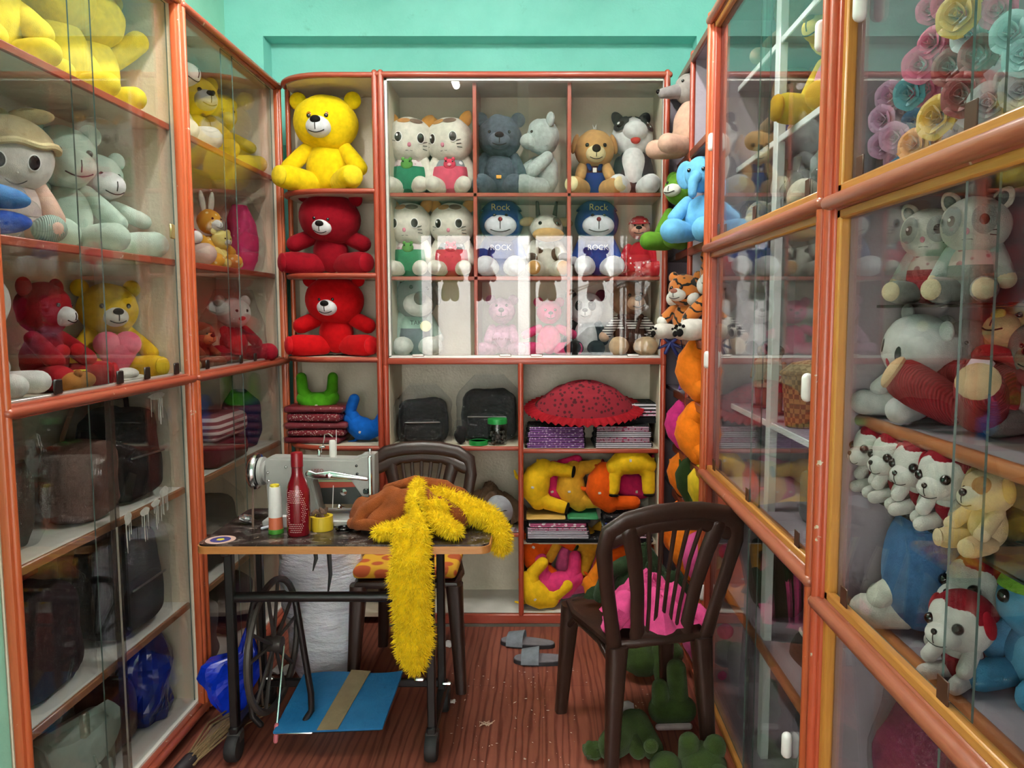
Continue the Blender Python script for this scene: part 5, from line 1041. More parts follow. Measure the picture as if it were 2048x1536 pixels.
# mid layer bags
z = ZS4 + .002
mid = [(1052, 1305, BLKP, BLKF, .022), (1052, 1180, BLKP, WHED, .018), (1052, 1178, dots('#1a171a', '#c88aa4', 60, .2), WHED, .018), (1052, 1176, BLKP, PKED, .016), (1058, 1172, POLKA, POLKA, .020), (1056, 1180, BLKP, BLKF, .014)]
names = ['wide black bag lying lowest in the pile under the curled foals', 'black bag with pale fold second in the pile under the polka dot bag', 'pink printed black bag third in the pile under the polka dot bag', 'black bag with pink fold directly beneath the polka dot bag', 'pink polka dot bag folded in the cubby pile', 'plain black bag lying on the polka dot bag']
for (p0, p1, a, e, th), lb in zip(mid, names): folded(lb, X_(p0, 1040, 3.66), X_(p1, 1040, 3.66), 3.72, z, th, a, e, 0, n=2); z += th + .001
zyl = z; folded('yellow and cream bag under the yellow curled foal', X_(1052, 1000, 3.66), X_(1130, 1000, 3.66), 3.72, z, .010, YELB, YELB, .02, n=1); folded('green printed bag under the curled foals', X_(1135, 1000, 3.66), X_(1196, 1000, 3.66), 3.72, z, .012, GREENB, GREENB, 0, n=1)
z2 = ZS4 + .002 + .023
for k, (mt, e, lb) in enumerate(((BLKP, PKED, 'black bag with pink fold at the side panel of the cubby'), (TEALB, WHED, 'pale teal striped bag at the side panel in the cubby pile'), (BLKP, pla('#2a3a86', .5), 'black bag with blue strap under the orange curled foal'), (BLKP, BLKF, 'plain black bag directly under the orange curled foal'))): folded(lb, X_(1206, 1040, 3.66), X_(1303, 1040, 3.66), 3.72, z2, .026, mt, e, 0, n=2); z2 += .027
FO = lambda lb, px, py, Y, s, c, so, rot, zz_=None, th=1., **k: settle(foal(lb, at3(px, py, Y), s, c, so, rot, 0, th, .55, **k), zz_) if zz_ is not None else foal(lb, at3(px, py, Y), s, c, so, rot, 0, th, .55, **k)
FO('yellow curled foal with black soles beside the cubby post', 1082, 960, 3.69, .235, YEL, '#17150f', -8, zyl + .012)
FO('crimson pink curled foal between two yellow curled foals', 1118, 955, 3.77, .235, PNK, None, 20, zyl + .012)
FO('golden curled foal with dark red sole next to the pink curled foal', 1153, 955, 3.72, .235, GLD, '#6a1418', 10, zyl + .014)
FO('orange curled foal in front of the yellow arched foal', 1213, 968, 3.68, .235, ORG, None, 10, z2)
FO('yellow arched foal with black soles draped over the pink foal', 1262, 942, 3.66, .225, YEL, '#17150f', -88, z2 + .085)
FO('crimson pink curled foal lying under the yellow arched foal', 1268, 985, 3.77, .225, PNK, None, 88, z2)
B_ = ZP + .002
FO('orange curled foal with dark sole, upper one by the post in the bottom cubby', 1083, 1125, 3.72, .24, ORG, '#2c3a20', -30, B_ + .11)
FO('yellow curled foal lying lowest by the post in the bottom cubby', 1078, 1190, 3.66, .215, YEL, None, 48, B_)
FO('crimson pink curled foal lying beside the lowest yellow foal', 1118, 1180, 3.69, .22, '#d93a72', None, 95, B_)
FO('golden arched foal with red sole in the bottom cubby', 1150, 1110, 3.74, .24, GLD, '#8a1a14', -110, B_ + .13)
FO('rose pink curled foal beneath the golden arched foal', 1152, 1178, 3.78, .22, '#dd5a8c', None, 80, B_)
FO('golden arched foal behind the orange foals in the bottom cubby', 1222, 1108, 3.80, .24, GLD, '#8a1a14', -95, B_ + .14)
FO('orange curled foal in the middle of the bottom cubby', 1222, 1140, 3.70, .215, ORG, None, 20, B_ + .06)
FO('light orange curled foal lying under the orange foal in the bottom cubby', 1205, 1185, 3.67, .20, '#e8831c', None, 60, B_)
FO('orange curled foal at the side panel of the bottom cubby', 1285, 1130, 3.72, .23, ORG, '#2c2418', 150, B_ + .07)
FO('pale yellow curled foal at the side panel, lowest in the bottom cubby', 1280, 1190, 3.74, .20, '#e3bf57', None, 90, B_)
# open rack
XO = .75
critter('mole_plush', 'pinkish beige plush with long grey snout on the top shelf of the open rack', 'plush toy', (.635, 3.44, SH_R[1]), .36, -PI / 2 + .25, '#cfa893', None, None, nose=None, ears=None, head=(.17, .16, .18, .80), head_c='#9c948f', torso=(.22, .19, .33), arms='side', legs='front', mouth=False, eyegap=.1, eyez=.06, extra=lambda P, HT, hc, hr, *_: (P('snout', fab('#8f8887'), lambda m: m.cap((0, hc[1] - .05, hc[2] - .02), (0, hc[1] - .33, hc[2] - .07), .1, .06), HT), P('snout_tip', NOSE, lambda m: m.ell((0, hc[1] - .385, hc[2] - .055), .028, None, 10, 8), HT)))
critter('frog_plush', 'green and orange plush frog on the open rack beside the blue elephant', 'plush frog', (.60, 3.43, SH_R[2]), .35, -PI / 2 + .7, '#5f8f2c', '#dcdcd4', None, nose=None, mouth=True, ears='bear', earc='#4d7d24', head=(.22, .19, .2, .76), belly='#c8702a', arms='side', legs='front', turn=(-.2, 0, 0), muzr=(.13, .08, .08))
critter('elephant_plush', 'light blue plush elephant on the open rack', 'plush elephant', (.635, 3.13, SH_R[2]), .35, -PI / 2 + .95, '#6fb4e0', None, None, nose=None, mouth=False, ears='elephant', head=(.2, .18, .2, .76), arms='front', legs='front', footr=.14, torso=(.22, .19, .26), eyer=.024, eyez=.03, extra=lambda P, HT, hc, hr, *_: P('trunk', fab('#6fb4e0'), lambda m: m.path([(0, hc[1] - .15, hc[2] - .04), (0, hc[1] - .24, hc[2] - .12), (0, hc[1] - .25, hc[2] - .24)], [.075, .06, .05], 12), HT))
def tiger_mat():
    m, nt, b = newmat('tiger_plush'); tc = nt.nodes.new('ShaderNodeTexCoord'); w_ = nt.nodes.new('ShaderNodeTexWave'); w_.inputs['Scale'].default_value = 9; w_.inputs['Distortion'].default_value = 7; w_.inputs['Detail'].default_value = 2; w_.inputs['Detail Scale'].default_value = 2.
    mp_ = nt.nodes.new('ShaderNodeMapping'); mp_.inputs['Rotation'].default_value = (0, 1.2, .3); nt.links.new(tc.outputs['Object'], mp_.inputs[0]); nt.links.new(mp_.outputs[0], w_.inputs[0])
    nt.links.new(mixcol(nt, ramp(nt, w_.outputs['Fac'], .72, .84), lin('#c4702a'), lin('#141008')), b.inputs['Base Color']); b.inputs['Roughness'].default_value = .95; b.inputs['Sheen Weight'].default_value = .3; return m
TIG = tiger_mat()
def tigx(P, HT, hc, hr, tc_, to):
    P('cheek', fab('#ddd9d2'), lambda m: [m.ell((s * hr[0] * .72, hc[1] - .05, hc[2] - .12), (.1, .1, .11), None, 14, 10) for s in (-1, 1)], HT)
    P('toe_pads', fab('#14110f'), lambda m: [disc(m, (s * .2 + dx, -.505, .115 + dz), (0, -1, .1), r_, r_, .02, 10) for s in (-1, 1) for dx, dz, r_ in ((0, -.03, .045), (-.045, .04, .02), (0, .055, .02), (.045, .04, .02))])
kw = dict(muz='#e0dcd4', nose=fab('#a86c5c'), ears='bear', eyes='bead', torso=(.2, .18, .26), leg_c='#d8d2c8', footr=.12, muzr=(.15, .1, .1), extra=tigx, eyer=.028, head=(.26, .22, .24, .72), legs='front')
critter('tiger_plush', 'tiger plush seated at the back of the open rack, higher of the two', 'plush tiger', (.72, 3.10, SH_R[3] + .0), .365, -PI / 2 + .75, TIG, **kw)
critter('tiger_plush', 'smaller tiger plush leaning out of the open rack with white paws out', 'plush tiger', (.60, 3.27, SH_R[3]), .28, -PI / 2 + .75, TIG, arms='front', paw='#dcd8d0', **kw)
t = thing('blue_ribbon_bow', 'dark blue ribbon bow hanging beneath the tiger paws', 'ribbon', (.535, 3.24, 1.37)); obj('bow', M().path([(0, 0, 0), (-.04, 0, .03), (-.05, 0, -.02), (0, 0, 0), (.04, 0, .03), (.05, 0, -.02), (0, 0, 0)], .008, 8, True, (0, 1, 0, .6)).path([(0, 0, 0), (-.02, 0, -.04)], .008, 8).path([(0, 0, 0), (.03, 0, -.05)], .008, 8), pla('#1a2560', .4), t)
bag('grey_bag', 'grey striped flat bag standing in the far bay behind the tigers', 'bag', (.76, 3.45, SH_R[3] + .002), .2, .12, .27, stripes('#77757c', '#8f8c94', 30, 0), -PI / 2, False, False, False, .02)
cloth_blob('purple_fluffy_plush', 'purple fluffy plush in film in the far bay of the open rack', .71, 3.44, SH_R[4] + .003, .08, .09, .15, fab('#7b4f9c', .95, .6, .4, 60, .9), 3.3, 'plush toy', 6)
RB = 8
RO = lambda lb, Y, zi, s, c, so, rot, X=.70, th=1.15: settle(foal(lb, (X - .06, Y, SH_R[zi]), s * 1.08, c, so, rot - 190 + RB, -PI / 2 + .5, th, .6, tagc='#e6e2dc'), SH_R[zi])
RO('orange curled plush standing on end under the tigers', 3.12, 4, .215, '#ea7a1c', None, 190, .69)
RO('yellow curled plush standing behind the orange one under the tigers', 3.225, 4, .20, '#e6cf4c', None, 200, .77)
RO('hot pink curled plush standing in the far bay of the open rack', 3.44, 5, .19, '#e0398c', None, 185, .69)
RO('orange curled plush behind the hot pink one in the far bay', 3.50, 5, .205, '#ea6a14', None, 200, .80, .9)
RO('big orange curled plush with red sole in the near bay of the open rack', 3.11, 5, .215, '#ee7a16', '#a8182c', 190, .69)
RO('orange curled plush in the far bay, a shelf below the hot pink one', 3.44, 6, .18, '#ec7a1a', None, 180, .70)
RO('dark green curled plush in the near bay of the open rack', 3.20, 6, .19, '#2c3f1c', None, 170, .70)
RO('yellow curled plush beside the dark green one in the open rack', 3.06, 6, .18, '#e3bf2a', None, 160, .72)
RO('tall orange curled plush on the low shelf of the open rack, far bay', 3.44, 7, .24, '#ec6f14', None, 188, .70)
RO('tall orange curled plush on the low shelf of the open rack, near bay', 3.20, 7, .24, '#ee7f1c', None, 185, .70)
RO('pink curled plush on the low shelf of the open rack', 3.06, 7, .22, '#e45a9a', None, 175, .72)
RO('orange curled plush on the bottom shelf of the open rack', 3.20, 8, .25, '#e8701c', None, 188, .72)
RO('rose curled plush on the bottom shelf of the open rack', 3.06, 8, .22, '#e0609a', None, 178, .72)
# ------------------------------------------------------------------ contents of the left cabinets
XT_ = -1.43
def LY(px, X=XT_): return X / ((px - CX) / F) * (math.cos(TH))
RZ = PI / 2
for cb, y0, y1 in ((cabL1, 1.79, 2.76), (cabL2, 2.793, 3.784)):
    obj('shelf', M().box(-1.583, XL - .03, y0, y1, 1.258, 1.272), CREAM, cb)
def L(zs): return zs + .002
PY = '#e6cf3a'
def yel(label, px, rz, arms, X=-1.475, h=.40):
    return critter('yellow_plush', label, 'plush toy', (X, LY(px, X), 2.15), h, rz, PY, None, None, nose=None, mouth=False, eyes=None, ears='bear', head=(.32, .26, .27, .80), torso=(.27, .23, .33), arms=arms, armr=.10, legs='front', legr=.1, footr=.10)
yel('round yellow plush with one arm raised, by the cabinet post on the topmost cream shelf', 262, RZ - .5, (((.2, 0, .47), (.33, -.06, .22)), ((.22, 0, .48), (.42, -.1, .70))))
yel('round yellow plush in the middle of the three on the topmost cream shelf', 150, RZ - .45, 'side')
yel('round yellow plush at the teal wall end of the topmost cream shelf', 20, RZ - .4, 'front')
# doll with beige cap, mint bears
def dollcap(P, HT, hc, hr, tc_, to):
    cp = P('cap', fab('#b9a680'), lambda m: band(m, (hc[0], hc[1] + .02, hc[2] + .03), tuple(x * 1.1 for x in hr), .02, 1.35), HT)
    P('cap_frill', fab('#cdbd92'), lambda m: m.path([(hr[0] * 1.12 * math.cos(a) * (1 + .03 * math.sin(9 * a)), hc[1] + .02 + hr[1] * 1.12 * math.sin(a), hc[2] + .08 + .012 * math.sin(7 * a)) for a in [2 * PI * i / 44 for i in range(44)]], .03, 8, False, None, 0, True), HT, cp)
    P('bow', fab('#a8966c'), lambda m: [m.ell((s * .15, hc[1] - .02, hc[2] + hr[2] * 1.22), (.17, .05, .065), (0, s * -.15, 0), 16, 10) for s in (-1, 1)], HT, cp)
    for s in (-1, 1): P('sock', knit('#9db3a6', 60), lambda m: m.cap((s * .165, -.26, .11), (s * .185, -.34, .115), .105, .108))
critter('doll_plush', 'big eyed white faced doll with beige cap and bow on the cream shelf', 'doll', (-1.47, LY(40, -1.47), 1.685), .385, RZ - .80, '#d9d2cc', None, None, nose=None, mouth=False, ears=None, whisk=False, head=(.30, .25, .27, .68), eyes='print', eyegap=.115, eyez=-.06, torso=(.2, .17, .26), limb='#dcb8a6', leg_c='#dcb8a6', arms='side', legs='front', shirt=fab('#c9b6b0'), extra=dollcap, legr=.085, footr=.09)
MINT = fab('#b2c6b6', .95, .4, .14, 26, .4)
critter('teddy_bear', 'large pale mint bear leaning behind the beige capped doll', 'teddy bear', (-1.49, LY(152, -1.49), 1.685), .42, RZ - .55, MINT, '#bccfc0', None, nose=None, muzr=(.16, .15, .13), muzz=-.08, head=(.24, .22, .24, .73), ears='bear', turn=(.1, 0, -.1), arms='down', legs='front', eyer=.03, eyegap=.11, eyez=.04, furry=0)
critter('teddy_bear', 'smaller pale mint bear with white muzzle by the post on the cream shelf', 'teddy bear', (-1.46, LY(268, -1.46), 1.685), .34, RZ - .5, fab('#bccdbf', .95, .4, .14, 26, .4), '#dcdcdc', None, nose=None, muzr=(.15, .14, .13), head=(.22, .2, .22, .74), arms='wide', legs='wide', footr=.13, eyer=.02, turn=(.12, 0, 0))
t = thing('wrapped_blue_slippers', 'shiny film packet with blue soft slippers in front of the beige capped doll', 'packet', (-1.315, LY(42, -1.315), 1.687), RZ - .5)
for k, (mt, z) in enumerate((('#1f4fae', .035), ('#3f86c8', .10))): obj('slipper', M().ell((0, 0, z), (.085, .032, .03), (0, .15 * (k - .5), 0), 20, 12), fab(mt), t)
obj('plastic_wrap', M().ell((0, 0, .075), (.10, .042, .075), None, 26, 16, 1, .25), FILM, t)
# row at z 1.272
ZL1 = 1.272
critter('teddy_bear', 'red bear with white muzzle side-on at the dim end of the cream cabinet', 'teddy bear', (-1.47, LY(92, -1.47), ZL1), .33, RZ - .05, '#9c101e', '#dcdcdc', '#b01a28', nose=None, muzr=(.10, .12, .09), head=(.24, .21, .23, .72), arms='front', legs='out', furry=1, extra=lambda P, HT, hc, hr, tc_, to: P('ribbon_bow', fab('#b81420'), lambda m: [m.ell((s * .1, -to[1] - .06, .35), (.09, .04, .06), None, 14, 10) for s in (-1, 1)]))
critter('white_plush', 'round white headed plush in a red dress at the frame end, beside the red bear', 'plush toy', (-1.45, 1.975, ZL1), .36, RZ + .2, '#d8d6d2', None, None, nose=None, mouth=False, eyes=None, ears='bear', earc='#5a2c22', head=(.27, .24, .26, .70), shirt=fab('#8e1522'), pants=fab('#a81c2a'), arms='side', legs="stand" if 0 else 'front', legr=.08, footr=.085)
critter('teddy_bear', 'golden yellow bear hugging a pink heart cushion behind the glass', 'teddy bear', (-1.46, LY(285, -1.46), ZL1), .35, RZ - .75, '#d3ac1e', '#d8d4cc', '#d9b62a', head=(.28, .24, .26, .70), heart=('#e0607c', 1.6), arms='down', legs='out', eyer=.026, eyegap=.12, muzr=(.12, .11, .10), muzz=-.09)
t = thing('small_brown_plush', 'small brown lying plush with yellow price tag in front of the red bear', 'plush toy', (-1.335, LY(168, -1.335), ZL1 + .002), .2); obj('body', M().ell((0, 0, .028), (.04, .075, .027)), fab('#b07434'), t); obj('head', M().ell((.008, -.075, .03), (.034, .036, .029)), fab('#b07434'), t); obj('ear', M().ell((-.01, -.085, .056), (.012, .01, .012), None, 10, 8).ell((.03, -.085, .054), (.012, .01, .012), None, 10, 8), fab('#a0642c'), t); obj('price_tag', M().box(-.015, .015, .0, .03, .054, .058, .001), pla('#e0d838', .5), t)
t = thing('white_slipper', 'pale slipper lying at the foot of the yellow bear', 'slipper', (-1.345, LY(262, -1.345), ZL1 + .002), .1); obj('sole', M().ell((0, 0, .012), (.035, .085, .011)), fab('#c9c4b8'), t); obj('upper', M().ell((0, -.03, .028), (.034, .05, .02)), fab('#d8d4ca'), t)
# bags on the lower shelves
bag('brown_bag', 'slouchy mauve brown handbag on the white lower shelf', 'bag', (-1.405, LY(148, -1.405), .872), .20, .15, .24, fab('#7d5a50', .8, .3, .25, 16, .9), RZ - .2, False, False, False, .06)
t = thing('bag_strap_loop', 'long brown strap standing up behind the slouchy mauve bag', 'strap', (-1.47, LY(120, -1.47), .874)); obj('strap', M().path([(.0, 0, .008), (-.01, -.03, .12), (0, .0, .25), (.0, .06, .33), (0, .08, .36)], .012, 8, True, (1, 0, 0, .3)), fab('#8d6a58'), t)
crumple('film_packet', 'crinkled clear film packet standing at the frame end of the white shelf', 'packet', [(-1.42, 2.02, .876), (-1.42, 2.02, .92), (-1.42, 2.03, 1.06), (-1.42, 2.03, 1.15)], [(.06, .09), (.075, .11), (.075, .11), (.05, .09)], FILM, .25, 32, 18, True)
crumple('grey_pouch', 'dull olive grey pouch inside the crinkled film packet', 'pouch', [(-1.42, 2.02, .876), (-1.42, 2.02, .92), (-1.42, 2.03, 1.05), (-1.42, 2.03, 1.10)], [(.035, .05), (.045, .07), (.045, .07), (.03, .05)], fab('#4d4a40'), .2, 28, 14)
bag('black_backpack', 'black backpack leaning by the post on the white shelf behind taped glass', 'backpack', (-1.42, 2.57, .872), .27, .16, .31, BLKF, RZ - .1, True, True, True)
crumple('black_garbage_bag', 'glossy black bag bundle on top of the black backpack', 'bag', [(-1.40, 2.63, 1.235), (-1.40, 2.62, 1.20), (-1.41, 2.60, 1.19)][::-1] if 0 else [(-1.42, 2.42, .875), (-1.42, 2.42, .93), (-1.43, 2.41, 1.05), (-1.43, 2.40, 1.13)], [(.05, .045), (.07, .06), (.06, .05), (.02, .02)], pla('#141418', .25), .4, 28, 18, True)
bag('black_bag', 'big black bag in film on the second white shelf, by the post', 'bag', (-1.42, 2.52, .442), .32, .17, .33, BLKF, RZ, True, True, True)
bag('plum_bag', 'dark plum box bag in film at the frame end of the second white shelf', 'bag', (-1.42, 2.08, .442), .26, .17, .30, fab('#2e2026'), RZ, True, False, False, .03)
t = thing('pink_box', 'small dark pink box on top of the plum bag', 'box', (-1.43, 2.02, .786), RZ); obj('box', M().box(-.05, .05, -.05, .05, 0, .06, .006), pla('#8e1f3c', .4), t)
hb = thing('grey_handbag', 'grey green flap handbag with tassels on the bottom of the cream cabinet', 'handbag', (-1.38, 2.18, .074), RZ - .3); HBM = pla('#8d9a90', .5, 0, .4, .2)
obj('body', M().box(-.13, .13, -.05, .05, 0, .22, .035, 3), HBM, hb)
def flap(u, v):
    a = (u - .5) * 2; return (.13 * a, -.055 - .006 * v + .05 * (1 - v) ** 4, .226 - .14 * v * math.sqrt(max(0, 1 - (abs(a) ** 2.4) * .96)))
obj('flap', M().grid(24, 10, flap, .005), pla('#93a39a', .5), hb)
for x in (.02, .06):
    tt = obj('tassel', M().path([(x, -.066, .12), (x + .008, -.07, .08)], .004, 6).path([(x + .008, -.07, .08), (x + .012, -.07, .03)], [.009, .014], 8), HBM, hb)
crumple('blue_film_bundle', 'dark blue bag bundle in glossy film on the bottom of the cream cabinet', 'bundle', [(-1.40, 2.62, .076), (-1.40, 2.62, .12), (-1.40, 2.62, .27), (-1.40, 2.63, .36), (-1.40, 2.66, .40)], [(.07, .08), (.085, .10), (.085, .10), (.05, .06), (.015, .02)], pla('#1b2a6e', .2, 0, .6), .3, 34, 22, True)
bag('brown_box_bag', 'brown leather bag beside the blue film bundle on the cabinet bottom', 'bag', (-1.43, 2.43, .074), .18, .14, .22, pla('#54301e', .3), RZ, False, False, False, .03)
# second cream cabinet
critter('white_dog_plush', 'white dog plush with big muzzle on the topmost shelf of the corner cabinet', 'plush dog', (-1.44, 3.16, 2.15), .40, RZ - .2, '#d6cfbc', '#e3ddd0', None, nose=None, muzr=(.14, .2, .12), head=(.2, .2, .22, .76), ears=None, arms='side', legs='front', eyes='bead', eyer=.028, pants=fab('#3a3f86'))
critter('teddy_bear', 'yellow bear with grey muzzle seated beside the white dog plush in the corner cabinet', 'teddy bear', (-1.40, 3.40, 2.15), .36, RZ - .6, '#cfae34', '#b5b2ae', None, nose=NOSE, muzr=(.14, .12, .12), nosr=(.05, .03, .035), head=(.25, .22, .23, .72), arms='front', legs='front', eyer=.028)
critter('teddy_bear', 'fluffy yellow bear at the inner end of the corner cabinet, topmost shelf', 'teddy bear', (-1.45, 3.64, 2.15), .33, RZ - .6, fab('#d6bd45', .95, .5, .2, 40, .9), '#d8ca80', None, nose=None, mouth=False, head=(.22, .2, .22, .74), arms='wide', legs='wide', furry=1)
critter('orange_deer_plush', 'orange spotted plush with white ears lying above the red dressed toy', 'plush toy', (-1.42, 3.36, 1.86), .26, RZ - .4, dots('#d39a2c', '#e9d8a0', 40, .2), '#dedad4', None, nose=None, ears='long', earc='#d9d2c4', head=(.2, .18, .2, .76), arms='front', legs='front', settle_z=False)
for o in [o for o in COL.objects if o.name.startswith('orange_deer_plush')]: settle(o, 1.685)
o = critter('red_dressed_plush', 'pinkish plush with red and white suit sprawled on the corner cabinet shelf', 'plush toy', (-1.43, 3.08, 1.685), .31, RZ - .3, '#dab4aa', '#dcb8b0', None, nose=fab('#2c1a18'), muzr=(.1, .18, .08), head=(.2, .18, .19, .76), ears=None, shirt=fab('#a81520'), pants=fab('#b81a24'), arms='hug', limb='#a81520', paw='#e2e0dc', legs='front', leg_c='#c9b0a4', footr=.14, eyes=None)
WRAP = crumple('pink_wrapped_plush', 'pink and magenta plush bundled in clear film at the inner end of the shelf', 'packet', [(-1.40, 3.64, 1.69), (-1.40, 3.64, 1.74), (-1.40, 3.64, 1.9), (-1.40, 3.64, 1.99)], [(.05, .06), (.07, .08), (.065, .07), (.03, .04)], fab('#c42a62'), .25, 28, 16)
attach(crumple('film_wrap', 'x', 'film', [(-1.40, 3.64, 1.69), (-1.40, 3.64, 1.74), (-1.40, 3.64, 1.92), (-1.40, 3.64, 2.03)], [(.09, .10), (.10, .11), (.095, .10), (.04, .05)], FILM, .2, 28, 16, True, part='film_wrap'), WRAP)
critter('yellow_white_plush', 'small yellow and white plush between the red suited toy and the film bundle', 'plush toy', (-1.335, 3.37, 1.685), .17, RZ - .4, '#e0cf7c', '#e3ded2', None, nose=None, ears='bear', arms='front', legs='front', eyer=.02)
critter('brown_dog_plush', 'wrinkled russet dog plush lying in the corner cabinet above the rail', 'plush dog', (-1.40, 3.16, ZL1), .20, RZ - .3, fab('#7d3f28', .9, .4, .3, 18, .9), '#a8663f', None, nose=NOSE, ears='dog', head=(.34, .27, .28, .66), arms='front', legs='front', eyer=.024, muzr=(.16, .12, .12))
critter('tan_dog_plush', 'tan dog plush with white paw at the post end of the corner cabinet', 'plush dog', (-1.38, 2.92, ZL1), .22, RZ - .4, '#b08a5c', '#c9a678', None, nose=NOSE, ears='dog', head=(.3, .25, .26, .68), arms='front', paw='#dedcd6', legs='front')
def wrapf(P, HT, hc, hr, tc_, to): P('face_print', pla('#b5303a', .5), lambda m: [disc(m, front(hc, hr, x, z_), fnormal(hc, hr, front(hc, hr, x, z_)), r_, r_ * .6, .006) for x, z_, r_ in ((.0, -.08, .06),)], HT)
WRAP = critter('wrapped_red_plush', 'white faced plush in deep red suit wrapped in film, inner end above the rail', 'plush toy', (-1.40, 3.52, ZL1), .30, RZ - .6, '#8a1222', None, None, nose=None, mouth=False, ears='bear', head=(.25, .22, .22, .72), head_c='#d9c9c0', extra=wrapf, arms='front', legs='wide', footr=.14, eyer=.024)
attach(crumple('film_wrap', 'x', 'film', [(-1.40, 3.52, ZL1 + .004), (-1.40, 3.52, 1.33), (-1.40, 3.52, 1.48), (-1.40, 3.52, 1.60)], [(.15, .17), (.16, .175), (.13, .14), (.08, .10)], FILM, .15, 30, 18, True, part='film_wrap'), WRAP)
tag(obj('foam_ring', M().torus((-1.575, 3.32, 1.53), .035, .012, (0, PI / 2, 0)), pla('#dcd6c8', .7)), 'white ring fixed to the back panel of the corner cabinet', 'ring')
foal('dark blue curled plush beside the folded red blanket in the corner cabinet', (-1.42, 2.95, 1.02), .20, '#1d4a9c', None, 80, RZ - .3)
settle([o for o in COL.objects if o.name.startswith('foal_plush')][-1], .87)
for k, (mt, lb) in enumerate(((fab('#5a1220'), 'dark red folded blanket under the pink striped one in the corner cabinet'), (stripes('#8d4a50', '#d8c4c0', 12), 'pink striped folded blanket in film in the corner cabinet'))):
    t = thing('folded_blanket', lb, 'blanket', (-1.40, 3.22, .872 + .105 * k), RZ); obj('blanket', M().box(-.17, .17, -.12, .12, 0, .10, .035, 4), mt, t)
crumple('navy_bundle', 'navy blue bundle at the inner end of the corner cabinet, lower shelf', 'bundle', [(-1.42, 3.62, .875), (-1.42, 3.62, .93), (-1.42, 3.62, 1.08), (-1.42, 3.6, 1.14)], [(.07, .08), (.09, .10), (.08, .09), (.03, .04)], fab('#1a2148'), .2)
bag('dark_bag', 'dark bag on the second shelf of the corner cabinet', 'bag', (-1.42, 3.20, .442), .34, .17, .28, BLKF, RZ, True, False, False)
crumple('grey_film_bundle', 'grey bundle in film low in the corner cabinet', 'bundle', [(-1.42, 3.02, .076), (-1.42, 3.02, .12), (-1.42, 3.02, .30), (-1.42, 3.02, .36)], [(.08, .10), (.10, .13), (.10, .12), (.04, .05)], fab('#57545c'), .2)
crumple('dark_plum_bundle', 'dark plum cloth bundle low in the corner cabinet, inner end', 'bundle', [(-1.42, 3.42, .076), (-1.42, 3.42, .12), (-1.42, 3.42, .26), (-1.42, 3.42, .32)], [(.08, .10), (.10, .14), (.09, .12), (.04, .05)], fab('#3a2238'), .25)

# ------------------------------------------------------------------ contents of the right cabinets
LZ = -PI / 2
def RY(px, X): return X / ((px - CX) / F) * math.cos(TH)
def A(zs): return zs
obj('shelf', M().box(.70, .948, 1.714, 2.926, 1.738, 1.754), LILAC, cabA)
critter('yellow_bear_plush', 'big yellow bear with long muzzle on the upper white shelf of the lilac cabinet', 'teddy bear', (.80, 2.26, 2.03), .365, LZ + .45, '#dcc23c', '#e0c552', '#d8a92c', nose=fab('#7d5f2c'), head=(.26, .23, .25, .74), muzr=(.13, .16, .11), ears='bear', arms='side', legs='front', footr=.12, shirt=fab('#c98a9c'), eyer=.02)
critter('elephant_plush', 'large grey plush elephant crammed beneath the yellow bear', 'plush elephant', (.85, 2.22, 1.754), .262, LZ + .3, '#7d8283', None, None, nose=None, mouth=False, ears='elephant', head=(.30, .26, .26, .68), arms='front', armr=.11, legs='wide', footr=.16, legr=.14, torso=(.3, .24, .28), eyer=.022, extra=lambda P, HT, hc, hr, *_: P('trunk', fab('#7d8283'), lambda m: m.path([(0, hc[1] - .2, hc[2] - .02), (0, hc[1] - .34, hc[2] - .12), (0, hc[1] - .36, hc[2] - .3)], [.1, .075, .055], 12), HT))
critter('teddy_bear', 'beige bear on the highest white shelf of the lilac cabinet', 'teddy bear', (.83, 2.66, 2.32), .24, LZ + .6, '#a8927a', '#c9b89c', None, nose=NOSE, arms='front', legs='out')
critter('brown_bear_plush', 'dull brown bear on the upper white shelf, beyond the white centre post', 'teddy bear', (.83, 2.62, 2.03), .275, LZ + .6, '#8d7358', '#c2ac8c', None, nose=NOSE, ears='dog', arms='front', legs='out', pants=fab('#2b3566'))
critter('rabbit_plush', 'grey white rabbit plush behind glass, beyond the white centre post, above the rail', 'plush rabbit', (.83, 2.66, 1.754), .25, LZ + .6, '#c9c4b8', '#d8d4cc', None, nose=PINKN, ears='long', arms='front', legs='out', head=(.24, .2, .22, .66))
critter('tan_dog_plush', 'tan dog plush on the topmost white shelf near the frame post', 'plush dog', (.83, 2.10, 2.32), .24, LZ + .6, '#a9997c', '#c9bda0', None, nose=NOSE, ears='dog', arms='front', legs='out')
for k, (x, y, c, lb) in enumerate(((.735, 1.90, '#c9a86c', 'film wrapped tan plush head above the rail by the frame post'), (.735, 2.15, '#d8d0b8', 'film wrapped cream plush head above the rail beneath the elephant'), (.735, 2.58, '#b8b4a8', 'film wrapped grey plush head above the rail beyond the white post'))):
    t = thing('wrapped_plush_head', lb, 'packet', (x - .035, y, 1.757)); obj('head', M().ell((0, 0, .055), (.045, .055, .05), None, 18, 12), fab(c), t); obj('muzzle', M().ell((-.03, -.03, .045), (.025, .03, .022), None, 14, 10), fab('#d9cfb4'), t); obj('plastic_wrap', M().ell((0, 0, .062), (.062, .07, .06), None, 20, 12, 1, .25), FILM, t)
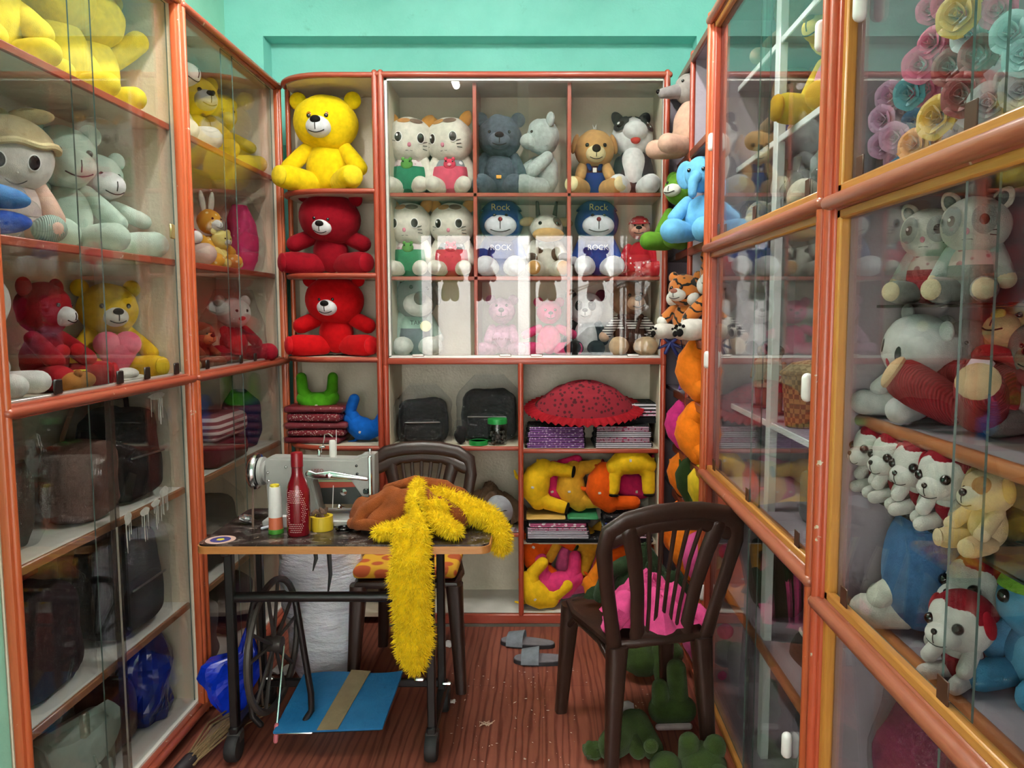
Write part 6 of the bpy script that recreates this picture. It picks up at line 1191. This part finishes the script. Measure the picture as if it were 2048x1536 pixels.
# lower part of that cabinet
def weave(hexa, hexb):
    m, nt, b = newmat('wicker'); tc = nt.nodes.new('ShaderNodeTexCoord'); br = nt.nodes.new('ShaderNodeTexChecker'); br.inputs['Scale'].default_value = 70; br.inputs['Color1'].default_value = lin(hexa); br.inputs['Color2'].default_value = lin(hexb)
    nt.links.new(tc.outputs['Object'], br.inputs[0]); nt.links.new(br.outputs[0], b.inputs['Base Color']); b.inputs['Roughness'].default_value = .7; bump(nt, b, br.outputs['Fac'], .6, .006); return m
t = thing('wicker_basket', 'tall straw wicker basket on the white shelf of the lilac cabinet', 'basket', (.80, 2.32, 1.158)); obj('basket', M().lathe([(0, 0), (.065, 0), (.08, .16), (.072, .16), (.06, .01), (0, .01)], (0, 0, 0), 30), weave('#a5814e', '#6d5030'), t); obj('rim', M().torus((0, 0, .16), .077, .008), weave('#b08c58', '#7d5f3a'), t); obj('basket_lid', M().lathe([(0, .20), (.05, .19), (.078, .168), (0, .166)]), weave('#b9a078', '#8d744e'), t)
crumple('brown_fur_muff', 'brown fur piece in film beside the straw basket', 'plush toy', [(.80, 2.03, 1.16), (.80, 2.03, 1.19), (.80, 2.03, 1.25), (.80, 2.03, 1.28)], [(.06, .09), (.075, .115), (.06, .10), (.02, .03)], fab('#5f3826', .95, .5, .3, 40, .9), .15)
crumple('film_bag', 'tall clear film bag with red lining behind the fur piece', 'packet', [(.80, 2.03, 1.284), (.80, 2.03, 1.32), (.80, 2.03, 1.45), (.80, 2.03, 1.56)], [(.06, .08), (.075, .10), (.05, .07), (.012, .02)], FILM, .3, 28, 18, True)
def figurine(label, p, top, low, skin='#8d6248', rz=LZ + .6):
    t = thing('figurine', label, 'figurine', p, rz); sk = pla(skin, .6)
    obj('base', M().lathe([(0, 0), (.035, 0), (.035, .008), (0, .008)], seg=24), pla('#4a3428', .6), t)
    for s in (-1, 1): obj('leg', M().path([(s * .014, 0, .01), (s * .015, -.003, .055), (s * .013, .002, .11)], [.008, .010, .014], 10), sk, t)
    obj('body', M().path([(0, 0, .09), (0, 0, .13), (0, 0, .165), (0, 0, .18)], [.026, .022, .027, .012], 14), fab(top), t); obj('skirt', M().lathe([(.034, .075), (.022, .13), (.0, .135)], (0, 0, 0), 20, caps=False), fab(low), t)
    for s in (-1, 1): obj('arm', M().path([(s * .026, 0, .168), (s * .038, -.004, .135), (s * .03, -.02, .11)], [.009, .007, .006], 8), sk, t)
    hd = obj('head', M().ell((0, -.002, .203), (.018, .02, .023)), sk, t); obj('hair', M().ell((0, .003, .21), (.02, .02, .02)), pla('#2a1c14', .6), t); obj('nose', M().ell((0, -.022, .202), .003, None, 8, 6), sk, hd); obj('eye', M().ell((-.007, -.0195, .207), .0025, None, 8, 6).ell((.007, -.0195, .207), .0025, None, 8, 6), EYE, hd); return t
figurine('small bare legged figurine in a cream tunic on the white shelf', (.79, 2.78, 1.158), '#c9bca0', '#b8a88c')
figurine('small figurine in a long red skirt on the white shelf', (.79, 2.60, 1.158), '#b8b0a4', '#a8202c')
t = thing('brown_basket', 'small dark brown basket on the shelf above the lower rail', 'basket', (.80, 1.98, .874)); obj('basket', M().lathe([(0, 0), (.05, 0), (.06, .11), (.054, .11), (.046, .01), (0, .01)], (0, 0, 0), 28), weave('#6d3a22', '#3a1c10'), t); obj('carry_handle', M().path([(.055 * math.cos(a), 0, .105 + .09 * math.sin(a)) for a in [PI * i / 14 for i in range(15)]], .005, 8), weave('#8d8078', '#5a4f48'), t)
bag('grey_bag', 'flat grey bag leaning above the lower rail beside the brown basket', 'bag', (.82, 2.22, .874), .22, .08, .15, fab('#6f7276'), LZ, False, False, False, .02)
t = thing('drum_cushion', 'round drum shaped cushion with olive top below the lower rail', 'cushion', (.78, 2.05, .462), (.0, .5, 0)); obj('side', M().lathe([(0, 0), (.11, 0), (.118, .02), (.118, .05), (.11, .07), (0, .07)], (0, 0, 0), 36), fab('#2f2c28'), t); obj('top_cover', M().lathe([(0, .075), (.10, .0745), (.112, .07)], (0, 0, 0), 36, caps=False), fab('#8d8f4c'), t); obj('piping', M().torus((0, 0, .07), .113, .006, None, 36, 8), pla('#c9c2b4', .6), t); settle(t, .45)
crumple('pale_film_bundle', 'pale bundle in film below the drum shaped cushion', 'bundle', [(.80, 2.02, .055), (.80, 2.02, .1), (.80, 2.02, .26), (.80, 2.02, .33)], [(.07, .09), (.09, .12), (.08, .1), (.03, .04)], fab('#a8a49c'), .25)
bag('dark_green_bag', 'dark green bag on the lowest shelf of the lilac cabinet by the open rack', 'bag', (.82, 2.66, .452), .26, .14, .24, fab('#26301f'), LZ, False, False, False)
# --- cabinet with roses
def rose_mesh(s):
    m = M(); rnd = random.Random(4)
    for ring, (n, r0, h0, tilt) in enumerate(((3, .12, .30, .1), (4, .26, .26, .35), (5, .42, .18, .6), (6, .58, .08, .9))):
        for k in range(n):
            a0 = 2 * PI * (k / n) + ring * .7
            def pet(u, v, a0=a0, r0=r0, h0=h0, tilt=tilt, n=n):
                a = a0 + (u - .5) * 2 * PI / n * 1.45; rr = r0 * (.55 + .45 * v) + tilt * .16 * v * v + .02 * math.sin(9 * u); z = -.12 + (h0 + .22) * v ** .8 * (1 - .35 * (2 * u - 1) ** 4) - tilt * .16 * v ** 3
                return (s * rr * math.cos(a), s * rr * math.sin(a), s * z)
            m.grid(8, 6, pet, s * .012)
    m.path([(s * .07 * (1 - i / 30) * math.cos(i * .55), s * .07 * (1 - i / 30) * math.sin(i * .55), s * (.14 + .006 * i)) for i in range(24)], s * .03, 6)
    return m
SAT = {}
def satin(c):
    if c not in SAT:
        m, nt, b = newmat('satin_' + c.strip('#')); b.inputs['Base Color'].default_value = lin(c); b.inputs['Roughness'].default_value = .32; b.inputs['Sheen Weight'].default_value = .4; b.inputs['Specular IOR Level'].default_value = .5
        f, _ = noise_tex(nt, 30, 3); bump(nt, b, f, .2, .01); SAT[c] = m
    return SAT[c]
ROSE = {}
def rose(t, p, d, s, c):
    if c not in ROSE: o = obj('rose', rose_mesh(1), satin(c), t); ROSE[c] = o.data
    else: o = bpy.data.objects.new('rose', ROSE[c]); COL.objects.link(o); o.parent = t
    d = Vector(d).normalized(); o.rotation_euler = d.to_track_quat('Z', 'Y').to_euler(); o.location = Vector(p) - t.location; o.scale = (s, s, s); return o
CO = {'P': '#d8467c', 'Y': '#d8a62a', 'W': '#c9c9d0', 'R': '#8e1224', 'L': '#c992b8', 'B': '#2a6fa8', 'O': '#e08a1c', 'T': '#3f8fa0', 'H': '#e0709c', 'A': '#a9cfd2', 'C': '#e8c878'}
def bouquet(label, base, items, X, wrap):
    t = thing('rose_bouquet', label, 'bouquet', base)
    for px, py, r, c, dx in items:
        p = atX(px, py, min(X + dx, 1.60 * (px - CX) / F)); s = r / F * p.y * 1.45; rose(t, p, (-1, -.75 + .3 * ((px * 7 + py) % 10 - 5) / 5, .25 * ((px + py * 3) % 10 - 5) / 5), s, CO[c])
    top = sum((atX(i[0], i[1], X + .05) for i in items), Vector()) / len(items)
    obj('wrapper', M().path([(0, 0, .006), (top - t.location) * .5 + Vector((.02, 0, -.03)), top - t.location + Vector((.03, 0, -.04))], [.03, .05, .06], 16), wrap, t); return t
it1 = [(1722, 250, 26, 'L', .02), (1738, 205, 28, 'L', .04), (1745, 285, 28, 'L', 0), (1720, 300, 24, 'L', .03), (1772, 200, 30, 'T', .0), (1765, 235, 26, 'L', .04), (1800, 165, 26, 'W', .03), (1778, 300, 30, 'O', -.02), (1750, 330, 24, 'L', .02), (1785, 255, 24, 'B', .05), (1757, 352, 28, 'B', -.01), (1812, 350, 30, 'C', -.02), (1795, 325, 22, 'L', .04)]
bouquet('smaller bouquet of lilac, blue and orange satin roses by the frame post', (.76, 1.56, 1.766), it1, .662, satin('#b8b0c0'))
it2 = [(1852, 85, 30, 'P', 0), (1830, 130, 34, 'H', -.01), (1838, 178, 32, 'P', .01), (1905, 30, 42, 'Y', -.03), (1862, 235, 42, 'Y', -.03), (1838, 290, 34, 'O', -.01), (1812, 300, 28, 'O', .02), (1925, 70, 34, 'W', 0), (1945, 110, 38, 'R', .0), (1890, 135, 36, 'R', .01), (1915, 190, 42, 'R', -.02), (1965, 205, 38, 'W', -.01), (1850, 20, 26, 'H', .04), (1985, 20, 36, 'H', .01), (1960, 60, 26, 'T', .03), (2010, 65, 40, 'A', -.02), (2035, 110, 40, 'A', -.01), (2030, 180, 40, 'W', 0), (2010, 160, 30, 'W', .03), (2040, 250, 36, 'C', .02), (1880, 10, 26, 'P', .05), (1940, 10, 26, 'R', .05), (1895, 90, 26, 'P', .05), (1850, 330, 26, 'H', .03)]
bouquet('large bouquet of pink, red, yellow and white satin roses resting on the rail', (.84, 1.30, 1.766), it2, .69, satin('#c9b8c4'))
obj('shelf', M().box(.70, .948, .634, 1.684, 1.748, 1.764), LILAC, cabB)
calic = critter('cat_plush', 'pale cat plush face peeping between the bouquet and the rail', 'plush cat', (.86, 1.36, 1.764), .20, LZ + .8, '#b99fa4', None, None, ears='cat', earc='#a88088', head=(.34, .26, .3, .68), eyes='print', eyegap=.15, eyez=.0, arms='side', legs='front')
calic.location.y = 1.45; calic.location.x = .80
# grey cats on the glass shelf
def gcat(label, y, rz, h, col):
    def ex(P, HT, hc, hr, tc_, to): P('face_mask', fab('#8f9794'), lambda m: [disc(m, front(hc, hr, s * .13, .03), fnormal(hc, hr, front(hc, hr, s * .13, .03)), .10, .13, .006) for s in (-1, 1)], HT); P('ear_inner', fab('#6f7674'), lambda m: [m.ell((s * hr[0] * .72, -.045, hc[2] + hr[2] * .84), (.05, .02, .07), (0, s * .55, 0), 12, 8) for s in (-1, 1)], HT)
    return critter('cat_plush', label, 'plush cat', (.785, y, 1.515), h, rz, '#a9aeaa', nose=None, ears='cat', earc='#d8d0c0', head=(.285, .24, .25, .68), head_c='#bfc1b8', eyes='print', eyegap=.13, eyez=.02, arms='side', legs='front', paw='#d8c8a8', leg_c='#8f9590', footr=.11, pad='#d9c8a6', shirt=dots('#d8b8b4', '#b06870', 50, .3), pants=fab(col), extra=ex)
gcat('grey cat plush in pink patterned shirt on the glass shelf, next to the frame post', 1.585, LZ + .8, .205, '#b8424c')
gcat('grey cat plush in grey overalls on the glass shelf, beside the pink shirted one', 1.425, LZ + .8, .205, '#7d8680')
critter('white_bear_plush', 'dim white bear plush beneath the glass shelf, behind the lying rabbit', 'teddy bear', (.89, 1.615, 1.278), .215, LZ + .6, '#aca6a2', '#b8b2ac', None, nose=NOSE, arms='side', legs='front')
critter('grey_bear_plush', 'grey bear with brown muzzle seated beneath the glass shelf at the back panel', 'teddy bear', (.885, 1.36, 1.278), .22, LZ + .6, '#77736f', '#8d7260', None, nose=EYE, muzr=(.14, .1, .11), arms='side', legs='front', shirt=fab('#9c9494'))
# lying rabbit and sweater bear
def wface(P, HT, hc, hr, tc_, to):
    for s in (-1, 1):
        p = front(hc, hr, s * .13, .03); P('printed_eye', pla('#1c1c24', .3), lambda m: disc(m, p, fnormal(hc, hr, p), .036, .066, .006), HT)
    P('mouth_print', pla('#b8485a', .5), lambda m: disc(m, front(hc, hr, 0, -.1), fnormal(hc, hr, front(hc, hr, 0, -.1)), .03, .05, .006), HT); P('dress_frill', fab('#dcdad6'), lambda m: m.torus((0, 0, .14), .2, .035, None, 28, 10))
critter('rabbit_plush', 'white round headed plush in red dress slumped on the wooden edged shelf', 'plush rabbit', (.775, 1.595, 1.278), .225, LZ + .1, '#cfcdcc', None, None, nose=None, mouth=False, eyes=None, ears='bear', head=(.36, .31, .33, .64), shirt=fab('#a8222e'), pants=fab('#9c1a28'), arms='front', legs='out', footr=.12, legr=.1, extra=wface, turn=(.05, .25, 0))
SWT = knit('#a0222c', 70)
critter('sweater_bear_plush', 'large tan bear in ribbed red jumpsuit lying with its big soles to the glass', 'teddy bear', (.805, 1.40, 1.278), .34, LZ + .25, SWT, '#d2b084', '#d8b48c', nose=fab('#d8b45c'), head=(.24, .2, .22, .74), head_c='#cda878', ears='dog', earc='#c59c6c', arms='wide', limb=SWT, paw='#d6b28c', legs='out', footr=.145, legr=.13, muzr=(.13, .1, .11), lean=(-.62, 0), extra=lambda P, HT, hc, hr, tc_, to: (P('chest_label', pla('#d8b8c4', .4), lambda m: m.box(-.09, .09, -to[1] - .02, -to[1] + .02, .33, .43, .006)), P('collar', fab('#a82830'), lambda m: m.torus((0, -.01, .5), .17, .05, None, 24, 10))))
# red hooded white puppies on the lower glass shelf
def hood(P, HT, hc, hr, tc_, to):
    P('hood', fab('#8e1424'), lambda m: band(m, (hc[0], hc[1] + .05, hc[2] + .02), tuple(x * 1.06 for x in hr), .02, 1.3), HT)
def puppy(label, x, y, z, h, rz, lean=(.25, 0)):
    return critter('puppy_plush', label, 'plush dog', (x, y, z), h, rz, '#d6d2cc', '#dcd8d2', None, nose=EYE, nosr=(.035, .03, .035), head=(.34, .30, .31, .66), muzr=(.2, .17, .14), eyes='bead', eyer=.062, eyegap=.17, eyez=.06, ears='dog', earc='#a01828', arms='front', armr=.085, legs='front', legr=.09, footr=.085, extra=hood, lean=lean, group='red hooded puppy plushes', pants=fab('#96182a'))
for k, (y, lb) in enumerate(((1.625, 'red hooded white puppy plush at the post end of the lower glass shelf'), (1.53, 'red hooded white puppy plush, second from the post on the lower glass shelf'), (1.44, 'red hooded white puppy plush, third from the post on the lower glass shelf'), (1.345, 'red hooded white puppy plush next to the tan eared dog on the lower glass shelf'))): puppy(lb, .735, y, 1.11, .15, LZ + .05 + .12 * k)
critter('tan_dog_plush', 'tan and cream dog plush with its head hanging over the lower glass shelf', 'plush dog', (.725, 1.235, 1.11), .15, LZ + .2, '#cdb48c', '#ded4bc', '#d8c4a0', nose=EYE, nosr=(.05, .04, .045), head=(.28, .24, .24, .66), ears='dog', earc='#c9a468', arms='front', paw='#d8c09c', legs='front', muzr=(.17, .13, .13), patch=[(.12, .1, .1, .1, '#a87848')])
# bottom tier above the lower rail
ZB2 = .84
def backhood(P, HT, hc, hr, tc_, to): P('hood', fab('#49719f'), lambda m: m.ell((0, .02, .54), (.37, .32, .545), None, 28, 20), None); P('face_edge', fab('#d8d4c8'), lambda m: m.ell((0, hc[1] - .10, hc[2] - .06), (hr[0] * .8, hr[1] * .8, hr[2] * .8), None, 24, 16), HT)
critter('blue_hooded_plush', 'large plush in a blue hooded cape with pale round paws, seen from behind its cape', 'plush toy', (.775, 1.565, ZB2), .25, LZ - .75, '#d8d4c8', None, None, nose=fab('#b02030'), ears=None, head=(.25, .2, .26, .68), extra=backhood, arms='front', legs='front', footr=.14, armr=.1, mouth=False, turn=(.1, 0, 0))
puppy('red hooded white puppy plush behind the bottom one, by the blue hooded plush', .84, 1.44, ZB2, .20, LZ + .3, (0, 0))
puppy('red hooded white puppy plush lowest of all, in front by the lower rail', .755, 1.335, ZB2, .165, LZ + .4, (.1, 0))
critter('fish_plush', 'blue and green plush fish with smiling mouth beside the lowest red hooded puppy', 'plush fish', (.86, 1.30, ZB2), .24, LZ + .5, '#4f93b8', None, None, nose=None, mouth=False, ears='up', earc='#7fa83a', hat=cap_hat('#7fae3c'), head=(.27, .24, .27, .66), arms='side', legs='front', eyes='bead', eyer=.05, eyegap=.12, eyez=.05, belly='#6fb0d0')
# below the lower rail
for k, (y, z, c, lb) in enumerate(((1.52, .40, '#7d2450', 'magenta plush bundle in glossy film below the lower rail by the frame post'), (1.26, .40, '#5a1a3a', 'plum red bundle in glossy film below the lower rail'), (1.40, .05, '#4a3026', 'dark brown bundle in film at the cabinet bottom'))):
    WRAP = crumple('film_bundle', lb, 'bundle', [(.80, y, z + .004), (.80, y, z + .05), (.80, y, z + .22), (.80, y, z + .32)], [(.07, .09), (.085, .12), (.085, .12), (.04, .05)], fab(c), .3, 28, 18)
    attach(crumple('film_wrap', 'x', 'film', [(.80, y, z + .003), (.80, y, z + .05), (.80, y, z + .23), (.80, y, z + .37)], [(.082, .115), (.10, .14), (.10, .14), (.06, .08)], FILM, .18, 28, 18, True, part='film_wrap'), WRAP)
# hanging plush at the shop front, mirrored in the glass
for k, (x, c) in enumerate(((-.95, '#c9c52a'), (-.62, '#d0303c'), (.05, '#d98a2c'), (.55, '#d8436c'))):
    critter('hanging_plush', ['lime plush hanging at the open shop front', 'red plush hanging at the open shop front', 'orange plush hanging at the open shop front', 'rose plush hanging at the open shop front'][k], 'plush toy', (x, -.82, 1.75), .42, PI, c, None, None, nose=None, arms='side', legs='stand', settle_z=False)
def car():
    t = thing('parked_car', 'white car parked in the street outside the shop', 'car', (1.2, -4.6, -.03)); wht = pla('#d8d8d8', .15, 0, .5, coat=1)
    side = [(-2, .35), (-2.05, .7), (-1.9, .85), (-1.15, .95), (-.6, 1.38), (.7, 1.42), (1.35, .98), (1.95, .9), (2.05, .6), (2.0, .33)]
    obj('car_body', M().prism(side, -.85, .85, 'xz'), wht, t)
    obj('window_glass', M().prism([(-.98, .96), (-.55, 1.32), (.62, 1.35), (1.15, .98)], .852, .858, 'xz'), pla('#20282e', .08), t)
    for x in (-1.25, 1.3):
        for y in (-.78, .78): obj('wheel', M().lathe([(0, -.09), (.28, -.09), (.31, -.05), (.31, .05), (.28, .09), (0, .09)], (x, y, .31), 24, 'y'), pla('#151515', .6), t)
    return t
car()
# ------------------------------------------------------------------ keep every toy inside its own cabinet
def fit(o, ax, a, b):
    for _ in range(2):
        lo, hi = worldmin(o); w_ = hi[ax] - lo[ax]
        if w_ > b - a: k = max(.8, (b - a) / w_ * .995); o.scale = tuple(v * k for v in o.scale); lo2, _h = worldmin(o); o.location.z += lo[2] - lo2[2]
    lo, hi = worldmin(o); d = max(0, a - lo[ax]); d = d or min(0, b - hi[ax]); o.location[ax] += d
for o in [o for o in COL.objects if o.parent is None and 'category' in o and o.type in ('EMPTY', 'MESH')]:
    if o in (cabL1, cabL2, cabA, cabB, tw, gc, lc, rs): continue
    lo, hi = worldmin(o); c_ = (lo + hi) / 2
    if c_[0] < -1.28 and 1.78 < c_[1] < 3.85: fit(o, 0, -1.578, -1.292); fit(o, 1, *((1.795, 2.755) if c_[1] < 2.776 else (2.796, 3.78)))
    elif c_[0] > .63 and .6 < c_[1] < 2.94: fit(o, 0, .646, .944); fit(o, 1, *((1.717, 2.92) if c_[1] > 1.70 else (.64, 1.682)))
    elif c_[1] > 3.6 and c_[0] > X0 and c_[2] > ZM: fit(o, 1, 3.63, 3.928)
